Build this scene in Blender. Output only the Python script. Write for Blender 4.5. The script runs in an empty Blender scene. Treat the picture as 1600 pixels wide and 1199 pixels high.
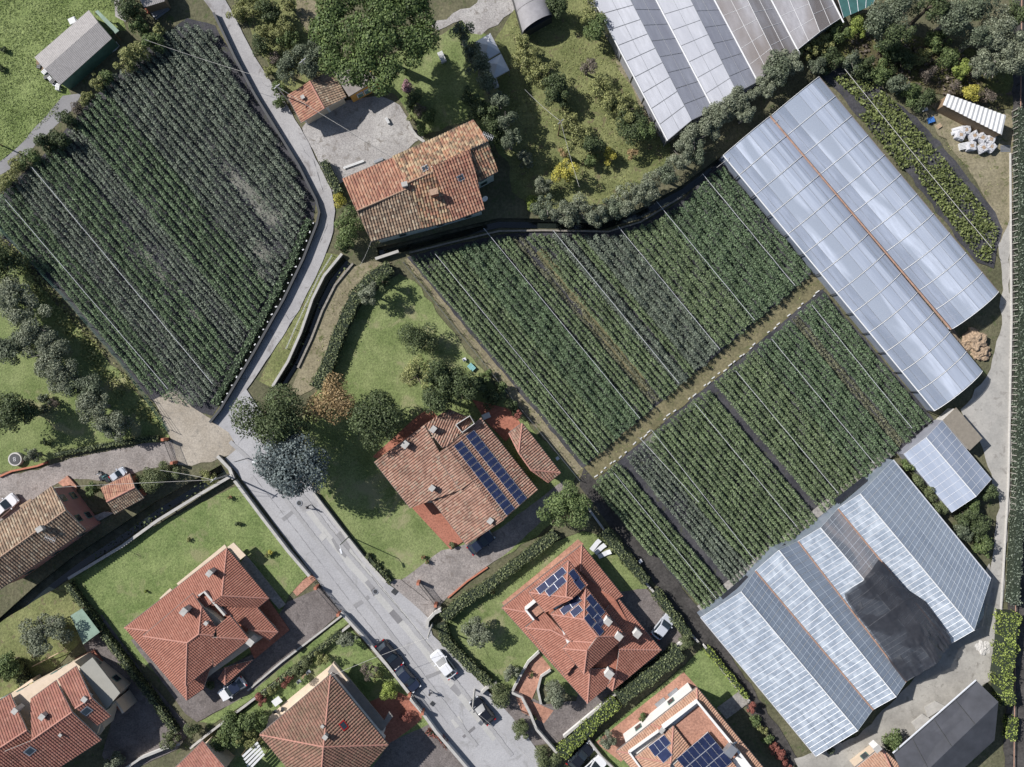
import bpy, math, random
import numpy as np
from mathutils import Vector, Matrix
from mathutils.geometry import delaunay_2d_cdt, tessellate_polygon

random.seed(7); rng = np.random.default_rng(11)
D = bpy.data; SC = bpy.context.scene; COL = SC.collection

# ------------------------------------------------------------------ camera, sky, sun, exposure
CAM_H = 126.0; MPP = 0.095                      # drone height (m), ground metres per photo pixel
cam = D.cameras.new('camera'); cam.sensor_width = 36.0
cam.lens = 18.0 / (800 * MPP / CAM_H); cam.clip_end = 3000; cam.clip_start = 1
co = D.objects.new('camera', cam); COL.objects.link(co)
co.location = (0, 0, CAM_H); SC.camera = co

SUN_EL = math.radians(41); SUN_AZ = Vector((-0.91, 0.414, 0)).normalized()
sdir = Vector((SUN_AZ.x * math.cos(SUN_EL), SUN_AZ.y * math.cos(SUN_EL), math.sin(SUN_EL)))
world = D.worlds.new('World'); SC.world = world; world.use_nodes = True
wn = world.node_tree; bg = wn.nodes['Background']
sky = wn.nodes.new('ShaderNodeTexSky'); sky.sky_type = 'NISHITA'; sky.sun_disc = False
sky.sun_elevation = SUN_EL; sky.sun_rotation = math.atan2(sdir.x, sdir.y)
wn.links.new(sky.outputs[0], bg.inputs[0]); bg.inputs[1].default_value = 0.07
sl = D.lights.new('sun', 'SUN'); sl.energy = 4.5; sl.angle = math.radians(0.5); sl.color = (1.0, 0.97, 0.935)
so = D.objects.new('sun', sl); COL.objects.link(so); so.location = (-60, 30, 60)
so.rotation_euler = sdir.to_track_quat('Z', 'Y').to_euler()
SC.view_settings.view_transform = 'Standard'; SC.view_settings.look = 'None'
SC.view_settings.gamma = 1; SC.view_settings.exposure = 0.62; SC.view_settings.use_curve_mapping = False
SC.cycles.transparent_max_bounces = 12; SC.cycles.max_bounces = 6

# ------------------------------------------------------------------ helpers
def P(px, py, h=0.0):
    k = MPP * (CAM_H - h) / CAM_H
    return Vector(((px - 800) * k, (599.5 - py) * k, h))

class Plane:
    def __init__(s, a, b, c):
        s.a = a; n = (b - a).cross(c - a).normalized(); s.n = n if n.z > 0 else -n
    def at(s, px, py, off=0.0):
        o = Vector((0, 0, CAM_H)); d = P(px, py, 0) - o
        t = (s.a + s.n * off - o).dot(s.n) / d.dot(s.n); return o + d * t

def setp(o, label=None, cat=None, group=None, kind=None):
    if label: o['label'] = label
    if cat: o['category'] = cat
    if group: o['group'] = group
    if kind: o['kind'] = kind
    return o

def link(name, me, mat=None, parent=None):
    o = D.objects.new(name, me)
    if mat is not None and me is not None: me.materials.append(mat)
    COL.objects.link(o)
    if parent is not None: o.parent = parent
    return o

def thing(name, label, cat, group=None):
    return setp(link(name, None), label, cat, group)

def mesh(verts, faces):
    me = D.meshes.new('m'); me.from_pydata([tuple(v) for v in verts], [], faces); me.update(); return me

def quads_mesh(V):                                    # V: (n,4,3)
    n = len(V); me = D.meshes.new('m')
    me.vertices.add(n * 4); me.vertices.foreach_set('co', np.ascontiguousarray(V, dtype=np.float32).ravel())
    me.loops.add(n * 4); me.loops.foreach_set('vertex_index', np.arange(n * 4, dtype=np.int32))
    me.polygons.add(n); me.polygons.foreach_set('loop_start', np.arange(0, n * 4, 4, dtype=np.int32))
    me.polygons.foreach_set('loop_total', np.full(n, 4, dtype=np.int32)); me.update(calc_edges=True); return me

class MB:
    def __init__(s): s.v = []; s.f = []
    def add(s, vs, fs):
        b = len(s.v); s.v += [Vector(v) for v in vs]; s.f += [tuple(b + i for i in f) for f in fs]; return s
    def box(s, c, size, rz=0.0, taper=1.0):
        sx, sy, sz = [q / 2 for q in size]; M = Matrix.Rotation(rz, 3, 'Z'); c = Vector(c); vs = []
        for z, t in ((-sz, 1), (sz, taper)):
            for x, y in ((-sx, -sy), (sx, -sy), (sx, sy), (-sx, sy)): vs.append(c + M @ Vector((x * t, y * t, z)))
        return s.add(vs, [(3, 2, 1, 0), (4, 5, 6, 7), (0, 1, 5, 4), (1, 2, 6, 5), (2, 3, 7, 6), (3, 0, 4, 7)])
    def prism(s, poly, z0, z1):
        poly = [Vector((p[0], p[1], 0)) for p in poly]; n = len(poly)
        ar = sum(poly[i].x * poly[(i + 1) % n].y - poly[(i + 1) % n].x * poly[i].y for i in range(n))
        if ar < 0: poly.reverse()
        vs = [Vector((p.x, p.y, z0)) for p in poly] + [Vector((p.x, p.y, z1)) for p in poly]
        return s.add(vs, [tuple(range(n - 1, -1, -1)), tuple(range(n, 2 * n))] + [(i, (i + 1) % n, n + (i + 1) % n, n + i) for i in range(n)])
    def slab(s, pts, th):                              # any planar polygon, thickened downwards
        n = len(pts); nn = (pts[1] - pts[0]).cross(pts[2] - pts[0])
        if nn.z < 0: pts = pts[::-1]
        vs = list(pts) + [p - Vector((0, 0, th)) for p in pts]
        return s.add(vs, [tuple(range(n)), tuple(range(2 * n - 1, n - 1, -1))] + [((i + 1) % n, i, n + i, n + (i + 1) % n) for i in range(n)])
    def tube(s, a, b, r, r2=None, n=6):
        a = Vector(a); b = Vector(b); d = (b - a); r2 = r if r2 is None else r2
        if d.length < 1e-5: return s
        q = d.to_track_quat('Z', 'Y'); vs = []
        for p, rr in ((a, r), (b, r2)):
            for i in range(n):
                t = 2 * math.pi * i / n; vs.append(p + q @ Vector((rr * math.cos(t), rr * math.sin(t), 0)))
        return s.add(vs, [(i, (i + 1) % n, n + (i + 1) % n, n + i) for i in range(n)] + [tuple(range(n - 1, -1, -1)), tuple(range(n, 2 * n))])
    def cyl(s, c, r, h, n=16, r2=None): return s.tube(c, Vector(c) + Vector((0, 0, h)), r, r2, n)
    def build(s, name, mat, parent=None, smooth=False):
        me = mesh(s.v, s.f)
        if smooth: me.polygons.foreach_set('use_smooth', [True] * len(me.polygons))
        return link(name, me, mat, parent)

ORD = 'first second third fourth fifth sixth seventh eighth ninth tenth eleventh twelfth thirteenth fourteenth fifteenth sixteenth seventeenth eighteenth nineteenth twentieth'.split()
def ordn(i):
    if i < 20: return ORD[i]
    n = i + 1; return f"{n}{'th' if 10 < n % 100 < 14 else {1: 'st', 2: 'nd', 3: 'rd'}.get(n % 10, 'th')}"

# ------------------------------------------------------------------ materials
MATS = {}
def newmat(name):
    m = D.materials.new(name); m.use_nodes = True; MATS[name] = m
    nt = m.node_tree; return m, nt, nt.nodes['Principled BSDF']
def N(nt, t, **kw):
    n = nt.nodes.new(t)
    for k, v in kw.items(): setattr(n, k, v)
    return n
def noise(nt, scale, detail=4, rough=0.6, coord='Object', dist=0.0):
    tc = N(nt, 'ShaderNodeTexCoord'); n = N(nt, 'ShaderNodeTexNoise')
    n.inputs['Scale'].default_value = scale; n.inputs['Detail'].default_value = detail
    n.inputs['Roughness'].default_value = rough; n.inputs['Distortion'].default_value = dist
    nt.links.new(tc.outputs[coord], n.inputs['Vector']); return n.outputs['Fac']
def ramp(nt, fac, stops):
    r = N(nt, 'ShaderNodeValToRGB'); nt.links.new(fac, r.inputs[0]); e = r.color_ramp.elements
    while len(e) < len(stops): e.new(0.5)
    for q, (p, c) in zip(e, stops): q.position = p; q.color = (*c, 1)
    return r.outputs[0]
def mix(nt, fac, a, b, mode='MIX'):
    m = N(nt, 'ShaderNodeMix', data_type='RGBA', blend_type=mode)
    for i, v in ((0, fac), (6, a), (7, b)):
        if isinstance(v, (int, float)): m.inputs[i].default_value = v
        elif isinstance(v, tuple): m.inputs[i].default_value = (*v, 1)
        else: nt.links.new(v, m.inputs[i])
    return m.outputs[2]
def bump(nt, bs, fac, strength=0.3, dist=0.05):
    b = N(nt, 'ShaderNodeBump'); b.inputs['Strength'].default_value = strength; b.inputs['Distance'].default_value = dist
    nt.links.new(fac, b.inputs['Height']); nt.links.new(b.outputs[0], bs.inputs['Normal'])
def sc(c, k): return tuple(min(1, q * k) for q in c)
def tone(c, k, sat):
    l = 0.2126 * c[0] + 0.7152 * c[1] + 0.0722 * c[2]; return tuple(min(1, max(0, (l + (q - l) * sat) * k)) for q in c)

def ground_mat(name, a, b, s1=0.25, s2=3.0, c=None, bs_=0.5, bd=0.08, rough=0.95, s3=0.9, hc=0.75):
    """two-scale mottled ground: a/b patches, c occasional spots"""
    kk = 0.82; a, b = sc(a, kk), sc(b, kk); c = sc(c, kk) if c else None
    m, nt, bs = newmat(name)
    n1 = noise(nt, s1, 5, 0.65); n2 = noise(nt, s2, 3, 0.7); n3 = noise(nt, s3, 4, 0.7, dist=0.6)
    col = ramp(nt, n1, [(0.36, a), (0.64, b)])
    col = mix(nt, hc, col, ramp(nt, n2, [(0.3, (0.5, 0.5, 0.5)), (0.7, (1.35, 1.35, 1.3))]), 'MULTIPLY')
    if c: col = mix(nt, ramp(nt, n3, [(0.56, (0, 0, 0)), (0.66, (1, 1, 1))]), col, c)
    nt.links.new(col, bs.inputs['Base Color']); bs.inputs['Roughness'].default_value = rough
    bs.inputs['Specular IOR Level'].default_value = 0.15
    bump(nt, bs, n2, bs_, bd); return m

def plain(name, c, rough=0.6, metal=0.0, var=0.18, scale=1.2, bumpk=0.0, spec=0.4):
    c = sc(c, 0.84)
    m, nt, bs = newmat(name)
    n = noise(nt, scale, 5, 0.65)
    col = ramp(nt, n, [(0.3, sc(c, 1 - var)), (0.7, sc(c, 1 + var))])
    nt.links.new(col, bs.inputs['Base Color']); bs.inputs['Roughness'].default_value = rough
    bs.inputs['Metallic'].default_value = metal; bs.inputs['Specular IOR Level'].default_value = spec
    if bumpk: bump(nt, bs, n, bumpk, 0.03)
    return m

def leaf(name, dark, light, extra=None, transl=0.22, ns=0.5):
    kx = 1.2 if name.startswith('crop') else 1.0; dark, light = tone(dark, 1.15 * kx, 0.9), tone(light, 1.28 * kx, 0.9); extra = tone(extra, 1.25, 0.9) if extra else None
    m, nt, bs = newmat(name)
    g = N(nt, 'ShaderNodeNewGeometry'); stops = [(0.0, dark), (0.75, light)]
    if extra: stops += [(0.9, light), (1.0, extra)]
    col = ramp(nt, g.outputs['Random Per Island'], stops)
    nz = noise(nt, ns, 4, 0.6)
    col = mix(nt, 1.0, col, ramp(nt, nz, [(0.3, (0.72, 0.72, 0.72)), (0.7, (1.25, 1.25, 1.2))]), 'MULTIPLY')
    nt.links.new(col, bs.inputs['Base Color']); bs.inputs['Roughness'].default_value = 0.6
    bs.inputs['Specular IOR Level'].default_value = 0.25
    tr = N(nt, 'ShaderNodeBsdfTranslucent'); nt.links.new(col, tr.inputs[0])
    mx = N(nt, 'ShaderNodeMixShader'); mx.inputs[0].default_value = transl
    out = nt.nodes['Material Output']
    nt.links.new(bs.outputs[0], mx.inputs[1]); nt.links.new(tr.outputs[0], mx.inputs[2]); nt.links.new(mx.outputs[0], out.inputs[0])
    return m

def tile_mat(name, cols, dirt=(0.06, 0.05, 0.045), dirtk=0.5, lichen=None):
    cols = [tone(tuple(q * g for q, g in zip(c, (1.0, 1.06, 0.98))), 0.76, 0.88 if name == 'tile_pink' else 0.80) for c in cols]; dirt = tone(dirt, 0.9, 0.9)
    m, nt, bs = newmat(name)
    uv = N(nt, 'ShaderNodeUVMap'); fl = N(nt, 'ShaderNodeVectorMath', operation='FLOOR'); nt.links.new(uv.outputs[0], fl.inputs[0])
    wnz = N(nt, 'ShaderNodeTexWhiteNoise', noise_dimensions='2D'); nt.links.new(fl.outputs[0], wnz.inputs['Vector'])
    n = len(cols); col = ramp(nt, wnz.outputs['Value'], [(i / max(1, n - 1), c) for i, c in enumerate(cols)])
    n1 = noise(nt, 0.45, 6, 0.7); n2 = noise(nt, 3.0, 4, 0.7)
    col = mix(nt, ramp(nt, n1, [(0.42, (0, 0, 0)), (0.78, (dirtk,) * 3)]), col, dirt)
    if lichen: col = mix(nt, ramp(nt, n2, [(0.55, (0, 0, 0)), (0.7, (0.55,) * 3)]), col, lichen)
    col = mix(nt, 0.5, col, ramp(nt, n2, [(0.3, (0.7,) * 3), (0.7, (1.25,) * 3)]), 'MULTIPLY')
    nt.links.new(col, bs.inputs['Base Color']); bs.inputs['Roughness'].default_value = 0.85; bs.inputs['Specular IOR Level'].default_value = 0.2
    return m

def film(name, c, transp, rough=0.25, clearc=None, nscale=0.12, gloss=0.5, stops=(0.48, 0.56), cl_t=None, rot=None, sq=0.22, stripe=0.0):
    """greenhouse sheeting: milky where condensation sits, clearer elsewhere; on glass_lit, clearc paints white highlights; rot/sq stretch the stains along the span"""
    m, nt, bs = newmat(name); out = nt.nodes['Material Output']; c = sc(c, 0.78); clearc = sc(clearc, 0.78) if clearc else None
    tc = N(nt, 'ShaderNodeTexCoord'); mp0 = N(nt, 'ShaderNodeMapping'); mp0.vector_type = 'TEXTURE'; nt.links.new(tc.outputs['Object'], mp0.inputs[0])
    if rot is not None: mp0.inputs['Rotation'].default_value = (0, 0, math.radians(rot)); mp0.inputs['Scale'].default_value = (1 / sq, 1, 1)
    def nz_(scl, det, rg, ds=0.0):
        n = N(nt, 'ShaderNodeTexNoise'); n.inputs['Scale'].default_value = scl; n.inputs['Detail'].default_value = det; n.inputs['Roughness'].default_value = rg; n.inputs['Distortion'].default_value = ds
        nt.links.new(mp0.outputs[0], n.inputs['Vector']); return n.outputs['Fac']
    nz = nz_(nscale, 3, 0.5, 0.4); n2 = nz_(2.4, 4, 0.6)
    col = mix(nt, 0.5, c, ramp(nt, n2, [(0.3, (0.7,) * 3), (0.7, (1.2,) * 3)]), 'MULTIPLY')
    tr = N(nt, 'ShaderNodeBsdfTransparent'); tr.inputs[0].default_value = (0.93, 0.95, 0.97, 1)
    mx = N(nt, 'ShaderNodeMixShader'); mx.inputs[0].default_value = transp
    if clearc:
        msk = ramp(nt, nz, [(stops[0], (0, 0, 0)), (stops[1], (1, 1, 1))]); col = mix(nt, msk, col, clearc)
        mp = N(nt, 'ShaderNodeMapRange'); nt.links.new(msk, mp.inputs[0]); mp.inputs[3].default_value = transp; mp.inputs[4].default_value = cl_t or min(0.9, transp + 0.3)
        nt.links.new(mp.outputs[0], mx.inputs[0])
    nt.links.new(col, bs.inputs['Base Color']); bs.inputs['Roughness'].default_value = rough; bs.inputs['Specular IOR Level'].default_value = gloss
    nt.links.new(bs.outputs[0], mx.inputs[1]); nt.links.new(tr.outputs[0], mx.inputs[2]); nt.links.new(mx.outputs[0], out.inputs[0])
    return m

G = ground_mat
G('soil', (0.10, 0.10, 0.06), (0.16, 0.15, 0.095), 0.15, 2.5, (0.085, 0.105, 0.045), 0.8, 0.12)
G('field_cloth', (0.045, 0.045, 0.054), (0.085, 0.083, 0.092), 0.2, 4.0, (0.07, 0.075, 0.055))
G('pale_soil', (0.13, 0.135, 0.12), (0.21, 0.205, 0.185), 0.35, 3.0, (0.09, 0.10, 0.07))
G('meadow', (0.15, 0.20, 0.065), (0.25, 0.30, 0.12), 0.16, 2.6, (0.075, 0.10, 0.03), 1.0, 0.25)
G('lawn', (0.14, 0.182, 0.066), (0.235, 0.272, 0.118), 0.22, 4.0, (0.265, 0.26, 0.14), 0.9, 0.12, s3=0.16)
G('lawn_fresh', (0.135, 0.185, 0.065), (0.22, 0.268, 0.108), 0.25, 4.0, (0.23, 0.235, 0.12), 0.9, 0.12, s3=0.16)
G('orchard_grass', (0.135, 0.155, 0.06), (0.235, 0.245, 0.11), 0.2, 3.0, (0.16, 0.135, 0.08), 0.9, 0.15)
G('dry_grass', (0.20, 0.175, 0.115), (0.29, 0.255, 0.175), 0.3, 3.5, (0.11, 0.12, 0.05))
G('path_earth', (0.19, 0.165, 0.095), (0.29, 0.245, 0.16), 0.4, 4.0, (0.12, 0.12, 0.05))
G('dust', (0.31, 0.27, 0.22), (0.41, 0.365, 0.31), 0.2, 4.0, (0.26, 0.235, 0.20), 0.5, 0.05, hc=0.5)
G('olive_path', (0.135, 0.125, 0.07), (0.21, 0.185, 0.11), 0.4, 3.0, (0.12, 0.125, 0.06))
G('gravel', (0.32, 0.30, 0.295), (0.43, 0.41, 0.40), 0.22, 6.0, (0.22, 0.20, 0.18), 0.7, 0.06)
G('gravel_mauve', (0.24, 0.215, 0.205), (0.34, 0.305, 0.29), 0.3, 5.0, (0.19, 0.165, 0.15), 0.7, 0.06)
G('cobble_dark', (0.15, 0.13, 0.125), (0.21, 0.185, 0.18), 0.35, 5.0, (0.12, 0.105, 0.10), 0.8, 0.06)
G('asphalt_worn', (0.315, 0.31, 0.315), (0.36, 0.355, 0.36), 0.3, 5.0, None, 0.2, 0.02, hc=0.3)
G('concrete', (0.33, 0.32, 0.30), (0.43, 0.41, 0.38), 0.2, 3.0, (0.27, 0.255, 0.235), 0.2, 0.02, hc=0.22)
G('yard_concrete', (0.29, 0.275, 0.25), (0.40, 0.38, 0.345), 0.25, 3.0, (0.24, 0.225, 0.20), 0.2, 0.02, hc=0.22)
G('asphalt', (0.335, 0.33, 0.34), (0.40, 0.395, 0.405), 0.12, 5.0, (0.29, 0.285, 0.285), 0.25, 0.02, hc=0.3, s3=0.35)
G('asphalt_lane', (0.32, 0.31, 0.315), (0.40, 0.39, 0.39), 0.2, 5.0, (0.23, 0.215, 0.21), 0.25, 0.02, hc=0.3, s3=0.35)
G('asphalt_pale', (0.40, 0.395, 0.38), (0.45, 0.44, 0.425), 0.3, 5.0, None, 0.2, 0.02, hc=0.22)
G('asphalt_dark', (0.17, 0.165, 0.17), (0.22, 0.215, 0.22), 0.3, 5.0, None, 0.2, 0.02, hc=0.22)
G('asphalt_mid', (0.235, 0.23, 0.235), (0.28, 0.275, 0.28), 0.3, 5.0, None, 0.2, 0.02, hc=0.22)
G('brush', (0.10, 0.085, 0.05), (0.14, 0.15, 0.05), 0.2, 2.0, (0.13, 0.10, 0.085), 1.0, 0.3)
G('ditch_bed', (0.09, 0.095, 0.06), (0.16, 0.15, 0.11), 0.3, 2.0, None)
G('terracotta_floor', (0.33, 0.135, 0.095), (0.40, 0.17, 0.12), 0.4, 4.0, None, 0.2, 0.02)
G('terracotta_pale', (0.38, 0.20, 0.145), (0.46, 0.25, 0.185), 0.4, 4.0, None, 0.2, 0.02)
G('paving_grey', (0.28, 0.26, 0.25), (0.36, 0.34, 0.32), 0.4, 3.0, None, 0.2, 0.02)
G('greenhouse_soil', (0.20, 0.15, 0.11), (0.30, 0.24, 0.18), 0.15, 2.0, (0.12, 0.14, 0.07))
G('railbed_verge_shade', (0.05, 0.047, 0.045), (0.09, 0.083, 0.08), 0.3, 3.0, None)  # dark ballast tone; on the verge it stands in for hedge shade
plain('stone_wall', (0.24, 0.22, 0.19), 0.95, var=0.35, scale=2.5, bumpk=0.5)
plain('coping', (0.40, 0.385, 0.36), 0.85, var=0.15, scale=1.5)
plain('white_wall', (0.72, 0.70, 0.67), 0.85, var=0.06)
plain('cream_wall', (0.62, 0.50, 0.38), 0.85, var=0.08)
plain('yellow_wall', (0.46, 0.36, 0.14), 0.85, var=0.1)
plain('orange_wall', (0.60, 0.30, 0.07), 0.85, var=0.12)
plain('pink_wall', (0.40, 0.21, 0.18), 0.85, var=0.1)
plain('pale_green_wall', (0.45, 0.50, 0.47), 0.85, var=0.1)
plain('green_metal', (0.09, 0.17, 0.13), 0.6, var=0.2)
plain('pale_green_sheet', (0.20, 0.28, 0.22), 0.7, var=0.2)
plain('fibre_cement', (0.33, 0.31, 0.30), 0.9, var=0.15, scale=2.5, bumpk=0.3)
plain('felt_brown', (0.21, 0.185, 0.15), 0.9, var=0.15, scale=2)
plain('flat_roof_grey', (0.24, 0.215, 0.195), 0.9, var=0.18, scale=1)
plain('flat_roof_beige', (0.30, 0.29, 0.255), 0.9, var=0.05)
plain('white_sheet', (0.60, 0.60, 0.595), 0.6, var=0.06)
plain('white_plastic', (0.64, 0.645, 0.66), 0.45, var=0.05)
plain('tarp_black', (0.026, 0.027, 0.032), 0.26, var=0.3, scale=2.0, bumpk=0.2, spec=0.7)
plain('tarp_grey', (0.050, 0.052, 0.062), 0.6, var=0.25, scale=0.5, bumpk=0.2)
plain('tarp_scrap', (0.16, 0.17, 0.19), 0.35, var=0.4, scale=1.5)
plain('bark', (0.10, 0.08, 0.06), 0.95, var=0.3, scale=4, bumpk=0.6)
plain('bark_grey', (0.22, 0.20, 0.18), 0.95, var=0.3, scale=4)
plain('metal_white', (0.70, 0.70, 0.70), 0.45, var=0.05)
plain('metal_grey', (0.36, 0.37, 0.39), 0.45, 0.6, var=0.1)
plain('metal_dark', (0.04, 0.042, 0.045), 0.5, var=0.2)
plain('gutter_rust', (0.36, 0.22, 0.16), 0.8, var=0.25, scale=2)
plain('gutter_copper', (0.16, 0.13, 0.12), 0.6, var=0.2)
plain('plaster_grey', (0.50, 0.48, 0.45), 0.9, var=0.15, scale=3)
plain('glass_dark', (0.03, 0.04, 0.05), 0.1, var=0.1, spec=0.7)
plain('shutter_green', (0.10, 0.19, 0.16), 0.6, var=0.1)
plain('cell_blue', (0.022, 0.030, 0.075), 0.12, var=0.25, scale=1.5, spec=0.6)
plain('alu', (0.62, 0.63, 0.66), 0.4, 0.2, var=0.05)
plain('bar_shaded', (0.50, 0.545, 0.60), 0.5, var=0.08)  # duller bar tone for the slopes painted as shaded
plain('tyre', (0.02, 0.02, 0.02), 0.9)
plain('paint_white', (0.68, 0.68, 0.69), 0.2, var=0.02, spec=0.6)
plain('paint_silver', (0.62, 0.64, 0.68), 0.25, 0.3, var=0.02, spec=0.6)
plain('paint_black', (0.012, 0.013, 0.017), 0.12, var=0.05, spec=0.7)
plain('paint_navy', (0.018, 0.024, 0.045), 0.15, var=0.05, spec=0.7)
plain('lamp_red', (0.35, 0.01, 0.01), 0.3); plain('lamp_clear', (0.7, 0.72, 0.75), 0.15, spec=0.7)
plain('wood', (0.26, 0.18, 0.11), 0.8, var=0.25, scale=4)
plain('wood_pale', (0.48, 0.36, 0.24), 0.8, var=0.2, scale=4)
plain('sack', (0.46, 0.46, 0.48), 0.7, var=0.15, scale=3, bumpk=0.5)
plain('straw', (0.32, 0.235, 0.16), 0.95, var=0.45, scale=3, bumpk=0.6)
plain('blue_plastic', (0.06, 0.20, 0.55), 0.5); plain('teal_net', (0.035, 0.11, 0.105), 0.8, var=0.2)
plain('teal_plastic', (0.25, 0.50, 0.50), 0.5); plain('red_brick', (0.42, 0.16, 0.10), 0.9, var=0.2, scale=4)
plain('cloth_dark', (0.03, 0.03, 0.04), 0.9); plain('skin', (0.42, 0.26, 0.18), 0.6); plain('hair', (0.05, 0.035, 0.025), 0.7)
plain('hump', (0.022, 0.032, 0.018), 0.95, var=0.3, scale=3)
plain('stake', (0.36, 0.34, 0.30), 0.9, var=0.2)
plain('water_dark', (0.015, 0.02, 0.018), 0.08, spec=0.6)

leaf('crop_mid', (0.035, 0.058, 0.026), (0.10, 0.145, 0.075), (0.17, 0.205, 0.14))
leaf('crop_dark', (0.030, 0.046, 0.026), (0.082, 0.112, 0.068), (0.15, 0.18, 0.135))
leaf('crop_pale', (0.045, 0.068, 0.030), (0.125, 0.165, 0.08), (0.20, 0.23, 0.15))
leaf('crop_grey', (0.044, 0.056, 0.042), (0.125, 0.150, 0.110), (0.21, 0.23, 0.195))
leaf('crop_weed', (0.055, 0.06, 0.036), (0.135, 0.138, 0.085), (0.20, 0.20, 0.14))
leaf('vegetable', (0.05, 0.068, 0.018), (0.145, 0.172, 0.05), (0.20, 0.23, 0.085))
leaf('l_green', (0.035, 0.060, 0.018), (0.115, 0.155, 0.050), (0.17, 0.21, 0.08))
leaf('l_dark', (0.022, 0.036, 0.014), (0.075, 0.10, 0.038), (0.12, 0.145, 0.07))
leaf('l_pine', (0.028, 0.050, 0.014), (0.10, 0.145, 0.040), (0.16, 0.20, 0.065))
leaf('l_olive', (0.062, 0.075, 0.043), (0.172, 0.19, 0.128), (0.28, 0.295, 0.22))
leaf('l_grey', (0.042, 0.056, 0.032), (0.118, 0.142, 0.088), (0.19, 0.21, 0.155))
leaf('l_cedar', (0.045, 0.060, 0.062), (0.135, 0.165, 0.165), (0.24, 0.275, 0.275))
leaf('l_autumn', (0.11, 0.075, 0.030), (0.29, 0.20, 0.095), (0.36, 0.27, 0.14))
leaf('l_yellow', (0.15, 0.14, 0.015), (0.40, 0.36, 0.045), (0.50, 0.46, 0.08))
leaf('l_yellowgreen', (0.075, 0.088, 0.026), (0.225, 0.235, 0.08), (0.33, 0.32, 0.13))
leaf('l_lime', (0.085, 0.12, 0.02), (0.23, 0.285, 0.05), (0.33, 0.38, 0.09))
leaf('l_red', (0.10, 0.030, 0.022), (0.26, 0.09, 0.07), (0.33, 0.14, 0.10))
leaf('l_pink', (0.09, 0.05, 0.055), (0.34, 0.19, 0.22), (0.48, 0.34, 0.36))
leaf('l_hedge', (0.045, 0.062, 0.024), (0.135, 0.158, 0.068), (0.20, 0.21, 0.11))
leaf('l_brown', (0.06, 0.05, 0.04), (0.16, 0.13, 0.105), (0.21, 0.18, 0.14))
leaf('grass_blades', (0.075, 0.11, 0.026), (0.18, 0.23, 0.07), (0.23, 0.27, 0.11))

tile_mat('tile_red', [(0.36, 0.125, 0.085), (0.45, 0.165, 0.115), (0.40, 0.14, 0.095), (0.48, 0.19, 0.135)], (0.17, 0.08, 0.06), 0.35)
tile_mat('tile_brick', [(0.33, 0.12, 0.085), (0.44, 0.17, 0.12), (0.38, 0.13, 0.10), (0.47, 0.20, 0.15)], (0.12, 0.07, 0.055), 0.5)
tile_mat('tile_pink', [(0.36, 0.185, 0.14), (0.50, 0.28, 0.22), (0.29, 0.135, 0.10), (0.46, 0.23, 0.17), (0.40, 0.28, 0.22)], (0.10, 0.075, 0.06), 0.6, (0.24, 0.20, 0.15))
tile_mat('tile_orange', [(0.46, 0.22, 0.14), (0.56, 0.30, 0.20), (0.50, 0.25, 0.16), (0.58, 0.33, 0.23)], (0.26, 0.14, 0.10), 0.3)
tile_mat('tile_moss', [(0.29, 0.13, 0.095), (0.37, 0.17, 0.125), (0.24, 0.115, 0.085), (0.33, 0.18, 0.13)], (0.085, 0.075, 0.045), 0.7, (0.20, 0.18, 0.11))
tile_mat('tile_old', [(0.25, 0.13, 0.085), (0.50, 0.22, 0.12), (0.55, 0.38, 0.23), (0.16, 0.10, 0.075), (0.46, 0.19, 0.12), (0.50, 0.33, 0.20)], (0.08, 0.06, 0.04), 0.55, (0.30, 0.23, 0.10))
tile_mat('tile_oldred', [(0.42, 0.15, 0.10), (0.52, 0.24, 0.15), (0.33, 0.12, 0.085), (0.56, 0.30, 0.20)], (0.10, 0.07, 0.05), 0.5, (0.28, 0.20, 0.11))
tile_mat('tile_weathered', [(0.30, 0.17, 0.11), (0.46, 0.30, 0.20), (0.22, 0.14, 0.10), (0.40, 0.23, 0.15), (0.52, 0.40, 0.29)], (0.07, 0.06, 0.05), 0.6, (0.26, 0.23, 0.16))

film('film_white', (0.49, 0.50, 0.545), 0.10, 0.35, (0.41, 0.42, 0.465), 0.5, rot=-63, cl_t=0.10, stops=(0.35, 0.7))  # sunward slopes; their brightness is put into the film colour
film('film_shaded', (0.38, 0.39, 0.44), 0.14, 0.3, (0.31, 0.315, 0.365), 0.5, rot=-63, cl_t=0.18, stops=(0.35, 0.7))  # same film toned down, shade of the away slopes painted in
film('film_brown', (0.40, 0.39, 0.41), 0.18, 0.25, (0.29, 0.255, 0.24), 0.16, rot=-63, sq=0.4, stops=(0.42, 0.58), cl_t=0.38)
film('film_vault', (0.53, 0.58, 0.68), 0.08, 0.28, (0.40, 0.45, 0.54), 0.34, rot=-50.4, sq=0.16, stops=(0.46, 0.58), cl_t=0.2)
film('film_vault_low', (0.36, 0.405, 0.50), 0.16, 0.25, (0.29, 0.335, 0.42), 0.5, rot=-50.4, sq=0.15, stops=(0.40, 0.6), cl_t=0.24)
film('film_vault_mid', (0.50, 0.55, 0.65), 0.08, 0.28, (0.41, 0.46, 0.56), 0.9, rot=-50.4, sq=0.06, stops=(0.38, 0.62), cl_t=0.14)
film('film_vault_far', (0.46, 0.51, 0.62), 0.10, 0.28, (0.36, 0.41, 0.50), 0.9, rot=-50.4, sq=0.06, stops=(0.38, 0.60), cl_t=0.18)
film('glass_lit', (0.355, 0.41, 0.485), 0.18, 0.2, (0.53, 0.58, 0.645), 0.9, rot=-50, sq=0.7, stops=(0.42, 0.72), cl_t=0.06)  # sunward slopes, brightness and highlights painted into the panes
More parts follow.
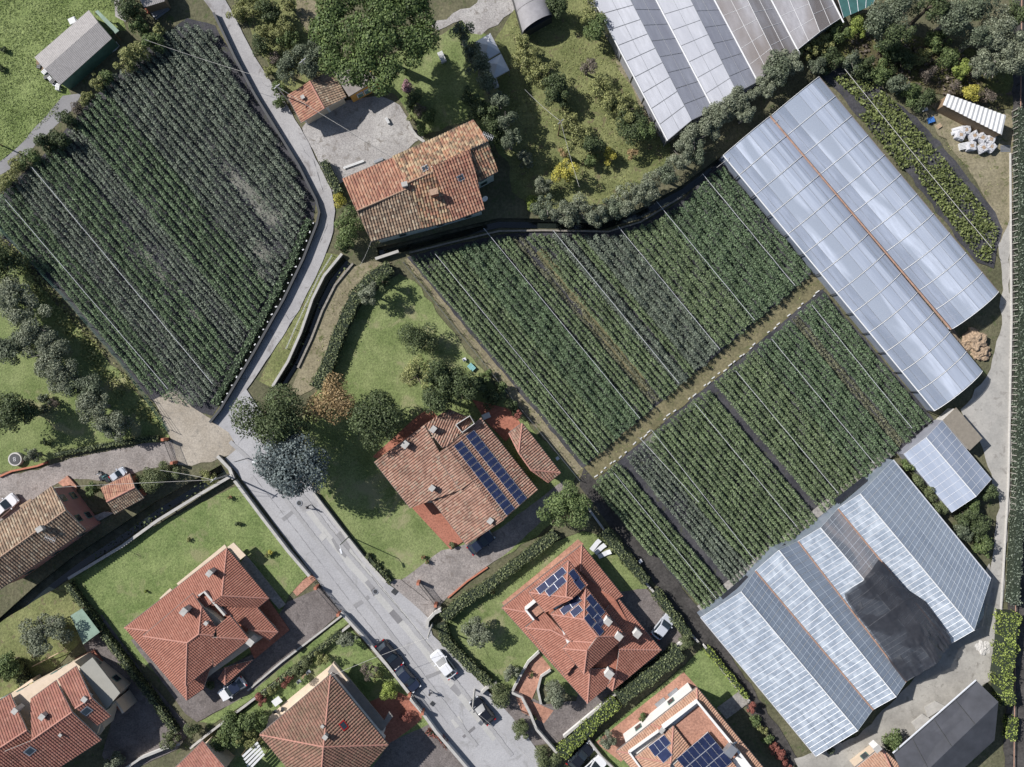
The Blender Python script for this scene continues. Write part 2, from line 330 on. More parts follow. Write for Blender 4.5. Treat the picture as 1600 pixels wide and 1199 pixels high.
film('glass_shaded', (0.27, 0.32, 0.395), 0.28, 0.15, (0.32, 0.37, 0.44), 0.6, rot=-50, sq=0.3, stops=(0.35, 0.7), cl_t=0.25)  # same glass darker and bluer: shade and sky reflection painted in
film('shade_net', (0.036, 0.037, 0.043), 0.10, 0.3, (0.05, 0.052, 0.06), 0.35, stops=(0.45, 0.55), cl_t=0.26)
film('glass_brown', (0.36, 0.345, 0.36), 0.3, 0.2, (0.31, 0.34, 0.39), 0.3, rot=-50, stops=(0.45, 0.55))
M = MATS

# ------------------------------------------------------------------ ground sheet with the ditch cut out of it
def offset_line(pts, w):
    """left / right offset of a polyline of 2D vectors; w: half width or list"""
    n = len(pts); L = []; R = []
    for i in range(n):
        a = pts[max(0, i - 1)]; b = pts[min(n - 1, i + 1)]; d = (b - a).normalized(); nn = Vector((-d.y, d.x))
        ww = w[i] if isinstance(w, (list, tuple)) else w
        L.append(pts[i] + nn * ww); R.append(pts[i] - nn * ww)
    return L, R
def XY(pts): return [P(x, y).to_2d() for x, y in pts]

DITCH = [([(1262, 160), (1190, 212), (1130, 252), (1070, 297), (1000, 335), (940, 352), (850, 350), (780, 349), (700, 368), (640, 384), (590, 395)], 0.8),
         ([(543, 408), (515, 440), (495, 480), (478, 525), (458, 570), (438, 602)], 0.9),
         ([(352, 737), (310, 762), (250, 798), (190, 840), (120, 886), (60, 932), (0, 985), (-60, 1040)], [1.2, 1.3, 1.5, 1.6, 1.6, 1.5, 1.4, 1.4])]
B = 420.0
cv = [Vector((-B, -B)), Vector((B, -B)), Vector((B, B)), Vector((-B, B))]
ce = [(0, 1), (1, 2), (2, 3), (3, 0)]; dpolys = []
for pts, w in DITCH:
    L, R = offset_line(XY(pts), w); poly = L + R[::-1]; b = len(cv); cv += poly
    ce += [(b + i, b + (i + 1) % len(poly)) for i in range(len(poly))]; dpolys.append((L, R))
vv, ee, ff, *_ = delaunay_2d_cdt(cv, ce, [], 1, 1e-5)
def inside(p, poly):
    c = False; n = len(poly)
    for i in range(n):
        a = poly[i]; b = poly[(i + 1) % n]
        if (a.y > p.y) != (b.y > p.y) and p.x < (b.x - a.x) * (p.y - a.y) / (b.y - a.y) + a.x: c = not c
    return c
keep = []
for f in ff:
    c = sum((vv[i] for i in f), Vector((0, 0))) / len(f)
    if not any(inside(c, L + R[::-1]) for L, R in dpolys): keep.append(tuple(f))
setp(link('ground', mesh([(v.x, v.y, 0) for v in vv], keep), M['soil']), kind='structure')
for L, R in dpolys:
    n = len(L); mb = MB()
    for i in range(n - 1):
        for s, q in ((1, L), (-1, R)):
            a, b = q[i], q[i + 1]; vs = [(a.x, a.y, 0), (b.x, b.y, 0), (b.x, b.y, -1.3), (a.x, a.y, -1.3)]
            mb.add(vs, [(0, 1, 2, 3) if s > 0 else (3, 2, 1, 0)])
        mb.add([(*L[i], -1.2), (*R[i], -1.2), (*R[i + 1], -1.2), (*L[i + 1], -1.2)], [(0, 1, 2, 3)])
    for i in (0, n - 1): mb.add([(*L[i], 0), (*R[i], 0), (*R[i], -1.3), (*L[i], -1.3)], [(0, 1, 2, 3)])
    dch = setp(mb.build('ditch', M['ditch_bed']), kind='structure')
    mb = MB(); cl = [(L[i] + R[i]) / 2 for i in range(n)]
    l2, r2 = offset_line(cl, 0.45)
    for i in range(n - 1): mb.add([(*l2[i], -1.14), (*r2[i], -1.14), (*r2[i + 1], -1.14), (*l2[i + 1], -1.14)], [(0, 1, 2, 3)])
    setp(mb.build('water', M['water_dark']), kind='structure')

ZP = [0.010]
def patch(name, pts, mat, jit=0.25, step=1.2, z=None):
    """thin ground sheet; jit = ragged edge in metres"""
    q = XY(pts); out = []; n = len(q)
    for i in range(n):
        a, b = q[i], q[(i + 1) % n]; d = b - a; k = max(1, int(d.length / step)) if jit else 1
        nn = Vector((-d.y, d.x)).normalized()
        for j in range(k): out.append(a + d * (j / k) + (nn * random.uniform(-jit, jit) if j else Vector((0, 0))))
    if z is None: z = ZP[0]; ZP[0] += 0.0025
    tri = tessellate_polygon([[Vector((p.x, p.y, 0)) for p in out]]); fs = []
    for t in tri:
        a, b, c = (out[i] for i in t)
        fs.append(tuple(t) if (b - a).cross(c - a) > 0 else tuple(t)[::-1])
    return setp(link(name, mesh([(p.x, p.y, z) for p in out], fs), M[mat]), kind='structure')

patch('meadow', [(-60, -60), (200, -60), (192, 30), (205, 60), (170, 95), (130, 140), (100, 178), (30, 236), (0, 262), (-60, 330)], 'meadow')
patch('gravel_path', [(168, -40), (188, -40), (197, 35), (180, 26)], 'gravel')
patch('shed_yard', [(98, 128), (182, 48), (208, 52), (195, 110), (140, 150), (112, 150)], 'soil')
patch('gravel_track', [(30, 228), (98, 150), (128, 146), (116, 168), (38, 245), (0, 275), (-10, 262)], 'asphalt_mid', 0.15)
patch('west_field', [(-20, 318), (60, 250), (115, 188), (170, 125), (250, 58), (292, 28), (336, 40), (400, 152), (470, 262), (493, 318), (488, 352), (440, 452), (332, 650), (300, 640), (262, 655), (200, 582), (108, 474), (0, 372), (-20, 352)], 'field_cloth', 0.1)
def streak(a, b, w):                                     # thin stretch of bare soil lying along the rows
    q = [Vector(a).lerp(Vector(b), k / 5) for k in range(6)]; L, Rr = offset_line(q, [w * f for f in (.3, .9, 1.1, .8, 1.1, .3)])
    patch('bare_earth', [tuple(p) for p in L + Rr[::-1]], 'pale_soil', 0.5, 0.6)
for a_, b_, w_ in (((350, 258), (430, 352), 9), ((388, 285), (440, 345), 4), ((392, 372), (424, 412), 10), ((400, 420), (412, 436), 8), ((212, 380), (278, 458), 5), ((285, 468), (318, 506), 3), ((130, 238), (200, 318), 3), ((300, 200), (338, 244), 3), ((262, 610), (300, 632), 8)): streak(a_, b_, w_)
patch('grass_left', [(-60, 380), (-5, 372), (268, 672), (262, 690), (205, 692), (100, 712), (40, 735), (-60, 745)], 'lawn')
patch('earth_yard', [(240, 625), (275, 612), (300, 636), (330, 655), (362, 668), (372, 705), (345, 715), (300, 728), (276, 726), (270, 690)], 'dust', 0.3)
patch('gravel_drive', [(-60, 748), (60, 735), (110, 716), (180, 702), (268, 688), (276, 724), (236, 733), (205, 742), (165, 752), (112, 748), (78, 762), (30, 800), (-60, 850)], 'gravel_mauve', 0.2)
patch('scrub', [(352, -60), (500, -60), (510, 60), (520, 110), (480, 128), (448, 150), (402, 74)], 'orchard_grass')
patch('earth_rows', [(455, -60), (482, -60), (500, 40), (488, 60), (462, 20)], 'dry_grass', 0.3)
patch('pine_lawn', [(560, 120), (640, 70), (690, 55), (725, 30), (770, 60), (800, 150), (800, 260), (762, 218), (740, 185), (660, 212), (620, 150)], 'lawn')
patch('gravel_lane', [(672, 40), (745, 5), (790, -60), (850, -60), (800, 20), (752, 55), (735, 52), (722, 32), (684, 48)], 'gravel', 0.3)
patch('courtyard', [(472, 200), (480, 190), (506, 166), (590, 150), (625, 165), (645, 200), (662, 215), (612, 250), (534, 285), (520, 300), (500, 258)], 'gravel', 0.2)
patch('orchard', [(800, 20), (850, -60), (905, -60), (1030, 195), (1048, 228), (1040, 262), (960, 318), (850, 330), (800, 300), (785, 200), (770, 70)], 'orchard_grass')
patch('earth_strip', [(910, -20), (925, -20), (1040, 210), (1028, 215), (975, 120)], 'dry_grass', 0.4)
patch('tan_path', [(540, 420), (575, 408), (612, 410), (590, 432), (562, 455), (540, 500), (520, 545), (500, 600), (470, 618), (452, 612), (470, 570), (492, 520), (508, 475), (525, 440)], 'dry_grass', 0.2)
patch('verge', [(505, 395), (535, 400), (505, 440), (486, 478), (468, 525), (448, 570), (425, 606), (405, 596), (440, 530), (470, 480)], 'orchard_grass', 0.2)
patch('garden_lawn', [(568, 470), (600, 440), (625, 428), (648, 440), (700, 510), (770, 600), (900, 742), (888, 790), (840, 838), (790, 868), (690, 900), (612, 908), (560, 850), (505, 780), (460, 712), (478, 640), (505, 602), (528, 545)], 'lawn')
patch('earth_edge', [(632, 405), (648, 402), (915, 735), (905, 748), (880, 722), (760, 570)], 'dry_grass', 0.25)
patch('gravel_drive', [(624, 908), (690, 860), (735, 848), (778, 828), (880, 752), (900, 770), (845, 815), (795, 862), (762, 884), (700, 932), (680, 958), (660, 948)], 'gravel_mauve', 0.1)
patch('field_path', [(903, 737), (1272, 432), (1292, 446), (922, 758)], 'olive_path', 0.15)
patch('north_field', [(636, 402), (700, 385), (790, 366), (850, 362), (950, 364), (1010, 346), (1070, 310), (1115, 262), (1132, 252), (1268, 428), (910, 732)], 'field_cloth', 0.1)
patch('south_field', [(922, 758), (1284, 452), (1458, 655), (1405, 705), (1105, 958)], 'field_cloth', 0.1)
patch('weedy_strip', [(838, 395), (846, 388), (1000, 580), (1012, 612), (1000, 610)], 'olive_path', 0.4)
patch('weedy_strip', [(1004, 690), (1018, 678), (1100, 780), (1092, 790)], 'pale_soil', 0.3)
patch('farm_verge', [(912, 730), (925, 745), (1100, 960), (1250, 1190), (1235, 1199), (1080, 985), (1000, 880), (905, 760)], 'railbed_verge_shade', 0.2)  # near-black tone paints the hedge's shade over this verge
patch('front_lawn', [(108, 905), (180, 858), (245, 820), (372, 758), (484, 896), (452, 930), (420, 1000), (292, 1090), (215, 1030)], 'lawn_fresh', 0.05)
patch('cobbled_drive', [(425, 975), (450, 940), (505, 916), (532, 958), (388, 1086), (308, 1128), (290, 1115), (205, 1000), (220, 995), (292, 1070), (400, 1020)], 'cobble_dark', 0.05)
patch('grass_strip', [(540, 962), (546, 972), (385, 1098), (335, 1130), (312, 1128), (390, 1084)], 'lawn_fresh', 0.05)
patch('cobbled_drive', [(120, 985), (160, 960), (230, 1060), (300, 1140), (278, 1170), (215, 1199), (190, 1240), (160, 1180), (180, 1110)], 'cobble_dark', 0.05)
patch('back_garden', [(-60, 1010), (110, 905), (160, 965), (120, 1010), (60, 1070), (-60, 1150)], 'orchard_grass', 0.1)
patch('villa_garden', [(395, 1100), (545, 978), (680, 1130), (730, 1199), (760, 1260), (400, 1260), (330, 1150)], 'lawn_fresh', 0.05)
patch('garden_path', [(565, 1100), (620, 1080), (645, 1090), (660, 1122), (640, 1140), (600, 1170), (575, 1150)], 'terracotta_floor', 0.1)
patch('shaded_drive', [(610, 1160), (672, 1130), (740, 1215), (600, 1260), (580, 1200)], 'cobble_dark', 0.1)
patch('hedged_lawn', [(696, 985), (702, 958), (760, 925), (800, 895), (860, 850), (910, 830), (940, 838), (1012, 918), (985, 950), (940, 1010), (905, 1090), (880, 1080), (830, 1062), (800, 1085), (770, 1070)], 'lawn', 0.1)
patch('gravel_drive', [(958, 925), (1010, 920), (1078, 992), (950, 1090), (872, 1160), (830, 1165), (775, 1098), (805, 1075), (850, 1100), (900, 1095)], 'cobble_dark', 0.1)
patch('terracotta_path', [(802, 1080), (826, 1038), (842, 1020), (862, 1045), (843, 1065), (830, 1095), (865, 1110), (850, 1130), (815, 1112)], 'terracotta_pale', 0.05)
patch('narrow_lawn', [(930, 1155), (1070, 1040), (1100, 1008), (1168, 1088), (1120, 1120), (1210, 1260), (900, 1260)], 'lawn_fresh', 0.05)
patch('paved_patio', [(930, 1160), (1068, 1050), (1090, 1074), (1085, 1100), (970, 1190)], 'terracotta_pale', 0.0)
patch('greenhouse_yard', [(1500, 960), (1545, 880), (1560, 930), (1552, 1060), (1535, 1070), (1420, 1180), (1380, 1260), (1270, 1260), (1240, 1185), (1340, 1150), (1420, 1070)], 'yard_concrete', 0.2)
patch('farm_track', [(1545, 250), (1576, 240), (1580, 700), (1566, 1000), (1540, 1000), (1545, 900), (1560, 780), (1530, 690), (1500, 640), (1540, 590), (1562, 520), (1565, 440), (1555, 330)], 'concrete', 0.3)
patch('dry_yard', [(1440, 165), (1480, 160), (1585, 185), (1583, 330), (1562, 380), (1545, 320), (1500, 250), (1460, 200)], 'dry_grass', 0.4)
patch('vegetable_bed', [(1282, 118), (1330, 104), (1380, 140), (1440, 195), (1500, 262), (1545, 320), (1566, 360), (1552, 420), (1525, 410), (1440, 300), (1350, 190)], 'field_cloth', 0.3)
patch('scrubland', [(1300, 60), (1350, 20), (1440, 60), (1600, 100), (1600, 180), (1480, 150), (1380, 120), (1310, 90)], 'brush', 0.5)
patch('railway', [(1582, -60), (1700, -60), (1700, 1260), (1566, 1260), (1580, 700)], 'railbed_verge_shade', 0.2)
patch('greenhouse_floor', [(930, -60), (1310, -60), (1312, 28), (1250, 75), (1185, 128), (1120, 175), (1045, 218)], 'greenhouse_soil', 0)
patch('greenhouse_floor', [(1140, 245), (1280, 130), (1555, 455), (1490, 515), (1530, 580), (1460, 635)], 'greenhouse_soil', 0)
patch('greenhouse_floor', [(1102, 965), (1392, 725), (1535, 900), (1530, 960), (1480, 1000), (1410, 1070), (1360, 1105), (1275, 1175)], 'greenhouse_soil', 0)

# roads: lane and street, kerb strips, patches, covers
patch('lane', [(318, -60), (352, -60), (352, 0), (374, 40), (400, 92), (447, 162), (476, 212), (518, 297), (524, 330), (521, 362), (505, 408), (468, 485), (425, 552), (383, 612), (358, 668), (330, 656), (345, 640), (398, 552), (444, 470), (474, 407), (496, 352), (499, 330), (493, 312), (468, 258), (400, 148), (370, 95), (338, 27), (318, 0)], 'asphalt_lane', 0.08)
patch('street', [(330, 657), (385, 608), (420, 660), (455, 715), (502, 782), (560, 858), (600, 908), (640, 935), (668, 962), (676, 992), (700, 1015), (745, 1060), (800, 1120), (862, 1200), (900, 1260), (780, 1260), (735, 1198), (640, 1086), (534, 958), (500, 912), (380, 752), (352, 716), (372, 700), (358, 676)], 'asphalt', 0.05)
patch('street_strip', [(478, 800), (490, 795), (560, 870), (655, 985), (780, 1150), (770, 1158), (640, 995), (540, 880)], 'asphalt_pale', 0.05)
for q, m in (([(573, 908), (584, 905), (594, 922), (584, 932)], 'asphalt_dark'), ([(608, 958), (618, 949), (633, 966), (622, 975)], 'asphalt_dark'),
             ([(440, 810), (462, 793), (464, 798), (444, 815)], 'asphalt_mid'), ([(518, 843), (532, 829), (548, 855), (540, 872), (527, 860)], 'asphalt_mid'),
             ([(570, 910), (582, 900), (590, 912), (580, 922)], 'asphalt_mid'), ([(703, 1075), (712, 1066), (724, 1080), (716, 1088)], 'asphalt_mid'),
             ([(688, 1056), (700, 1050), (708, 1062), (697, 1070)], 'asphalt_pale'), ([(722, 1150), (741, 1134), (743, 1138), (725, 1153)], 'asphalt_dark'),
             ([(552, 945), (575, 930), (578, 935), (556, 951)], 'asphalt_mid'), ([(498, 838), (506, 830), (512, 838), (504, 846)], 'asphalt_pale'),
             ([(704, 1125), (718, 1118), (724, 1130), (712, 1138)], 'asphalt_pale'), ([(659, 1058), (690, 1046), (692, 1050), (662, 1063)], 'asphalt_mid')):
    patch('road_repair', q, m, 0.03)
def crack(pts, w=0.05, m='asphalt_dark'):
    q = XY(pts); L, Rr = offset_line(q, w); patch('road_crack', [((p.x / MPP) + 800, 599.5 - p.y / MPP) for p in L + Rr[::-1]], m, 0.05, 0.5)
for c_ in ([(395, 742), (470, 838), (540, 930), (620, 1030), (700, 1130)], [(505, 800), (560, 872), (640, 970), (720, 1068)], [(372, 695), (382, 680), (400, 672), (412, 660)], [(505, 330), (512, 352), (500, 380)], [(445, 490), (452, 500), (462, 492)], [(410, 130), (418, 136), (428, 134)], [(470, 225), (478, 240), (490, 250), (505, 300)]): crack(c_, 0.016, 'asphalt_mid')
for c_ in ([(360, 690), (420, 745), (500, 850), (580, 950), (660, 1055), (745, 1165)], [(470, 770), (540, 860), (640, 975), (720, 1075), (800, 1180)]): crack(c_, 0.3, 'asphalt_worn')
patch('forecourt', [(600, 904), (626, 905), (668, 938), (690, 936), (676, 962), (668, 964), (640, 938)], 'gravel_mauve', 0.05)
ZR = ZP[0]                                            # top of the road sheets
def drain(px, py, r, m, label, sq=False):
    p = P(px, py); mb = MB()
    mb.box((p.x, p.y, ZR + 0.012), (2 * r, 2 * r, 0.024), math.radians(50)) if sq else mb.cyl((p.x, p.y, ZR), r, 0.024, 18)
    t = thing('drain_grate' if sq else 'manhole_cover', label, 'drain' if sq else 'manhole')
    mb.build('frame', M[m], t)
    mb = MB()
    if sq:
        for k in range(-2, 3): mb.box((p.x + k * 0.09 * math.cos(0.87), p.y + k * 0.09 * math.sin(0.87), ZR + 0.028), (0.04, 1.5 * r, 0.02), math.radians(50))
    else: mb.cyl((p.x, p.y, ZR + 0.022), r * 0.75, 0.012, 18)
    mb.build('lid', M['metal_dark'], t)
drain(587, 924, 0.42, 'metal_grey', 'round manhole cover in the dark repair patch of the street')
drain(617, 924, 0.40, 'metal_dark', 'square black drain grate near the gravel forecourt', True)
drain(468, 786, 0.45, 'metal_grey', 'round manhole cover beside the blue cedar')
drain(676, 1099, 0.30, 'metal_dark', 'small square drain by the white wall below the walker', True)
drain(751, 1129, 0.30, 'metal_grey', 'small square cover below the dark car by the pole', True)

# ------------------------------------------------------------------ walls, fences
def garden_wall(name, label, pts, h=1.1, th=0.25, mat='stone_wall', cop='coping', cat='wall', group=None, z0=0.0):
    t = thing(name, label, cat, group); q = XY(pts)
    L, R = offset_line(q, th / 2); mb = MB()
    for i in range(len(q) - 1): mb.prism([L[i], R[i], R[i + 1], L[i + 1]], z0, h)
    mb.build('wall', M[mat], t)
    if cop:
        L, R = offset_line(q, th / 2 + 0.06); mb = MB()
        for i in range(len(q) - 1): mb.prism([L[i], R[i], R[i + 1], L[i + 1]], h + 0.002, h + 0.072)
        mb.build('coping', M[cop], t)
    return t
GW = garden_wall
GW('retaining_wall', 'grey stone wall between the west field and the lane', [(337, 24), (369, 92), (400, 150), (468, 260), (496, 315), (501, 334), (497, 352), (476, 406), (446, 468), (400, 550), (347, 640), (331, 660)], 0.9, 0.22, 'metal_dark', 'metal_dark')
GW('ditch_wall', 'pale low wall beside the ditch along the lane', [(536, 398), (508, 432), (490, 468), (472, 520), (452, 565), (428, 604)], 0.8, 0.25)
GW('ditch_wall', 'thin stone edge on the garden side of the lane ditch', [(552, 412), (524, 446), (504, 486), (487, 530), (466, 575)], 0.35, 0.3, 'stone_wall', None)
GW('ditch_wall', 'stone wall between the ditch and the front lawn', [(366, 742), (318, 770), (250, 812), (195, 852), (112, 902)], 1.0, 0.3)
GW('bridge_parapet', 'pale bridge parapet where the ditch passes under the street', [(343, 712), (362, 732), (368, 748)], 0.9, 0.35)
GW('garden_wall', 'white coped wall between the front lawn and the street', [(370, 750), (412, 806), (452, 858), (486, 898)], 1.1, 0.3, 'plaster_grey')
GW('garden_wall', 'white coped street wall in front of the parked dark cars', [(535, 954), (570, 992), (605, 1033), (640, 1078)], 1.2, 0.3, 'white_wall')
GW('garden_wall', 'white street wall below the walking person', [(643, 1088), (662, 1110), (682, 1138), (735, 1200), (775, 1250)], 1.2, 0.3, 'white_wall')
GW('garden_wall', 'concrete street wall along the central garden', [(492, 770), (530, 820), (568, 868), (604, 908)], 0.9, 0.25, 'plaster_grey')
GW('garden_wall', 'curved pale wall at the gate of the hedged garden', [(668, 978), (670, 966), (680, 955), (690, 950)], 1.3, 0.3, 'white_wall')
GW('garden_wall', 'low wall beside the square gravel forecourt', [(776, 1064), (760, 1072), (752, 1080)], 1.0, 0.25, 'plaster_grey')
GW('garden_wall', 'grey boundary wall at the shaded drive of the red villa', [(548, 975), (500, 1012), (440, 1058), (388, 1098), (330, 1142), (300, 1166)], 0.8, 0.2, 'plaster_grey')
GW('garden_wall', 'boundary wall along the lower side of the red villa drive', [(540, 957), (500, 988), (440, 1034), (388, 1078)], 0.35, 0.15, 'plaster_grey')
GW('garden_wall', 'pale wall under the bright hedge by the solar villas', [(1076, 992), (1010, 1042), (950, 1090), (880, 1148)], 0.9, 0.22, 'white_wall')
GW('garden_wall', 'pale boundary wall beside the large glasshouse', [(1098, 1006), (1140, 1062), (1168, 1092)], 0.9, 0.22, 'white_wall')
GW('garden_wall', 'low wall along the farm field by the sun loungers', [(916, 790), (960, 850), (1010, 912), (1090, 1002)], 0.6, 0.2, 'stone_wall')
GW('garden_wall', 'stone wall around the courtyard by the old farmhouse', [(640, 200), (652, 216), (664, 224)], 0.8, 0.3)
GW('ditch_wall', 'brick wall along the ditch behind the old farmhouse', [(588, 406), (606, 400), (624, 394)], 0.9, 0.3, 'stone_wall')
GW('ditch_wall', 'long thin wall between the ditch and the north field', [(640, 396), (700, 381), (780, 362), (850, 361), (950, 363), (1000, 348), (1065, 308)], 0.4, 0.12, 'stone_wall', 'stone_wall')
GW('garden_wall', 'low brick kerb around the round well garden', [(0, 745), (20, 736), (60, 728), (75, 722)], 0.4, 0.25, 'red_brick', None)
GW('garden_wall', 'terracotta kerb along the drive hedge of the solar house', [(762, 886), (730, 908), (700, 934)], 0.3, 0.2, 'red_brick', None)
GW('garden_wall', 'curved white wall of the front steps at the solar villa', [(842, 1016), (825, 1032), (812, 1055), (800, 1078)], 0.8, 0.22, 'white_wall')
GW('garden_wall', 'curved white flower bed wall at the solar villa', [(860, 1045), (845, 1055), (840, 1075), (845, 1098)], 0.6, 0.22, 'white_wall')
GW('garden_wall', 'ornate gate wall at the solar villa street side', [(800, 1078), (815, 1085), (828, 1110), (838, 1135), (870, 1172)], 1.2, 0.25, 'white_wall')
GW('garden_wall', 'white wall between the narrow lawn and parked black car', [(918, 1152), (940, 1180), (960, 1199)], 1.0, 0.22, 'white_wall')
GW('garden_wall', 'white street wall in front of the row houses', [(180, 1210), (225, 1180), (262, 1165), (286, 1158)], 1.0, 0.22, 'white_wall')
GW('railway_wall', 'pale edge wall along the farm track and orchard row', [(1577, 240), (1579, 500), (1574, 760), (1562, 960)], 0.35, 0.2, 'plaster_grey', None)

def fence(name, label, pts, h=1.2, mat='metal_dark', gap=2.0, rails=3):
    t = thing(name, label, 'fence'); q = XY(pts); mbr = MB()
    for i in range(len(q) - 1):
        a, b = q[i], q[i + 1]; n = max(1, int((b - a).length / gap))
        for k in range(n + (i == len(q) - 2)):
            c = a + (b - a) * (k / n); MB().box((c.x, c.y, h / 2), (0.07, 0.07, h)).build('post', M[mat], t)
        for r in range(rails): z = h * (r + 1) / rails - 0.08; mbr.tube((a.x, a.y, z), (b.x, b.y, z), 0.025, n=4)
    mbr.build('rails', M[mat], t); return t
fence('wire_fence', 'green wire fence between the west field and the olive garden', [(0, 352), (110, 470), (200, 575), (267, 672)], 1.6, 'green_metal', 2.5)
fence('pipe_railing', 'white pipe railing beside the lane ditch', [(520, 400), (500, 432), (478, 480), (462, 515), (449, 545)], 0.9, 'metal_white', 2.0, 2)
fence('iron_fence', 'dark iron fence on the wall facing the cobbled drive', [(488, 902), (515, 932), (533, 952)], 1.2, 'metal_dark', 0.9)
fence('iron_fence', 'dark iron fence at the gravel forecourt', [(690, 938), (680, 950), (675, 962)], 1.3, 'metal_dark', 0.8)
fence('wire_fence', 'wire fence between the central garden and the north field', [(632, 412), (700, 498), (790, 610), (905, 750)], 1.2, 'metal_grey', 2.5, 2)

def gate(label, a, b, h=1.8, mat='metal_dark'):
    t = thing('gate', label, 'gate'); a = P(*a); b = P(*b); d = b - a; n = max(6, int(d.length / 0.16))
    for p in (a, b): MB().box((p.x, p.y, h / 2 + 0.1), (0.4, 0.4, h + 0.2)).build('gate_post', M['red_brick'], t)
    mb = MB()
    for i in range(1, n): p = a + d * (i / n); mb.tube((p.x, p.y, 0.1), (p.x, p.y, h), 0.02, n=4)
    for z in (0.2, h - 0.1): mb.tube((a.x, a.y, z), (b.x, b.y, z), 0.035, n=4)
    mb.build('bars', M[mat], t)
gate('black iron gate between brick posts across the gravel drive', (262, 686), (276, 722))
gate('black iron gate at the forecourt of the solar house', (655, 908), (682, 942))
gate('black iron gate at the cobbled drive of the red villa', (497, 915), (532, 956))
gate('dark iron gate at the shaded drive on the street', (642, 1080), (662, 1108))

# ------------------------------------------------------------------ roofs, houses
def tile_geo(pts3, u, v, n, o, tw, row, amp):
    p2 = [Vector(((p - o).dot(u), (p - o).dot(v), 0)) for p in pts3]
    V = []; UV = []
    def hgt(uu, vv, r):
        f = (uu / tw) % 1.0; pr = max(0.0, math.sin(math.pi * min(1, max(0, (f - 0.18) / 0.64)))) if 0.18 < f < 0.82 else 0.0
        return pr * amp + 0.045 * (1 - (vv - r * row) / row)
    for t in tessellate_polygon([p2]):
        tri = [p2[i] for i in t]
        if (tri[1] - tri[0]).cross(tri[2] - tri[0]).z < 0: tri.reverse()
        us = [q.x for q in tri]; vs = [q.y for q in tri]
        H3 = []
        for i in range(3):
            a, b = tri[i], tri[(i + 1) % 3]; H3.append((-(b.y - a.y), b.x - a.x, a))
        cuts = (0.0, 0.18, 0.36, 0.64, 0.82)
        for r in range(math.floor(min(vs) / row), math.floor(max(vs) / row) + 1):
            for c in range(math.floor(min(us) / tw), math.floor(max(us) / tw) + 1):
                for k in range(5):
                    u0 = (c + cuts[k]) * tw; u1 = (c + (cuts[k + 1] if k < 4 else 1.0)) * tw; v0 = r * row; v1 = v0 + row
                    poly = [(u0, v0), (u1, v0), (u1, v1), (u0, v1)]
                    for nx, ny, a in H3:
                        dd = [(x - a.x) * nx + (y - a.y) * ny for x, y in poly]
                        if all(q >= 0 for q in dd): continue
                        if all(q <= 0 for q in dd): poly = []; break
                        out = []
                        for i in range(len(poly)):
                            j = (i + 1) % len(poly)
                            if dd[i] >= 0: out.append(poly[i])
                            if (dd[i] > 0) != (dd[j] > 0):
                                s = dd[i] / (dd[i] - dd[j]); out.append((poly[i][0] + s * (poly[j][0] - poly[i][0]), poly[i][1] + s * (poly[j][1] - poly[i][1])))
                        poly = out
                        if len(poly) < 3: break
                    if len(poly) < 3: continue
                    um = (u0 + u1) / 2
                    def hh(x, y):
                        e = 1e-4; x2 = min(max(x, u0 + e), u1 - e); return hgt(x2, y, r)
                    V.append([o + u * x + v * y + n * hh(x, y) for x, y in poly])
                    UV += [((c + 0.5), (r + 0.5))] * len(poly)
    return V, UV

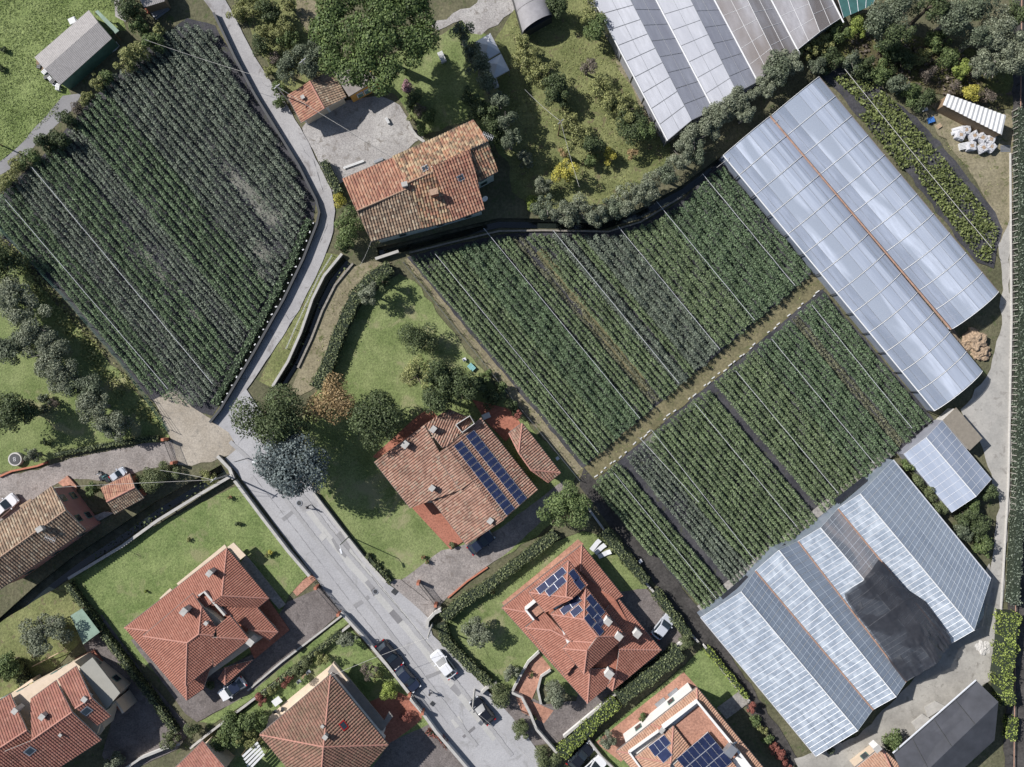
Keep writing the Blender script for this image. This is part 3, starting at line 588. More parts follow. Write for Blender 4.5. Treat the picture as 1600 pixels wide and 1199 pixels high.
class House:
    def __init__(s, name, label, wall, tile, tw=0.30, row=0.42, amp=0.07, cat='house', gut='gutter_copper'):
        s.t = thing(name, label, cat); s.wall = wall; s.tile = tile; s.tw = tw; s.row = row; s.amp = amp; s.edges = {}; s.planes = []; s.gut = gut
    def face(s, e0, e1, he, others, ref=None, pitch=0.36, tile=None):
        """e0,e1 eave pixels at height he; others: pixels (px,py); ref=(index,height) fixes the plane by one of them"""
        a = P(*e0, he); b = P(*e1, he)
        if ref: c = P(*others[ref[0]], ref[1])
        else:
            d = (b - a).normalized(); nn = Vector((-d.y, d.x, 0)); m = sum((P(*q, he) for q in others), Vector()) / len(others)
            if (m - a).dot(nn) < 0: nn = -nn
            c = a + nn + Vector((0, 0, pitch))
        pl = Plane(a, b, c); pts = [a, b] + [pl.at(*q) for q in others]
        u = (b - a).normalized(); v = pl.n.cross(u)
        if v.z < 0: v = -v; u = -u
        r = MB().slab(pts, 0.16).build('roof', M['plaster_grey'] if s.tile else M['flat_roof_grey'], s.t)
        V, UV = tile_geo(pts, u, v, pl.n, a.copy() + pl.n * 0.01, s.tw, s.row, s.amp)
        vs = []; fs = []
        for poly in V:
            b0 = len(vs); vs += poly; fs.append(tuple(range(b0, b0 + len(poly))))
        me = mesh(vs, fs); uvl = me.uv_layers.new(name='UVMap'); uvl.data.foreach_set('uv', np.array(UV, dtype=np.float32).ravel())
        setp(link('roof_tiles', me, M[tile or s.tile], r), kind='stuff')
        px = [e0, e1] + list(others)
        for i in range(len(px)):
            j = (i + 1) % len(px); k = tuple(sorted((tuple(round(q) for q in px[i]), tuple(round(q) for q in px[j]))))
            if i == 0: continue
            s.edges.setdefault(k, []).append((pts[i], pts[j]) if k[0] == tuple(round(q) for q in px[i]) else (pts[j], pts[i]))
        off = Vector((0, 0, -0.08)); out = (v * -0.06)
        MB().tube(a + off + out, b + off + out, 0.07, n=6).build('gutter', M[s.gut], s.t)
        s.planes.append(pl); return pl
    def caps(s, mat=None):
        for k, l in s.edges.items():
            if len(l) < 2: continue
            a = max((q[0] for q in l), key=lambda p: p.z); b = max((q[1] for q in l), key=lambda p: p.z); mb = MB()
            n = max(1, int((b - a).length / 0.45)); z = Vector((0, 0, 0.05))
            for i in range(n): mb.tube(a + (b - a) * (i / n) + z, a + (b - a) * ((i + 1) / n) + z * 0.6, 0.14, 0.115, 7)
            mb.build('ridge', M['ridge_tile'] if mat is None else M[mat], s.t)
    def walls(s, pts, he, z0=0.0, inset=0.45, mat=None, windows=True, wmat='shutter_green', storeys=None, top=None):
        q = [P(x, y, he) for x, y in pts]; c = sum(q, Vector()) / len(q); poly = []
        n = len(q)
        for i in range(n):
            d = (q[i] - c); d.z = 0; poly.append(q[i] - d.normalized() * inset * 1.35)
        MB().prism(poly, z0, (top or he) - 0.12).build('wall', M[mat or s.wall], s.t)
        if windows:
            ar = sum(poly[i].x * poly[(i + 1) % n].y - poly[(i + 1) % n].x * poly[i].y for i in range(n)); sg = 1 if ar > 0 else -1
            for i in range(n):
                a, b = poly[i], poly[(i + 1) % n]; d = b - a; d.z = 0; L = d.length
                if L < 2.6: continue
                d.normalize(); nn = Vector((d.y, -d.x, 0)) * sg; k = max(1, int(L / 3.6)); rz = math.atan2(d.y, d.x)
                for j in range(k):
                    p = a + d * (L * (j + 0.5) / k)
                    for z in ([1.6, 4.4] if he > 5 else [1.6]):
                        if z < z0 + 1: continue
                        w = MB().box((p.x + nn.x * 0.02, p.y + nn.y * 0.02, z), (1.1, 0.12, 1.4), rz).build('window', M[wmat], s.t)
                        MB().box((p.x + nn.x * 0.06, p.y + nn.y * 0.06, z), (0.86, 0.08, 1.16), rz).build('pane', M['glass_dark'], w)
        return poly
    def chimney(s, px, py, h, size=(0.8, 0.6), hh=1.1, rz=0.9, mat='plaster_grey', cap='coping'):
        p = P(px, py, h + hh); c = MB().box((p.x, p.y, h + hh / 2 - 0.4), (size[0], size[1], hh + 0.8), rz).build('chimney', M[mat], s.t)
        mb = MB(); mb.box((p.x, p.y, h + hh + 0.10), (size[0] + 0.14, size[1] + 0.14, 0.1), rz); mb.box((p.x, p.y, h + hh + 0.03), (size[0] * 0.8, size[1] * 0.8, 0.06), rz)
        mb.build('chimney_cap', M[cap], c)
    def solar_grid(s, pl, quad, nu, nv, off=0.22):
        Q = [pl.at(*q, off) for q in quad]
        for i in range(nu):
            for j in range(nv):
                def bl(a, b): return Q[0] * (1 - a) * (1 - b) + Q[1] * a * (1 - b) + Q[2] * a * b + Q[3] * (1 - a) * b
                g = 0.012; c4 = [bl(i / nu + g / 3, j / nv + g / 3), bl((i + 1) / nu - g / 3, j / nv + g / 3), bl((i + 1) / nu - g / 3, (j + 1) / nv - g / 3), bl(i / nu + g / 3, (j + 1) / nv - g / 3)]
                s.panel(c4, pl.n)
    def panel(s, c4, n):
        f = MB().slab(list(c4), 0.05).build('solar_panel', M['alu'], s.t); c = sum(c4, Vector()) / 4; inn = []
        for p in c4: d = c - p; inn.append(p + d.normalized() * 0.035 + n * 0.006)
        MB().slab(inn, 0.004).build('cell_sheet', M['cell_blue'], f)
    def solar_at(s, pl, centres, d0, d1, L=1.62, W=1.0, off=0.2):
        for c in centres:
            o = pl.at(*c, off); a = (pl.at(c[0] + d0[0], c[1] + d0[1], off) - o).normalized(); b = pl.n.cross(a).normalized()
            s.panel([o - a * L / 2 - b * W / 2, o + a * L / 2 - b * W / 2, o + a * L / 2 + b * W / 2, o - a * L / 2 + b * W / 2], pl.n)
    def slab(s, name, pts, h, th, mat, z0=None):
        q = [P(x, y, h) for x, y in pts]; return MB().prism(q, h - th if z0 is None else z0, h).build(name, M[mat], s.t)
    def parapet(s, pts, h, z0, mat='white_wall', th=0.25, closed=False, name='parapet'):
        q = [P(x, y, h).to_2d() for x, y in pts]; q = q + [q[0]] if closed else q
        L, R = offset_line(q, th / 2); mb = MB()
        for i in range(len(q) - 1): mb.prism([L[i], R[i], R[i + 1], L[i + 1]], z0, h)
        return mb.build(name, M[mat], s.t)
    def skylight(s, pl, px, py, d, size=(1.0, 0.8), mat='glass_dark', frame='metal_grey', off=0.16):
        o = pl.at(px, py, off); a = (pl.at(px + d[0], py + d[1], off) - o).normalized(); b = pl.n.cross(a)
        def q(k, z): return [o + a * size[0] * k * x / 2 + b * size[1] * k * y / 2 + pl.n * z for x, y in ((-1, -1), (1, -1), (1, 1), (-1, 1))]
        f = MB().slab(q(1.25, 0), 0.14).build('skylight', M[frame], s.t); MB().slab(q(0.95, 0.012), 0.01).build('pane', M[mat], f)
    def aerial(s, px, py, h, hh=2.0):
        p = P(px, py, h); mb = MB(); mb.tube(p, p + Vector((0, 0, hh)), 0.035, n=5); t = p + Vector((0, 0, hh))
        mb.tube(t + Vector((-0.7, 0.3, 0)), t + Vector((0.7, -0.3, 0)), 0.025, n=4)
        for k in range(-3, 4): c = t + Vector((0.22 * k, -0.095 * k, 0)); mb.tube(c + Vector((-0.15, -0.35, 0)), c + Vector((0.15, 0.35, 0)), 0.018, n=4)
        mb.build('aerial', M['metal_white'], s.t)
    def dish(s, px, py, h, r=0.45):
        p = P(px, py, h + 0.7); me = []; mb = MB(); q = Vector((0.4, -0.6, 0.6)).to_track_quat('Z', 'Y'); vs = [p]; n = 12
        for i in range(n): t = 2 * math.pi * i / n; vs.append(p + q @ Vector((r * math.cos(t), r * math.sin(t), 0.16)))
        mb.add(vs, [(0, 1 + i, 1 + (i + 1) % n) for i in range(n)]); mb.tube(p, P(px, py, h - 0.4), 0.03, n=5); mb.build('satellite_dish', M['white_plastic'], s.t)
plain('ridge_tile', (0.44, 0.22, 0.17), 0.85, var=0.2, scale=4)
plain('ridge_old', (0.36, 0.24, 0.17), 0.9, var=0.35, scale=4)

# --- red villa (lower left)
h = House('red_villa', 'red tiled villa with stepped hip roofs on the front lawn', 'cream_wall', 'tile_red', 0.32, 0.42, 0.10)
h.walls([(200, 982), (353, 863), (416, 934), (398, 955), (430, 988), (330, 1060), (293, 1088)], 3.0)
h.face((195, 981), (354.5, 857), 3.0, [(347, 931), (268, 990)], (0, 5.0))
h.face((354.5, 857), (420, 935), 3.0, [(347, 931)], (0, 5.0))
h.face((420, 935), (402, 950), 3.0, [(330, 946), (347, 931)], (1, 5.0))
h.face((195, 981), (292, 1094), 3.0, [(292, 1020), (268, 990)], (1, 5.0))
h.face((292, 1094), (318, 1076), 3.0, [(330, 1040), (292, 1020)])
h.face((402, 950), (434.5, 987.5), 3.0, [(392, 985), (350, 962), (350, 948)])
h.face((434.5, 987.5), (420, 1001), 3.0, [(392, 985)])
h.face((352, 1070), (395, 1031), 2.6, [(352, 1043)], None, 0.3)
h.face((341, 1060), (352, 1070), 2.6, [(352, 1043)], None, 0.3)
h.walls([(228, 994), (302, 933), (385, 998), (336, 1040), (291, 1066)], 5.4, 3.0, 0.3, windows=False)
h.face((224, 994), (301.6, 928), 5.4, [(315, 948), (310.6, 991), (292.6, 1004.4)], (2, 7.1))
h.face((224, 994), (290.4, 1072), 5.4, [(292.6, 1004.4)], (0, 7.1))
p3 = h.face((290.4, 1072), (332, 1038), 5.4, [(334, 993), (310.6, 991), (292.6, 1004.4)], (2, 7.1))
h.face((334, 1042), (389.5, 999), 5.4, [(339, 996), (331, 996)])
h.face((359, 961.6), (389.5, 999), 5.4, [(339, 996), (338, 980)])
h.face((315, 948), (338, 980), 6.2, [(334, 993), (310.6, 991)], (1, 7.1))
h.slab('roof_deck', [(235, 985), (300, 935), (345, 938), (388, 985), (330, 1045), (293, 1060)], 3.7, 0.2, 'terracotta_floor')
h.slab('terrace_floor', [(309, 932), (318, 926), (350, 962), (340, 970)], 4.0, 0.2, 'terracotta_floor')
h.parapet([(309, 932), (319, 925), (351, 962)], 5.0, 3.8, 'plaster_grey', 0.3)
h.slab('terrace', [(405, 938), (418, 935), (452, 985), (398, 1030), (385, 1005)], 0.35, 0.3, 'terracotta_floor')
h.slab('balcony', [(276, 912), (351, 851), (355, 857), (281, 918)], 2.6, 0.2, 'cream_wall')
h.slab('balcony', [(355, 855), (365, 848), (384, 868), (374, 876)], 2.6, 0.2, 'cream_wall')
h.slab('balcony', [(249, 935), (266, 919), (271, 925), (254, 941)], 2.6, 0.2, 'cream_wall')
h.slab('steps', [(384, 868), (402, 890), (446, 945), (436, 952), (390, 900), (376, 880)], 0.4, 0.4, 'paving_grey')
h.slab('walkway', [(455, 922), (490, 894), (498, 902), (464, 932)], 0.06, 0.06, 'terracotta_pale')
h.caps(); h.chimney(327, 896, 4.3); h.chimney(287, 956, 6.6, (0.9, 0.7)); h.chimney(391, 1004, 4.6, (0.8, 0.8), 1.2); h.chimney(322, 974, 6.4, (0.4, 0.4), 0.6)

# --- solar house (centre)
h = House('solar_house', 'sprawling pink tiled house with two long rows of solar panels', 'cream_wall', 'tile_pink', 0.36, 0.42, 0.14)
h.walls([(592, 722), (664, 670), (750, 660), (835, 765), (735, 843), (690, 790), (645, 788)], 3.2, inset=0.3)
pm = h.face((751, 653), (840, 766), 3.8, [(787, 812.7), (698, 698)], (0, 6.4))
h.face((684, 793), (729.3, 851.7), 4.0, [(787, 812.7), (739, 751)], (0, 6.4))
h.face((585, 721.7), (641.5, 794), 3.2, [(720, 765), (663, 664)], (1, 5.9))
h.face((671, 777), (684, 793), 3.7, [(720, 765), (705, 745)], None, 0.3)
h.face((681, 712), (720, 765), 5.95, [(739, 751), (698, 698)], (1, 6.4))
h.face((700, 640), (741, 657), 4.0, [(698, 698), (691, 700), (663, 664)], (2, 5.6))
h.caps(); 
h.solar_grid(pm, [(708.8, 696.7), (720.7, 688), (805, 795.4), (792.2, 806.2)], 1, 13)
h.solar_grid(pm, [(727.2, 681.5), (740.2, 671.8), (823.7, 779.1), (811.7, 789.9)], 1, 13)
h.walls([(799, 678), (816, 667), (872, 740), (857, 750)], 3.0, inset=0.3)
h.face((816, 662), (875.7, 739), 3.0, [(830, 734.7), (810.6, 707.5)], (0, 4.1))
h.face((795.5, 677), (816, 662), 3.0, [(810.6, 707.5)], (0, 4.1))
h.face((875.7, 739), (857, 754), 3.0, [(830, 734.7)], (0, 4.1))
h.face((795.5, 677), (857, 754), 3.0, [(830, 734.7), (810.6, 707.5)], (0, 4.1)); h.edges = {k: l for k, l in h.edges.items() if k[0][0] > 790 and len(l) > 1}; h.caps()
h.slab('terrace', [(644, 794), (672, 774), (724, 846), (704, 859)], 0.25, 0.25, 'terracotta_floor')
h.slab('patio', [(738, 625), (800, 640), (815, 665), (790, 690), (760, 660)], 0.12, 0.12, 'terracotta_floor')
h.slab('patio', [(652, 650), (672, 638), (684, 652), (664, 664), (590, 717), (582, 714)], 0.12, 0.12, 'terracotta_floor')
h.parapet([(712, 664), (734, 650), (741, 662), (722, 676)], 5.5, 4.2, 'plaster_grey', 0.12, True, 'roof_well')
h.chimney(633, 695, 4.8, (0.9, 0.7), 1.2); h.chimney(677, 671, 5.2, (0.8, 0.6), 1.5); h.chimney(675, 763, 4.9, (0.7, 0.6), 0.7); h.chimney(766, 814, 5.6, (0.7, 0.6), 0.8)
h.skylight(pm, 828, 692, (3, 4), (0.5, 0.5))

# --- solar villa (lower centre)
h = House('solar_villa', 'red hip-roofed villa with scattered solar panels and four white chimneys', 'white_wall', 'tile_red', 0.32, 0.42, 0.10)
h.walls([(790, 950), (905, 858), (965, 930), (1026, 1014), (957, 1072), (918, 1092)], 3.0)
h.face((785, 950), (842, 905), 3.0, [(885, 930), (830, 958)])
h.face((842, 905), (909, 852), 3.0, [(906.7, 893), (885, 930)], None, 0.3)
h.face((909, 852), (973, 931.6), 3.0, [(960, 938), (906.7, 893)], None, 0.36)
h.face((785, 950), (918, 1098.7), 3.0, [(922, 1045), (830, 958)])
h.face((918, 1098.7), (946, 1075), 3.0, [(963, 1045), (922, 1045)])
h.face((957, 1079), (1032.9, 1015.7), 3.0, [(967.4, 1014.6), (963, 1048)])
h.face((962.8, 931.6), (1032.9, 1015.7), 3.0, [(967.4, 1014.6), (940, 960)])
h.face((948, 1072), (957, 1079), 3.0, [(963, 1048)])
h.face((821, 981), (884, 1056), 4.0, [(905, 1030), (893, 1002), (862, 985)], None, 0.36)
h.face((821, 981), (851, 957), 4.0, [(893, 1002), (862, 985)], None, 0.36)
h.walls([(832, 926), (887, 882), (913, 912), (880, 960), (850, 952)], 5.6, 3.0, 0.3, windows=False)
pa = h.face((827, 926), (888, 876.7), 5.6, [(884.5, 933)], (0, 7.2))
pb = h.face((888, 876.7), (918, 914), 5.6, [(895, 935), (884.5, 933)], (1, 7.2))
h.face((827, 926), (852, 957), 5.6, [(895, 935), (884.5, 933)], (1, 7.2))
h.walls([(866, 960), (915, 923), (970, 994), (912, 1046), (884, 1012)], 5.6, 3.0, 0.3, windows=False)
pc = h.face((861, 960), (915, 917.6), 5.6, [(912.5, 968)], (0, 7.3))
pd = h.face((915, 917.6), (977, 993.6), 5.6, [(933.6, 994.7), (912.5, 968)], (1, 7.3))
h.face((977, 993.6), (912.5, 1053), 5.6, [(917, 1017), (933.6, 994.7)], (1, 7.3))
h.face((861, 960), (893, 1002), 5.6, [(928, 1004), (933.6, 994.7), (912.5, 968)], (2, 7.3))
h.face((880, 1013.4), (912.5, 1053), 5.6, [(917, 1017)], (0, 7.0))
h.face((880, 1013.4), (893, 1002), 5.6, [(928, 1004), (917, 1017)], (1, 7.0))
h.caps()
c = lambda x, y: (770 + x / 4.28, 830 + y / 4.28)
h.solar_at(pa, [c(330, 380), c(390, 330), c(450, 282), c(392, 395), c(450, 343)], (60, -50), 0)
h.solar_at(pb, [c(545, 297), c(578, 352)], (30, 38), 0)
h.solar_at(pc, [c(490, 520), c(550, 470), c(558, 535)], (60, -50), 0)
h.solar_at(pd, [c(662, 467), c(660, 538), c(712, 527), c(648, 597), c(712, 597), c(705, 657)], (30, 38), 0)
h.chimney(950, 972, 6.4, (0.8, 0.8), 1.0, 0.9, 'white_wall'); h.chimney(967, 995, 5.9, (0.8, 0.8), 1.0, 0.9, 'white_wall'); h.chimney(996, 991, 4.0, (0.9, 0.8), 1.1, 0.9, 'white_wall'); h.chimney(952, 1054, 4.0, (1.0, 0.9), 1.2, 0.9, 'white_wall')
h.slab('roof_deck', [(815, 955), (895, 885), (960, 935), (1000, 1005), (962, 1050), (920, 1070), (850, 1010)], 3.55, 0.2, 'terracotta_floor')
h.slab('terrace_floor', [(917, 893), (930, 888), (962, 930), (942, 948)], 3.3, 0.2, 'terracotta_floor')
h.slab('terrace_floor', [(824, 953), (838, 940), (850, 955), (834, 967)], 4.3, 0.2, 'terracotta_pale')
h.parapet([(821, 953), (838, 939)], 5.0, 3.4, 'white_wall'); h.parapet([(821, 953), (834, 969)], 5.0, 3.4, 'white_wall')
h.slab('patio', [(784, 942), (838, 898), (903, 843), (912, 850), (846, 905), (790, 950)], 0.15, 0.15, 'terracotta_pale')

# --- cream villa with the roof terrace (bottom, right of centre)
h = House('terrace_villa', 'orange tiled white villa with roof terrace and large solar array', 'white_wall', 'tile_orange', 0.34, 0.42, 0.10)
h.walls([(975, 1172), (1022, 1134), (1088, 1082), (1190, 1205), (1150, 1260), (1040, 1260)], 5.8)
h.face((1088.7, 1074.7), (1017, 1131.6), 5.8, [(1036, 1139), (1089.5, 1096.6)], None, 0.32)
h.face((1088.7, 1074.7), (1230, 1245), 5.8, [(1215, 1250), (1089.5, 1096.6)], None, 0.32)
h.face((963.6, 1173.8), (1017, 1131.6), 5.8, [(1036, 1139), (983, 1177)], None, 0.32)
h.face((963.6, 1173.8), (1030, 1250), 5.8, [(1045, 1245), (983, 1177)], None, 0.32)
h.walls([(994, 1182), (1052, 1138), (1076, 1168), (1120, 1230), (1040, 1250)], 6.3, 5.5, 0.1, windows=False)
pa = h.face((992.8, 1182.7), (1052, 1134.8), 6.4, [(1048, 1192.5)], (0, 7.7))
h.face((992.8, 1182.7), (1040, 1245), 6.4, [(1048, 1192.5)], (0, 7.7))
h.face((1052, 1134.8), (1078, 1168), 6.4, [(1048, 1192.5)], (0, 7.7))
pb = h.face((1106, 1144), (1150, 1198), 6.5, [(1090, 1240), (1052, 1195)], None, 0.22)
h.slab('terrace_floor', [(1054, 1135), (1092, 1103), (1155, 1178), (1115, 1212)], 5.9, 0.3, 'terracotta_pale')
h.parapet([(1036, 1138), (1089.5, 1097), (1152, 1173), (1200, 1235)], 7.0, 5.4, 'white_wall', 0.35)
h.parapet([(983, 1176), (1036, 1138)], 6.6, 5.4, 'white_wall', 0.25); h.parapet([(983, 1176), (1030, 1240)], 6.6, 5.4, 'white_wall', 0.25)
h.caps(); c = lambda x, y: (940 + x / 6.154, 1030 + y / 6.154)
h.solar_grid(pa, [c(445, 845), c(600, 728), c(668, 810), c(515, 940)], 3, 1); h.solar_at(pa, [c(598, 915)], (38, 46), 0, 1.6, 1.7)
h.solar_grid(pb, [c(1022, 702), c(1258, 988), c(960, 1235), c(718, 960)], 3, 6)
h.chimney(1034, 1141, 6.3, (0.7, 0.5), 0.5, 0.9, 'red_brick'); h.dish(1147, 1160, 6.3)
MB().box(P(1141, 1172, 7.2), (1.6, 1.2, 1.2), 0.9).build('water_tank', M['metal_grey'], h.t)
for q in ((1052, 1083), (1032, 1098), (992, 1142)):
    p = P(*q, 0.2); MB().box((p.x, p.y, 0.2), (1.7, 0.7, 0.06), 0.68).build('light_well', M['metal_grey'], h.t)

# --- mossy pyramid house (bottom, left of centre)
h = House('pyramid_house', 'mossy pyramid-roofed house with corner balcony beside the street wall', 'white_wall', 'tile_moss', 0.40, 0.40, 0.14)
h.walls([(411, 1149), (516, 1060), (600, 1164), (505, 1250)], 6.0)
h.face((406.4, 1148), (516.6, 1054.4), 6.0, [(505.6, 1167)], (0, 9.0))
pb = h.face((516.6, 1054.4), (606.4, 1163.8), 6.0, [(505.6, 1167)], (0, 9.0))
h.face((606.4, 1163.8), (520, 1262), 6.0, [(503, 1200), (505.6, 1167)], (1, 9.0))
h.face((406.4, 1148), (500, 1262), 6.0, [(503, 1200), (505.6, 1167)], (1, 9.0))
h.caps(); h.chimney(508, 1152, 8.2, (0.5, 0.5), 1.0); h.chimney(504, 1135, 7.9, (0.3, 0.3), 0.5)
h.skylight(pb, 537, 1134, (3, 4), (1.0, 0.7), frame='lamp_red')
h.slab('balcony', [(520, 1037), (532, 1044), (600, 1126), (608, 1112), (614, 1120), (598, 1142), (590, 1140), (512, 1050)], 2.7, 0.25, 'flat_roof_grey')
h.parapet([(520, 1037), (544, 1066)], 3.3, 2.4, 'cream_wall', 0.25); h.parapet([(516, 1054), (600, 1156)], 3.6, 2.4, 'white_wall', 0.2)
h.slab('walkway', [(452, 1092), (520, 1037), (512, 1056), (415, 1140), (420, 1120)], 0.2, 0.2, 'cream_wall')

# --- row houses (bottom left corner)
h = House('row_houses', 'terraced row of red roofed houses with flat beige terrace', 'cream_wall', 'tile_brick', 0.40, 0.44, 0.12)
h.walls([(-40, 1110), (48, 1062), (118, 1028), (186, 1084), (166, 1122), (158, 1150), (60, 1215), (-40, 1262)], 5.2, inset=0.5)
c = lambda x, y: (x / 6.027, 1000 + y / 6.027)
h.face(c(-240, 730), c(100, 510), 6.0, [c(255, 850), c(-85, 1070)], (0, 7.8))
h.face(c(500, 1085), c(-60, 1450), 5.6, [c(-300, 1210), c(-85, 1070), c(255, 850)], (2, 7.8))
h.face(c(290, 560), c(530, 385), 6.2, [c(680, 680), c(300, 945)], (0, 8.2))
pb = h.face(c(955, 940), c(420, 1290), 5.8, [c(40, 1050), c(300, 945), c(680, 680)], (2, 8.2))
h.face(c(545, 375), c(720, 250), 6.0, [c(865, 545), c(710, 645)], (0, 7.6))
pc = h.face(c(1045, 715), c(915, 805), 6.0, [c(710, 645), c(865, 545)], (1, 7.6))
h.caps()
h.slab('flat_roof', [c(745, 265), c(870, 165), c(1130, 500), c(1000, 655)], 5.8, 0.3, 'flat_roof_beige')
h.slab('terrace', [c(130, 530), c(300, 400), c(390, 470), c(330, 650), c(225, 735)], 3.4, 0.3, 'yellow_wall')
h.slab('terrace', [c(700, 180), c(880, 95), c(1255, 590), c(1140, 680), c(1000, 560)], 0.5, 0.5, 'terracotta_floor')
h.slab('terrace', [c(600, 880), c(640, 860), c(785, 1000), c(705, 1075)], 3.0, 0.3, 'yellow_wall')
h.parapet([c(660, 1010), c(700, 1070), c(780, 1005)], 4.0, 2.8, 'white_wall', 0.25)
h.parapet([c(1000, 655), c(1090, 580), c(1160, 690)], 4.4, 0.0, 'cream_wall', 0.35); h.slab('stair_roof', [c(880, 850), c(960, 790), c(980, 840), c(935, 900)], 4.5, 0.3, 'cream_wall')
h.parapet([c(110, 520), c(310, 380)], 2.2, 0, 'cream_wall', 0.5)
h.skylight(pb, *c(280, 1050), (3, -2.5), (1.1, 0.9)); h.skylight(pc, *c(815, 672), (3, -2.5), (1.1, 0.9))
h.chimney(*c(395, 725), 7.4, (0.7, 0.6), 0.9); h.chimney(*c(140, 670), 7.0, (0.7, 0.6), 0.9); h.chimney(*c(795, 560), 7.0, (0.6, 0.6), 0.8, 0.9, 'plaster_grey'); h.chimney(*c(570, 895), 7.2, (0.3, 0.3), 0.5)

# --- old roadside house (left edge) and its small annex
h = House('roadside_house', 'old weathered tile house with pink gable wall beside the drive', 'pink_wall', 'tile_weathered', 0.42, 0.45, 0.16)
c = lambda x, y: (x / 5.517, 720 + y / 5.517)
h.walls([c(-300, 760), c(450, 225), c(730, 590), c(-10, 1115)], 5.6, inset=0.3)
a, b = P(*c(452, 224), 5.6), P(*c(732, 592), 5.6); r1 = P(*c(570, 425), 7.3)
h.face(c(-300, 762), c(450, 220), 5.6, [c(570, 425), c(-180, 962)], (0, 7.3))
h.face(c(735, 595), c(-10, 1110), 5.6, [c(-180, 962), c(570, 425)], (1, 7.3)); h.caps('ridge_old')
MB().add([a + Vector((-0.25, 0.1, -0.1)), b + Vector((-0.25, 0.1, -0.1)), r1 + Vector((-0.25, 0.1, -0.2))], [(0, 1, 2)]).build('gable', M['pink_wall'], h.t)
h.slab('porch', [c(500, 190), c(580, 130), c(660, 220), c(640, 300)], 0.4, 0.4, 'terracotta_pale')
h.slab('stair_block', [c(800, 480), c(900, 440), c(980, 450), c(850, 520)], 0.5, 0.5, 'paving_grey')
h.slab('awning', [c(165, 390), c(262, 328), c(275, 345), c(178, 408)], 2.6, 0.1, 'straw')
h.chimney(*c(340, 590), 6.9, (0.8, 0.6), 1.2, 0.6); h.aerial(*c(490, 655), 6.6, 1.8)
h.parapet([c(-60, 800), c(0, 810), c(150, 960)], 5.4, 0.0, 'plaster_grey', 0.5, name='party_wall')
h = House('garden_annex', 'small red tiled outbuilding between two bushes by the drive', 'red_brick', 'tile_oldred', 0.32, 0.42, 0.07, 'outbuilding')
h.walls([(160, 763), (203, 743), (221, 777), (178, 800)], 2.5, inset=0.2)
h.face((157.7, 762.6), (203, 740.8), 2.5, [(211, 761.7), (166.8, 784.3)], (0, 3.5)); h.face((178.5, 803.4), (224.8, 778), 2.5, [(211, 761.7), (166.8, 784.3)], (0, 3.5), tile='tile_weathered'); h.caps()

# --- old farmhouse (top centre)
h = House('old_farmhouse', 'large old farmhouse with patchwork orange tile roof by the courtyard', 'pale_green_wall', 'tile_old', 0.42, 0.46, 0.17)
h.walls([(540, 281), (612, 252), (737, 195), (760, 225), (774, 266), (742, 284), (754, 324), (660, 352), (582, 371)], 6.0, inset=0.25)
h.face((535, 280), (616, 246), 6.0, [(642, 293), (557, 330)], (0, 7.4), tile='tile_oldred')
h.face((580, 377), (663, 355), 6.0, [(642, 293), (557, 330)], (0, 7.4), tile='tile_weathered')
pm = h.face((613, 245), (668, 221), 6.3, [(678, 268), (637, 286)], (0, 7.9))
h.face((659, 357), (708, 345), 6.0, [(678, 268), (637, 286)], (0, 7.9))
h.face((668, 221), (740, 188), 6.4, [(763, 221), (674, 261)], (1, 8.2))
pr = h.face((708, 345), (757, 327), 6.0, [(734, 233), (674, 261)], (1, 8.2), tile='tile_oldred')
h.face((744, 285), (778, 268), 6.2, [(763, 222), (734, 235)], (1, 7.9))
h.caps('ridge_old')
h.chimney(678, 300, 7.3, (1.0, 0.7), 1.3, 0.25, 'red_brick', 'ridge_old'); h.chimney(632, 288, 7.4, (0.7, 0.5), 1.0, 0.25)
h.skylight(pm, 664, 263, (4, -2), (0.8, 0.7)); h.skylight(pr, 720, 278, (4, -2), (0.8, 0.7)); h.skylight(pm, 680, 240, (4, -2), (1.2, 1.8), 'metal_dark', 'tile_oldred')
h.aerial(763, 220, 7.8, 2.2); h.dish(757, 310, 5.0)
# --- garage with the ochre room
h = House('courtyard_garage', 'small tiled garage with grey flat extension and ochre wall', 'cream_wall', 'tile_brick', 0.34, 0.42, 0.07, 'garage')
h.walls([(453, 150), (518, 116), (538, 151), (474, 188)], 2.8, inset=0.2, windows=False)
h.face((449, 149), (471, 192), 2.8, [(507, 170), (484, 127)], (0, 3.8), tile='tile_oldred'); h.face((520, 110), (541, 152), 2.8, [(507, 170), (484, 127)], (0, 3.8), tile='tile_weathered'); h.caps()
h.slab('flat_roof', [(520, 112), (535, 104), (578, 112), (590, 124), (545, 151)], 3.2, 0.25, 'flat_roof_grey')
q = [P(x, y, 3.2) for x, y in ((528, 116), (578, 110), (590, 126), (546, 149))]; MB().prism(q, 0, 2.94).build('wall', M['orange_wall'], h.t)
for k, (w_, m_) in enumerate(((0.30, 'shutter_green'), (0.55, 'shutter_green'), (0.8, 'glass_dark'))):
    p = q[3].lerp(q[2], w_); d = (q[2] - q[3]); w = MB().box((p.x + 0.06, p.y - 0.06, 1.7), (1.0, 0.25, 1.2), math.atan2(d.y, d.x)).build('window', M['white_wall'], h.t)
    MB().box((p.x + 0.12, p.y - 0.14, 1.7), (0.8, 0.2, 1.0), math.atan2(d.y, d.x)).build('pane', M[m_], w)
h.chimney(473, 152, 3.2, (0.4, 0.4), 0.5, 0.5, 'metal_grey')
for q_ in ((478, 184), (512, 165)): p = P(*q_, 1.4); MB().box((p.x, p.y - 0.4, 1.4), (0.35, 0.35, 2.7), 0.5).build('pillar', M['white_wall'], h.t)

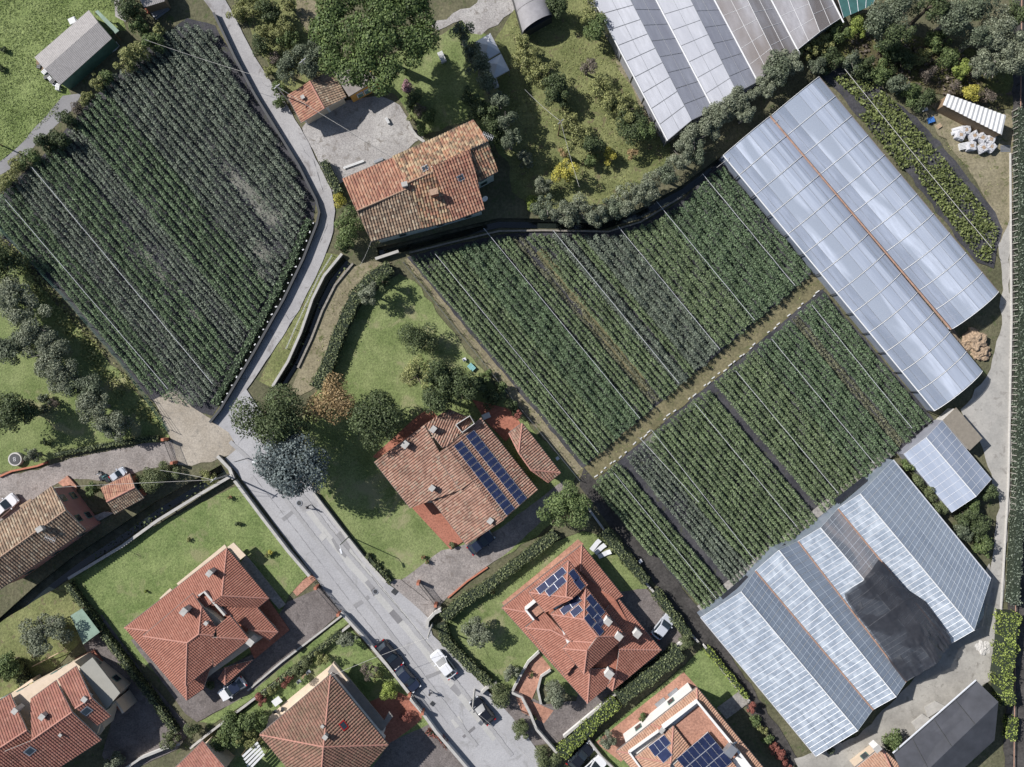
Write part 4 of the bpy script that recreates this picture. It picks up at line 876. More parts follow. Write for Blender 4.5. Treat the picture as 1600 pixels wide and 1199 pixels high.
# --- tiled house end at the bottom edge right, and the one left
h = House('corner_house', 'orange tiled house end with white chimney at the greenhouse yard', 'cream_wall', 'tile_orange', 0.34, 0.42, 0.10)
h.walls([(1335, 1204), (1378, 1170), (1420, 1205), (1380, 1260)], 3.5)
h.face((1330, 1205), (1377, 1168), 3.5, [(1392, 1200), (1360, 1230)], None, 0.3); h.face((1377, 1168), (1425, 1215), 3.5, [(1392, 1200)], None, 0.3); h.caps(); h.chimney(1371, 1170, 4.4, (0.9, 0.7), 0.9, 0.7, 'white_wall')
h = House('gable_house', 'red gable roof end with pale trim at the bottom edge', 'cream_wall', 'tile_brick', 0.34, 0.42)
h.walls([(280, 1195), (318, 1160), (360, 1200), (320, 1250)], 4.0, windows=False)
h.face((272, 1202), (317, 1158), 4.0, [(352, 1200), (310, 1240)], None, 0.3)

# ------------------------------------------------------------------ sheds and barns
def shed(name, label, corners, he, ridge_h, wall, roof, split=True, cat='shed', corr=0.25, over=0.2, ribs=True):
    """corners: 4 pixels clockwise, ridge between the midpoints of edges 1-2 and 3-0"""
    t = thing(name, label, cat); c = [P(*q, he) for q in corners]; cc = sum(c, Vector()) / 4
    MB().prism([p + (cc - p).normalized() * over for p in c], 0, he - 0.1).build('wall', M[wall], t)
    A, Bq, C, E = c
    if split: r0 = (Bq + C) / 2; r1 = (E + A) / 2; r0.z = r1.z = ridge_h; sl = [(A, Bq, r0, r1), (C, E, r1, r0)]
    else: C = C.copy(); E = E.copy(); C.z = E.z = ridge_h; sl = [(A, Bq, C, E)]
    for q in sl:
        L = (q[1] - q[0]).length; n = max(2, int(L / corr)) * 2; mb = MB(); nn = (q[1] - q[0]).cross(q[3] - q[0]).normalized()
        if nn.z < 0: nn = -nn
        vs = []; fs = []
        for i in range(n + 1):
            f = i / n; o = nn * ((0.04 if corr < 0.5 else 0.12) if i % 2 else 0.0) if ribs else Vector((0, 0, 0)); vs += [q[0].lerp(q[1], f) + o, q[3].lerp(q[2], f) + o]
        for i in range(n): fs.append((2 * i, 2 * i + 2, 2 * i + 3, 2 * i + 1))
        mb.add(vs, fs); MB().slab([p - nn * 0.02 for p in q], 0.06).build('roof_deck', M['wood'], t); mb.build('roof_sheet', M[roof], t)
    return t
t = shed('field_shed', 'grey corrugated shed with green walls in the meadow', [(54, 90), (139, 16), (175, 60), (94, 133)], 2.8, 3.5, 'green_metal', 'fibre_cement')
q = [P(*k, 2.0) for k in ((148, 18), (153, 16), (186, 48), (180, 53))]; MB().slab(q, 0.12).build('lean_to_roof', M['pale_green_sheet'], t)
for k in (q[0], q[3]): MB().box((k.x, k.y - 0.1, 0.95), (0.12, 0.12, 1.9)).build('post', M['wood'], t)
shed('roadside_shed', 'grey roofed shed with red stack and white sheets by the lane top', [(205, -25), (240, -40), (258, 2), (225, 12)], 2.6, 3.2, 'wood', 'fibre_cement')
def sheets(label, px, py, n, m, size, rz, name='sheet_stack', cat='stack'):
    t = thing(name, label, cat); p = P(px, py)
    for k in range(n): MB().box((p.x + random.uniform(-.1, .1), p.y + random.uniform(-.1, .1), 0.06 + k * 0.12), (*size, 0.1), rz + random.uniform(-.08, .08)).build('sheet', M[m], t)
sheets('stack of pale corrugated sheets beside the roadside shed', 251, 18, 4, 'metal_grey', (2.6, 1.1), 0.6); sheets('low stack of red roof tiles by the roadside shed', 239, 13, 4, 'red_brick', (2.0, 0.9), 0.6)
sheets('white board propped beside the meadow shed', 114, 33, 2, 'white_sheet', (1.0, 0.9), 0.5)
shed('white_shed', 'white corrugated open shed by the big bags', [(1480, 147), (1572, 181), (1564, 212), (1472, 165)], 2.6, 2.8, 'wood', 'white_sheet', False, corr=0.62)
shed('felt_shed', 'brown felt roofed shed beside the small glasshouse', [(1474, 656), (1494, 637), (1534, 685), (1514, 704)], 2.6, 2.8, 'plaster_grey', 'felt_brown', False, ribs=False)
# dark barn
t = shed('dark_barn', 'big barn under black sheeting at the bottom right', [(1396, 1178), (1526, 1064), (1562, 1100), (1550, 1160)], 3.6, 3.6, 'plaster_grey', 'tarp_grey', False, 'barn', ribs=False)
c6 = [P(*q, hh) for q, hh in (((1396, 1178), 3.6), ((1526, 1064), 3.6), ((1560, 1097), 5.0), ((1420, 1232), 5.0))]
for o in list(t.children): D.objects.remove(o)
MB().prism([P(*q, 3.6) for q in ((1424, 1196), (1538, 1094), (1554, 1104), (1549, 1154), (1450, 1240), (1430, 1230))], 0, 3.4).build('wall', M['plaster_grey'], t)
MB().slab(c6, 0.1).build('roof_sheet', M['tarp_grey'], t)
MB().slab([c6[2], P(1554, 1157, 3.6), P(1440, 1260, 3.6), c6[3]], 0.1).build('roof_sheet', M['tarp_grey'], t)
mb = MB()
for f in (0.22, 0.48, 0.74): mb.tube(c6[0].lerp(c6[1], f) + Vector((0, 0, .03)), c6[3].lerp(c6[2], f) + Vector((0, 0, .03)), 0.06, n=5)
mb.tube(c6[0], c6[1], 0.1, n=5); mb.build('batten', M['metal_dark'], t); MB().tube(c6[0] + Vector((-.1, .1, 0)), c6[1] + Vector((-.1, .1, 0)), 0.12, n=6).build('gutter', M['alu'], t)
# arched shed (top)
def vault(t, a0, a1, b0, b1, hh, nseg, mat, name='roof_sheet'):
    """arc sheet between eave a0->a1 and eave b0->b1"""
    V = []
    for i in range(nseg):
        def arc(f, e0, e1): p = e0.lerp(e1, (1 - math.cos(math.pi * f)) / 2); return p + Vector((0, 0, hh * math.sin(math.pi * f)))
        V.append((i / nseg, (i + 1) / nseg, arc))
    vs = []; fs = []
    for i in range(nseg + 1):
        f = i / nseg; g = (1 - math.cos(math.pi * f)) / 2; z = Vector((0, 0, hh * math.sin(math.pi * f))); vs += [a0.lerp(b0, g) + z, a1.lerp(b1, g) + z]
    for i in range(nseg): fs.append((2 * i, 2 * i + 1, 2 * i + 3, 2 * i + 2))
    return MB().add(vs, fs).build(name, M[mat], t, True)
t = thing('arched_shed', 'grey barrel roofed shed at the top of the orchard', 'shed'); plain('barrel', (0.27, 0.26, 0.27), 0.7, var=0.15)
A = [P(790, -45, 2.2), P(817, 52, 2.2), P(845, -60, 2.2), P(863, 26, 2.2)]
for k in range(3): vault(t, A[0].lerp(A[1], k / 3), A[0].lerp(A[1], (k + 1) / 3 - 0.006), A[2].lerp(A[3], k / 3), A[2].lerp(A[3], (k + 1) / 3 - 0.006), 1.6, 12, 'barrel')
MB().prism([A[0], A[1], A[3], A[2]], 0, 2.15).build('wall', M['metal_dark'], t)

# ------------------------------------------------------------------ greenhouses
def slope(t, A, Bq, C, E, nl, nw, matf, bar='metal_white', br=0.03, sub=1, cross=True):
    """A-B along the lower edge, E-C along the upper edge: nl x nw panes plus glazing bars"""
    def bl(u, v): return A * (1 - u) * (1 - v) + Bq * u * (1 - v) + C * u * v + E * (1 - u) * v
    nn = (Bq - A).cross(E - A).normalized(); nn = nn if nn.z > 0 else -nn
    for i in range(nl):
        for j in range(nw):
            g = 0.002; w = random.uniform(0, 0.012)
            MB().slab([bl(i / nl + g, j / nw + g) + nn * w, bl((i + 1) / nl - g, j / nw + g), bl((i + 1) / nl - g, (j + 1) / nw - g) + nn * w, bl(i / nl + g, (j + 1) / nw - g)], 0.006).build('pane', M[matf(i, j)], t)
    mb = MB()
    for i in range(nl * sub + 1): u = i / (nl * sub); mb.tube(bl(u, 0) + nn * 0.02, bl(u, 1) + nn * 0.02, br, n=4)
    for j in range(nw * sub + 1) if cross else (0,): v = j / (nw * sub); mb.tube(bl(0, v) + nn * 0.02, bl(1, v) + nn * 0.02, br, n=4)
    mb.build('glazing_bars', M[bar], t)
def beam(t, name, a, b, r, m, n=6): return MB().tube(a, b, r, n=n).build(name, M[m], t)
def pgable(t, pts, mat, name='gable'):
    n = len(pts); return MB().add([*pts, *[Vector((p.x, p.y, 0.05)) for p in pts[::-1]]], [tuple(range(2 * n))]).build(name, M[mat], t)

# top film greenhouse
t = thing('film_greenhouse', 'large white film greenhouse with four spans at the top edge', 'greenhouse')
lines = [((925, -4), (1043, 220), 2.8), ((985, 0), (1081, 188), 4.2), ((1025, 0), (1115, 172), 2.8), ((1079, 0), (1152, 145), 4.2), ((1116, 0), (1184, 128), 2.8), ((1168, 0), (1216, 98), 4.2), ((1205, 0), (1246, 78), 2.8), ((1262, 0), (1281, 50), 4.2), ((1300, 0), (1314, 28), 2.8)]
def ext(l):
    a, b = P(*l[0], l[2]), P(*l[1], l[2]); d = (b - a).normalized(); s = (a.y - 60.5) / d.y; return a - d * s, b          # start just beyond the frame
E_ = [ext(l) for l in lines]
mats = ['film_white', 'film_shaded', 'film_white', 'film_shaded', 'film_brown', 'film_brown', 'film_brown', 'film_brown']  # first two spans alternate the film's painted lit and shaded tones
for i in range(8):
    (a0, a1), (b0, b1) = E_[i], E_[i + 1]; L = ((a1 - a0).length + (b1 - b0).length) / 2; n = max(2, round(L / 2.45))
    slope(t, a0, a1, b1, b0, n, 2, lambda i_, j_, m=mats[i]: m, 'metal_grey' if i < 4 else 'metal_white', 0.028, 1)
for i in (0, 2, 4, 6, 8): beam(t, 'gutter', E_[i][0] + Vector((0, 0, .06)), E_[i][1] + (E_[i][1] - E_[i][0]).normalized() * (0.8 if i else 0) + Vector((0, 0, .06)), 0.11, 'metal_white')
for i in (0, 2, 4, 6): pgable(t, [E_[i][1], E_[i + 1][1], E_[i + 2][1]], 'film_shaded')
pgable(t, [E_[0][0], E_[0][1]], 'film_shaded', 'side_sheet')
for k in range(9): p = E_[0][0].lerp(E_[0][1], k / 8); MB().box((p.x - 0.1, p.y, 1.4), (0.1, 0.1, 2.7)).build('post', M['metal_grey'], t)
t = thing('shade_house', 'dark teal net house beside the film greenhouse', 'greenhouse')
q = [P(*k, 2.8) for k in ((1306, -12), (1370, -12), (1364, 8), (1318, 28))]; MB().slab(q, 0.05).build('net_roof', M['teal_net'], t); mb = MB()
for k in range(5): mb.tube(q[0].lerp(q[1], k / 4) + Vector((0, 0, .04)), q[3].lerp(q[2], k / 4) + Vector((0, 0, .04)), 0.03, n=4)
mb.build('frame', M['alu'], t)
for k in q: MB().box((k.x, k.y, 1.4), (0.1, 0.1, 2.8)).build('post', M['metal_grey'], t)

# twin vault tunnel
t = thing('vaulted_greenhouse', 'twin vaulted blue film greenhouse beside the vegetable bed', 'greenhouse')
def tunnel(t, a0, a1, b0, b1, he, hh, bays, nseg=12):
    A0, A1, B0, B1 = (P(*q, he) for q in (a0, a1, b0, b1))
    def pt(u, f): g = (1 - math.cos(math.pi * f)) / 2; g = 0.35 * g + 0.65 * f; return A0.lerp(A1, u).lerp(B0.lerp(B1, u), g) + Vector((0, 0, hh * math.sin(math.pi * f) ** 0.85))
    for i in range(bays):
        for j, (f0, f1) in enumerate(((0, 0.25), (0.25, 0.5), (0.5, 0.75), (0.75, 1.0))):
            vs = []; fs = []; n = nseg // 4
            for k in range(n + 1): f = f0 + (f1 - f0) * k / n; vs += [pt(i / bays + 0.0015, f), pt((i + 1) / bays - 0.0015, f)]
            for k in range(n): fs.append((2 * k, 2 * k + 1, 2 * k + 3, 2 * k + 2))
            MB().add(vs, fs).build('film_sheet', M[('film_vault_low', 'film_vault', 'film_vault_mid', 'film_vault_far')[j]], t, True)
    for i in range(bays + 1):
        mb = MB()
        for k in range(nseg): mb.tube(pt(i / bays, k / nseg) + Vector((0, 0, .06)), pt(i / bays, (k + 1) / nseg) + Vector((0, 0, .06)), 0.045, n=4)
        mb.build('hoop', M['metal_white'], t)
    mb = MB()
    for f in (0.12, 0.25, 0.5, 0.66, 0.8): mb.tube(pt(0, f) + Vector((0, 0, .02)), pt(1, f) + Vector((0, 0, .02)), 0.026, n=4)
    mb.build('purlins', M['metal_grey'], t)
    for u in (0, 1): MB().add([pt(u, k / nseg) for k in range(nseg + 1)] + [Vector((B0.lerp(B1, u).x, B0.lerp(B1, u).y, 0.05)), Vector((A0.lerp(A1, u).x, A0.lerp(A1, u).y, 0.05))], [tuple(range(nseg + 3))]).build('end_sheet', M['film_vault'], t)
    return A0, A1, B0, B1
g1 = tunnel(t, (1130, 243), (1460, 642), (1203, 182), (1535, 580), 2.4, 1.15, 13)
g2 = tunnel(t, (1205, 181), (1488, 514), (1280, 120), (1560, 456), 2.4, 1.15, 11)
beam(t, 'gutter', g1[2] + Vector((0, 0, .1)), P(1486, 515, 2.5), 0.13, 'gutter_rust'); beam(t, 'eave_pipe', g1[0], g1[1], 0.09, 'metal_white'); beam(t, 'eave_pipe', g2[2], g2[3], 0.07, 'gutter_copper')
for k in range(14): p = g1[0].lerp(g1[1], k / 13); MB().box((p.x - 0.15, p.y - 0.1, 1.2), (0.1, 0.1, 2.4)).build('post', M['metal_dark'], t)
pgable(t, [g1[0], g1[1]], 'film_vault_low', 'side_sheet'); pgable(t, [g2[2], g2[3]], 'film_vault_low', 'side_sheet')

# lower glasshouse block
t = thing('glasshouse', 'four-span glasshouse with bright ridged panes at the lower right', 'greenhouse')
L_ = [((1095, 965), (1275, 1182), 2.8), ((1158, 925), (1340, 1142), 4.6), ((1180, 892), (1364, 1109), 2.8), ((1217, 860), (1400, 1089), 4.2), ((1247, 846), (1416, 1065), 2.8), ((1282, 825), (1461, 1037), 4.2), ((1309, 795), (1484, 1007), 2.8), ((1344, 772), (1522, 985), 4.4), ((1396, 719), (1541, 893), 2.8)]
E2 = [(P(*a, z), P(*b, z)) for a, b, z in L_]; E2[8] = (E2[8][0], P(1548, 904, 2.8))
gm = ['glass_lit', 'glass_shaded', 'glass_lit', 'glass_shaded', 'glass_lit', 'glass_brown', 'glass_lit', 'glass_shaded']; nc = [3, 2, 2, 1, 2, 1, 2, 3]  # painted lit and shaded glass tones alternate, brown on one slope
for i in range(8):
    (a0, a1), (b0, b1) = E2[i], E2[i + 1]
    slope(t, a0, a1, b1, b0, 17, nc[i], lambda i_, j_, m=gm[i]: m, 'bar_shaded' if i % 2 else 'alu', 0.020 if i % 2 else 0.036, 2, bool(i % 2))
for i in (2, 4, 6): beam(t, 'gutter', E2[i][0] + Vector((0, 0, .08)), E2[i][1] + Vector((0, 0, .08)), 0.12, 'gutter_rust')
for i in (0, 8): beam(t, 'gutter', E2[i][0], E2[i][1], 0.1, 'alu')
for i in (1, 3, 5, 7): beam(t, 'ridge_bar', E2[i][0] + Vector((0, 0, .06)), E2[i][1] + Vector((0, 0, .06)), 0.09, 'metal_white')
for i in (0, 2, 4, 6):
    for e in (0, 1): pgable(t, [E2[i][e], E2[i + 1][e], E2[i + 2][e]], 'glass_shaded')
MB().slab([E2[7][1], P(1522, 985, 2.8), P(1537, 962, 2.8), P(1541, 893, 2.8)], 0.02).build('end_pane', M['glass_shaded'], t)
pgable(t, list(E2[0]), 'glass_shaded', 'side_sheet'); pgable(t, list(E2[8]), 'glass_shaded', 'side_sheet')
for (x0, y0), (x1, y1) in (((1195, 892), (1233, 856)), ((1310, 788), (1356, 752)), ((1132, 940), (1172, 906))):
    a, b = P(x0, y0, 2.6), P(x1, y1, 2.6); d = (b - a); nn = Vector((-d.y, d.x, 0)).normalized()
    MB().slab([a, b, b + nn * 0.9, a + nn * 0.9], 0.05).build('vent', M['tarp_black'], t)
p0, p1 = P(1098, 958, 0.6), P(1396, 712, 0.6); d = (p1 - p0); nn = Vector((-d.y, d.x, 0)).normalized()
MB().slab([p0, p1, p1 + nn * 1.3, p0 + nn * 1.3], 0.1).build('skirt_sheet', M['paving_grey'], t)
# black shade cloth lying over the third span
tb = thing('shade_cloth', 'crumpled black shade cloth lying over the glasshouse roof', 'tarpaulin'); nu, nv = 90, 60; vs = []; fs = []
cl = [((1318, 928), (1348, 908), (1366, 884), (1374, 874), (1386, 892)), ((1336, 958), (1366, 934), (1394, 915), (1414, 920), (1430, 942)), ((1372, 1005), (1402, 985), (1430, 964), (1446, 940), (1478, 985)), ((1412, 1064), (1440, 1050), (1462, 1036), (1474, 1020), (1486, 1004))]
cz = [[3.2, 4.6, 4.0, 3.5, 3.2], [3.2, 4.6, 4.2, 3.7, 3.2], [3.2, 4.5, 4.4, 3.2, 3.5], [3.0, 3.9, 4.8, 3.9, 3.2]]
def clp(u, v):
    a = min(2, int(u * 3)); fu = u * 3 - a; b = min(3, int(v * 4)); fv = v * 4 - b
    def g(i, j): return P(*cl[i][j], cz[i][j] + 0.32)
    return (g(a, b) * (1 - fu) + g(a + 1, b) * fu) * (1 - fv) + (g(a, b + 1) * (1 - fu) + g(a + 1, b + 1) * fu) * fv
from mathutils import noise as mn
for i in range(nu + 1):
    for j in range(nv + 1):
        u, v = i / nu, j / nv; p = clp(u, v); w = min(1, max(0.08, (u - 0.62) / 0.2)) * min(1, 0.35 + v * 1.2); e = min(u, 1 - u, v, 1 - v)
        r1 = 1 - abs(mn.noise(Vector((p.x * 0.75 + p.y * 0.55, (p.x - p.y) * 0.16, 3)))) * 2; r2 = 1 - abs(mn.noise(Vector((p.x * 1.9 + p.y * 1.4, (p.x - p.y) * 0.4, 8)))) * 2
        jj = 0.22 * max(0, 1 - e * 12)
        vs.append(p + Vector((jj * mn.noise(p * 0.8), jj * mn.noise(p * 0.8 + Vector((9, 9, 9))), w * (0.34 * r1 + 0.2 * r2) + 0.05 * mn.noise(p * 1.5))))
for i in range(nu):
    for j in range(nv): k = i * (nv + 1) + j; fs.append((k, k + 1, k + nv + 2, k + nv + 1))
MB().add(vs, fs).build('cloth', M['shade_net'], tb, True)
cloth_bars = MB()
for u_ in (0.18, 0.34, 0.5): 
    for v_ in range(20): cloth_bars.tube(clp(u_, v_ / 20) + Vector((0, 0, .05)), clp(u_, (v_ + 1) / 20) + Vector((0, 0, .05)), 0.03, n=4)
cloth_bars.build('rope', M['tarp_grey'], tb)
for q, l in (([(1340, 946), (1345, 940), (1348, 950), (1343, 953)], 'small white scrap at the gutter edge of the shade cloth'), ([(1398, 1028), (1406, 1024), (1412, 1034), (1406, 1040)], 'white scrap at the lower gutter beside the shade cloth')):
    mbq = MB().slab([P(x, y, 4.75 if len(q) == 5 else 3.6) for x, y in q], 0.03); setp(mbq.build('film_scrap', M['tarp_scrap' if len(q) == 5 else 'white_sheet']), l, 'plastic scrap')

# small glasshouse
t = thing('small_glasshouse', 'small gabled glasshouse between the felt shed and shrubs', 'greenhouse')
S3 = [(P(1412, 710, 2.3), P(1487, 801, 2.3)), (P(1447, 684, 3.3), P(1525, 776, 3.3)), (P(1472, 657, 2.3), P(1549, 749, 2.3))]
slope(t, *S3[0], S3[1][1], S3[1][0], 10, 3, lambda i, j: 'film_vault_mid', 'alu', 0.025); slope(t, *S3[2], S3[1][1], S3[1][0], 10, 3, lambda i, j: 'film_vault_low', 'alu', 0.025)  # paler sheeting on the sunward slope, darker opposite: light painted in
beam(t, 'ridge_bar', *[p + Vector((0, 0, .05)) for p in S3[1]], 0.08, 'metal_white')
for e in (0, 1): pgable(t, [S3[0][e], S3[1][e], S3[2][e]], 'film_shaded')
for i in (0, 2): pgable(t, list(S3[i]), 'film_shaded', 'side_sheet')

# ------------------------------------------------------------------ foliage geometry
def leaf_quads(pos, nrm, size, aspect=0.7):
    n = len(pos); nrm = nrm / (np.linalg.norm(nrm, axis=1, keepdims=True) + 1e-9)
    r = rng.normal(size=(n, 3)); a = r - nrm * (r * nrm).sum(1, keepdims=True); a /= np.linalg.norm(a, axis=1, keepdims=True) + 1e-9
    b = np.cross(nrm, a); s = (size * rng.uniform(0.65, 1.3, n))[:, None] / 2
    return np.stack([pos - a * s, pos + b * s * aspect, pos + a * s, pos - b * s * aspect], 1)   # pointed leaf-clump shape
def sph(n, up=0.25):
    d = rng.normal(size=(n, 3)); d[:, 2] += up; return d / np.linalg.norm(d, axis=1, keepdims=True)

KIND = {  # material, leaf size, cover, lobes, lobe size, flatness, gap
    'green': ('l_green', 0.42, 9, 16, 0.36, 0.8, 0), 'dark': ('l_dark', 0.42, 9.5, 18, 0.36, 0.8, 0), 'pine': ('l_pine', 0.46, 17, 64, 0.185, 0.42, 0),
    'olive': ('l_olive', 0.34, 10, 20, 0.28, 0.75, 0.1), 'grey': ('l_grey', 0.38, 9, 18, 0.32, 0.8, 0), 'cedar': ('l_cedar', 0.46, 13, 26, 0.32, 0.7, 0),
    'autumn': ('l_autumn', 0.36, 8, 16, 0.36, 0.8, 0), 'yellow': ('l_yellow', 0.36, 7, 12, 0.36, 0.8, 0.05), 'yg': ('l_yellowgreen', 0.36, 7, 20, 0.28, 0.75, 0.15),
    'lime': ('l_lime', 0.34, 8, 12, 0.4, 0.8, 0), 'red': ('l_red', 0.3, 8, 10, 0.4, 0.8, 0), 'pink': ('l_pink', 0.34, 8, 12, 0.36, 0.8, 0),
    'hedge': ('l_hedge', 0.32, 9, 12, 0.4, 0.8, 0), 'brown': ('l_brown', 0.32, 4, 16, 0.28, 0.8, 0.2), 'round': ('l_dark', 0.36, 10, 9, 0.5, 0.9, 0)}
def crown_verts(R, Hc, kind):
    mat, ls, cov, nl, lr, flat, gap = KIND[kind]
    nl = max(6, int(nl * min(1.3, 0.6 + R / 6)))
    dirs = sph(nl, 0.35); dist = (rng.uniform(0.25, 0.86, nl) if R < 4 else rng.uniform(0.42, 0.72, nl))[:, None] * (1.0 if kind != 'pine' else 1.12)
    if kind == 'pine':
        a = rng.uniform(0, 2 * math.pi, nl); rr = np.sqrt(rng.uniform(0, 1, nl)) * 0.84; dirs = np.stack([rr * np.cos(a), rr * np.sin(a), np.sqrt(np.maximum(0, 1 - rr ** 2)) * 0.9], 1); dist = rng.uniform(0.90, 1.08, (nl, 1))
    C = dirs * dist; lrad = lr * rng.uniform(0.55, 1.35, nl); ls = ls * min(1.0, 0.55 + R / 9) * 0.74
    n = int(0.92 * cov * math.pi * R * R / (ls * ls * 0.8)) + 40; k = rng.choice(nl, n, p=lrad ** 2 / (lrad ** 2).sum())
    d = sph(n, 0.45); p = C[k] + d * lrad[k][:, None] * rng.uniform(0.72, 1.06, n)[:, None]
    p[:, 2] *= 1.0; keepm = rng.uniform(size=n) > gap; p = p[keepm]; d = d[keepm]
    th = rng.uniform(0, 3.14); ax = rng.uniform(0.93, 1.08) if kind not in ('round', 'pine') else 1.0; ca, sa = math.cos(th), math.sin(th)
    x_, y_ = p[:, 0] * ca + p[:, 1] * sa, -p[:, 0] * sa + p[:, 1] * ca; x_ = x_ * ax; y_ = y_ / ax
    p = np.stack([x_ * ca - y_ * sa, x_ * sa + y_ * ca, p[:, 2]], 1) * np.array([R, R, Hc]) * 0.98
    return leaf_quads(p, d + 0.55 * rng.normal(size=d.shape) + np.array([0, 0, .25]), ls)

def tree(px, py, r, ht, kind, label, group=None, cat='tree', name=None, base=0.30):
    R = 1.13 * r * MPP * (CAM_H - ht * 0.7) / CAM_H; mat, ls, cov, nl, lr, flat, gap = KIND[kind]
    Hc = min(ht * (1 - base) / 2 * 1.05, R * 1.25) if kind != 'pine' else ht * 0.28
    zc = ht - Hc; c = P(px, py, zc)
    nm = name or {'pine': 'stone_pine', 'olive': 'olive_tree', 'cedar': 'cedar_tree'}.get(kind, 'tree' if cat == 'tree' else 'shrub')
    t = thing(nm, label, cat, group); t.location = (c.x, c.y, 0)
    V = crown_verts(R, Hc, kind); V[..., 2] = np.maximum(V[..., 2] + zc, 0.08)
    link('crown', quads_mesh(V), M[mat], t)
    tr = max(0.06, min(0.45, 0.05 * R + 0.018 * ht)); mb = MB(); top = Vector((0, 0, zc + 0.15 * Hc)); bk = 'bark_grey' if kind in ('olive', 'grey') else 'bark'
    mid = Vector((random.uniform(-.1, .1) * R * 0.3, random.uniform(-.1, .1) * R * 0.3, zc * 0.5)); mb.tube((0, 0, -0.1), mid, tr * 1.25, tr, 8); mb.tube(mid, top, tr, tr * 0.55, 8)
    for i in range(5):
        a = i * 1.256 + random.uniform(-.4, .4); mb.tube(mid.lerp(top, 0.45 + 0.1 * i), Vector((math.cos(a) * R * 0.6, math.sin(a) * R * 0.6, zc + Hc * random.uniform(-.05, .3))), tr * 0.45, tr * 0.15, 5)
    mb.build('trunk', M[bk], t); return t

def shrub(px, py, r, ht, kind, label, group=None): return tree(px, py, r, ht, kind, label, group, 'shrub', base=0.05)

def line_len(q): return sum((q[i + 1] - q[i]).length for i in range(len(q) - 1))
def hedge(label, pts, w=1.2, ht=1.6, mat='l_hedge', name='hedge', ls=0.26, dens=1.0, group=None, wob=0.12):
    t = thing(name, label, 'hedge', group); q = XY(pts); V = []; core = MB()
    for i in range(len(q) - 1):
        a, b = q[i], q[i + 1]; d = b - a; L = d.length; d = d / L; nn = np.array([-d.y, d.x, 0]); n = int(L * (w + 2 * ht) * 22 * dens)
        s = rng.uniform(-0.15, L + 0.15, n); f = rng.uniform(0, 1, n) * (w + 1.2 * ht); side = np.where(f < 0.6 * ht, -1, np.where(f > w + 0.6 * ht, 1, 0))
        ww = w / 2 * (1 + wob * np.sin(s * 1.1 + i) + wob * 0.8 * np.sin(s * 2.7))
        off = np.where(side == 0, rng.uniform(-1, 1, n) * ww, side * ww + rng.normal(0, 0.05, n)); z = np.where(side == 0, ht + rng.normal(0, 0.09, n) - 0.15 * (off / (w / 2)) ** 2, rng.uniform(0.1, ht, n))
        p = np.stack([a.x + d.x * s + nn[0] * off, a.y + d.y * s + nn[1] * off, np.maximum(0.08, z)], 1)
        nr = np.where((side == 0)[:, None], np.array([0, 0, 1.0]), side[:, None] * nn) + 0.55 * rng.normal(size=(n, 3)); V.append(leaf_quads(p, nr, ls))
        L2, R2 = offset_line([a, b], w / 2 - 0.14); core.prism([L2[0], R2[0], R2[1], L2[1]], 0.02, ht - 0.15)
    link('foliage', quads_mesh(np.concatenate(V)), M[mat], t); core.build('inner_branches', M['hump'], t); return t

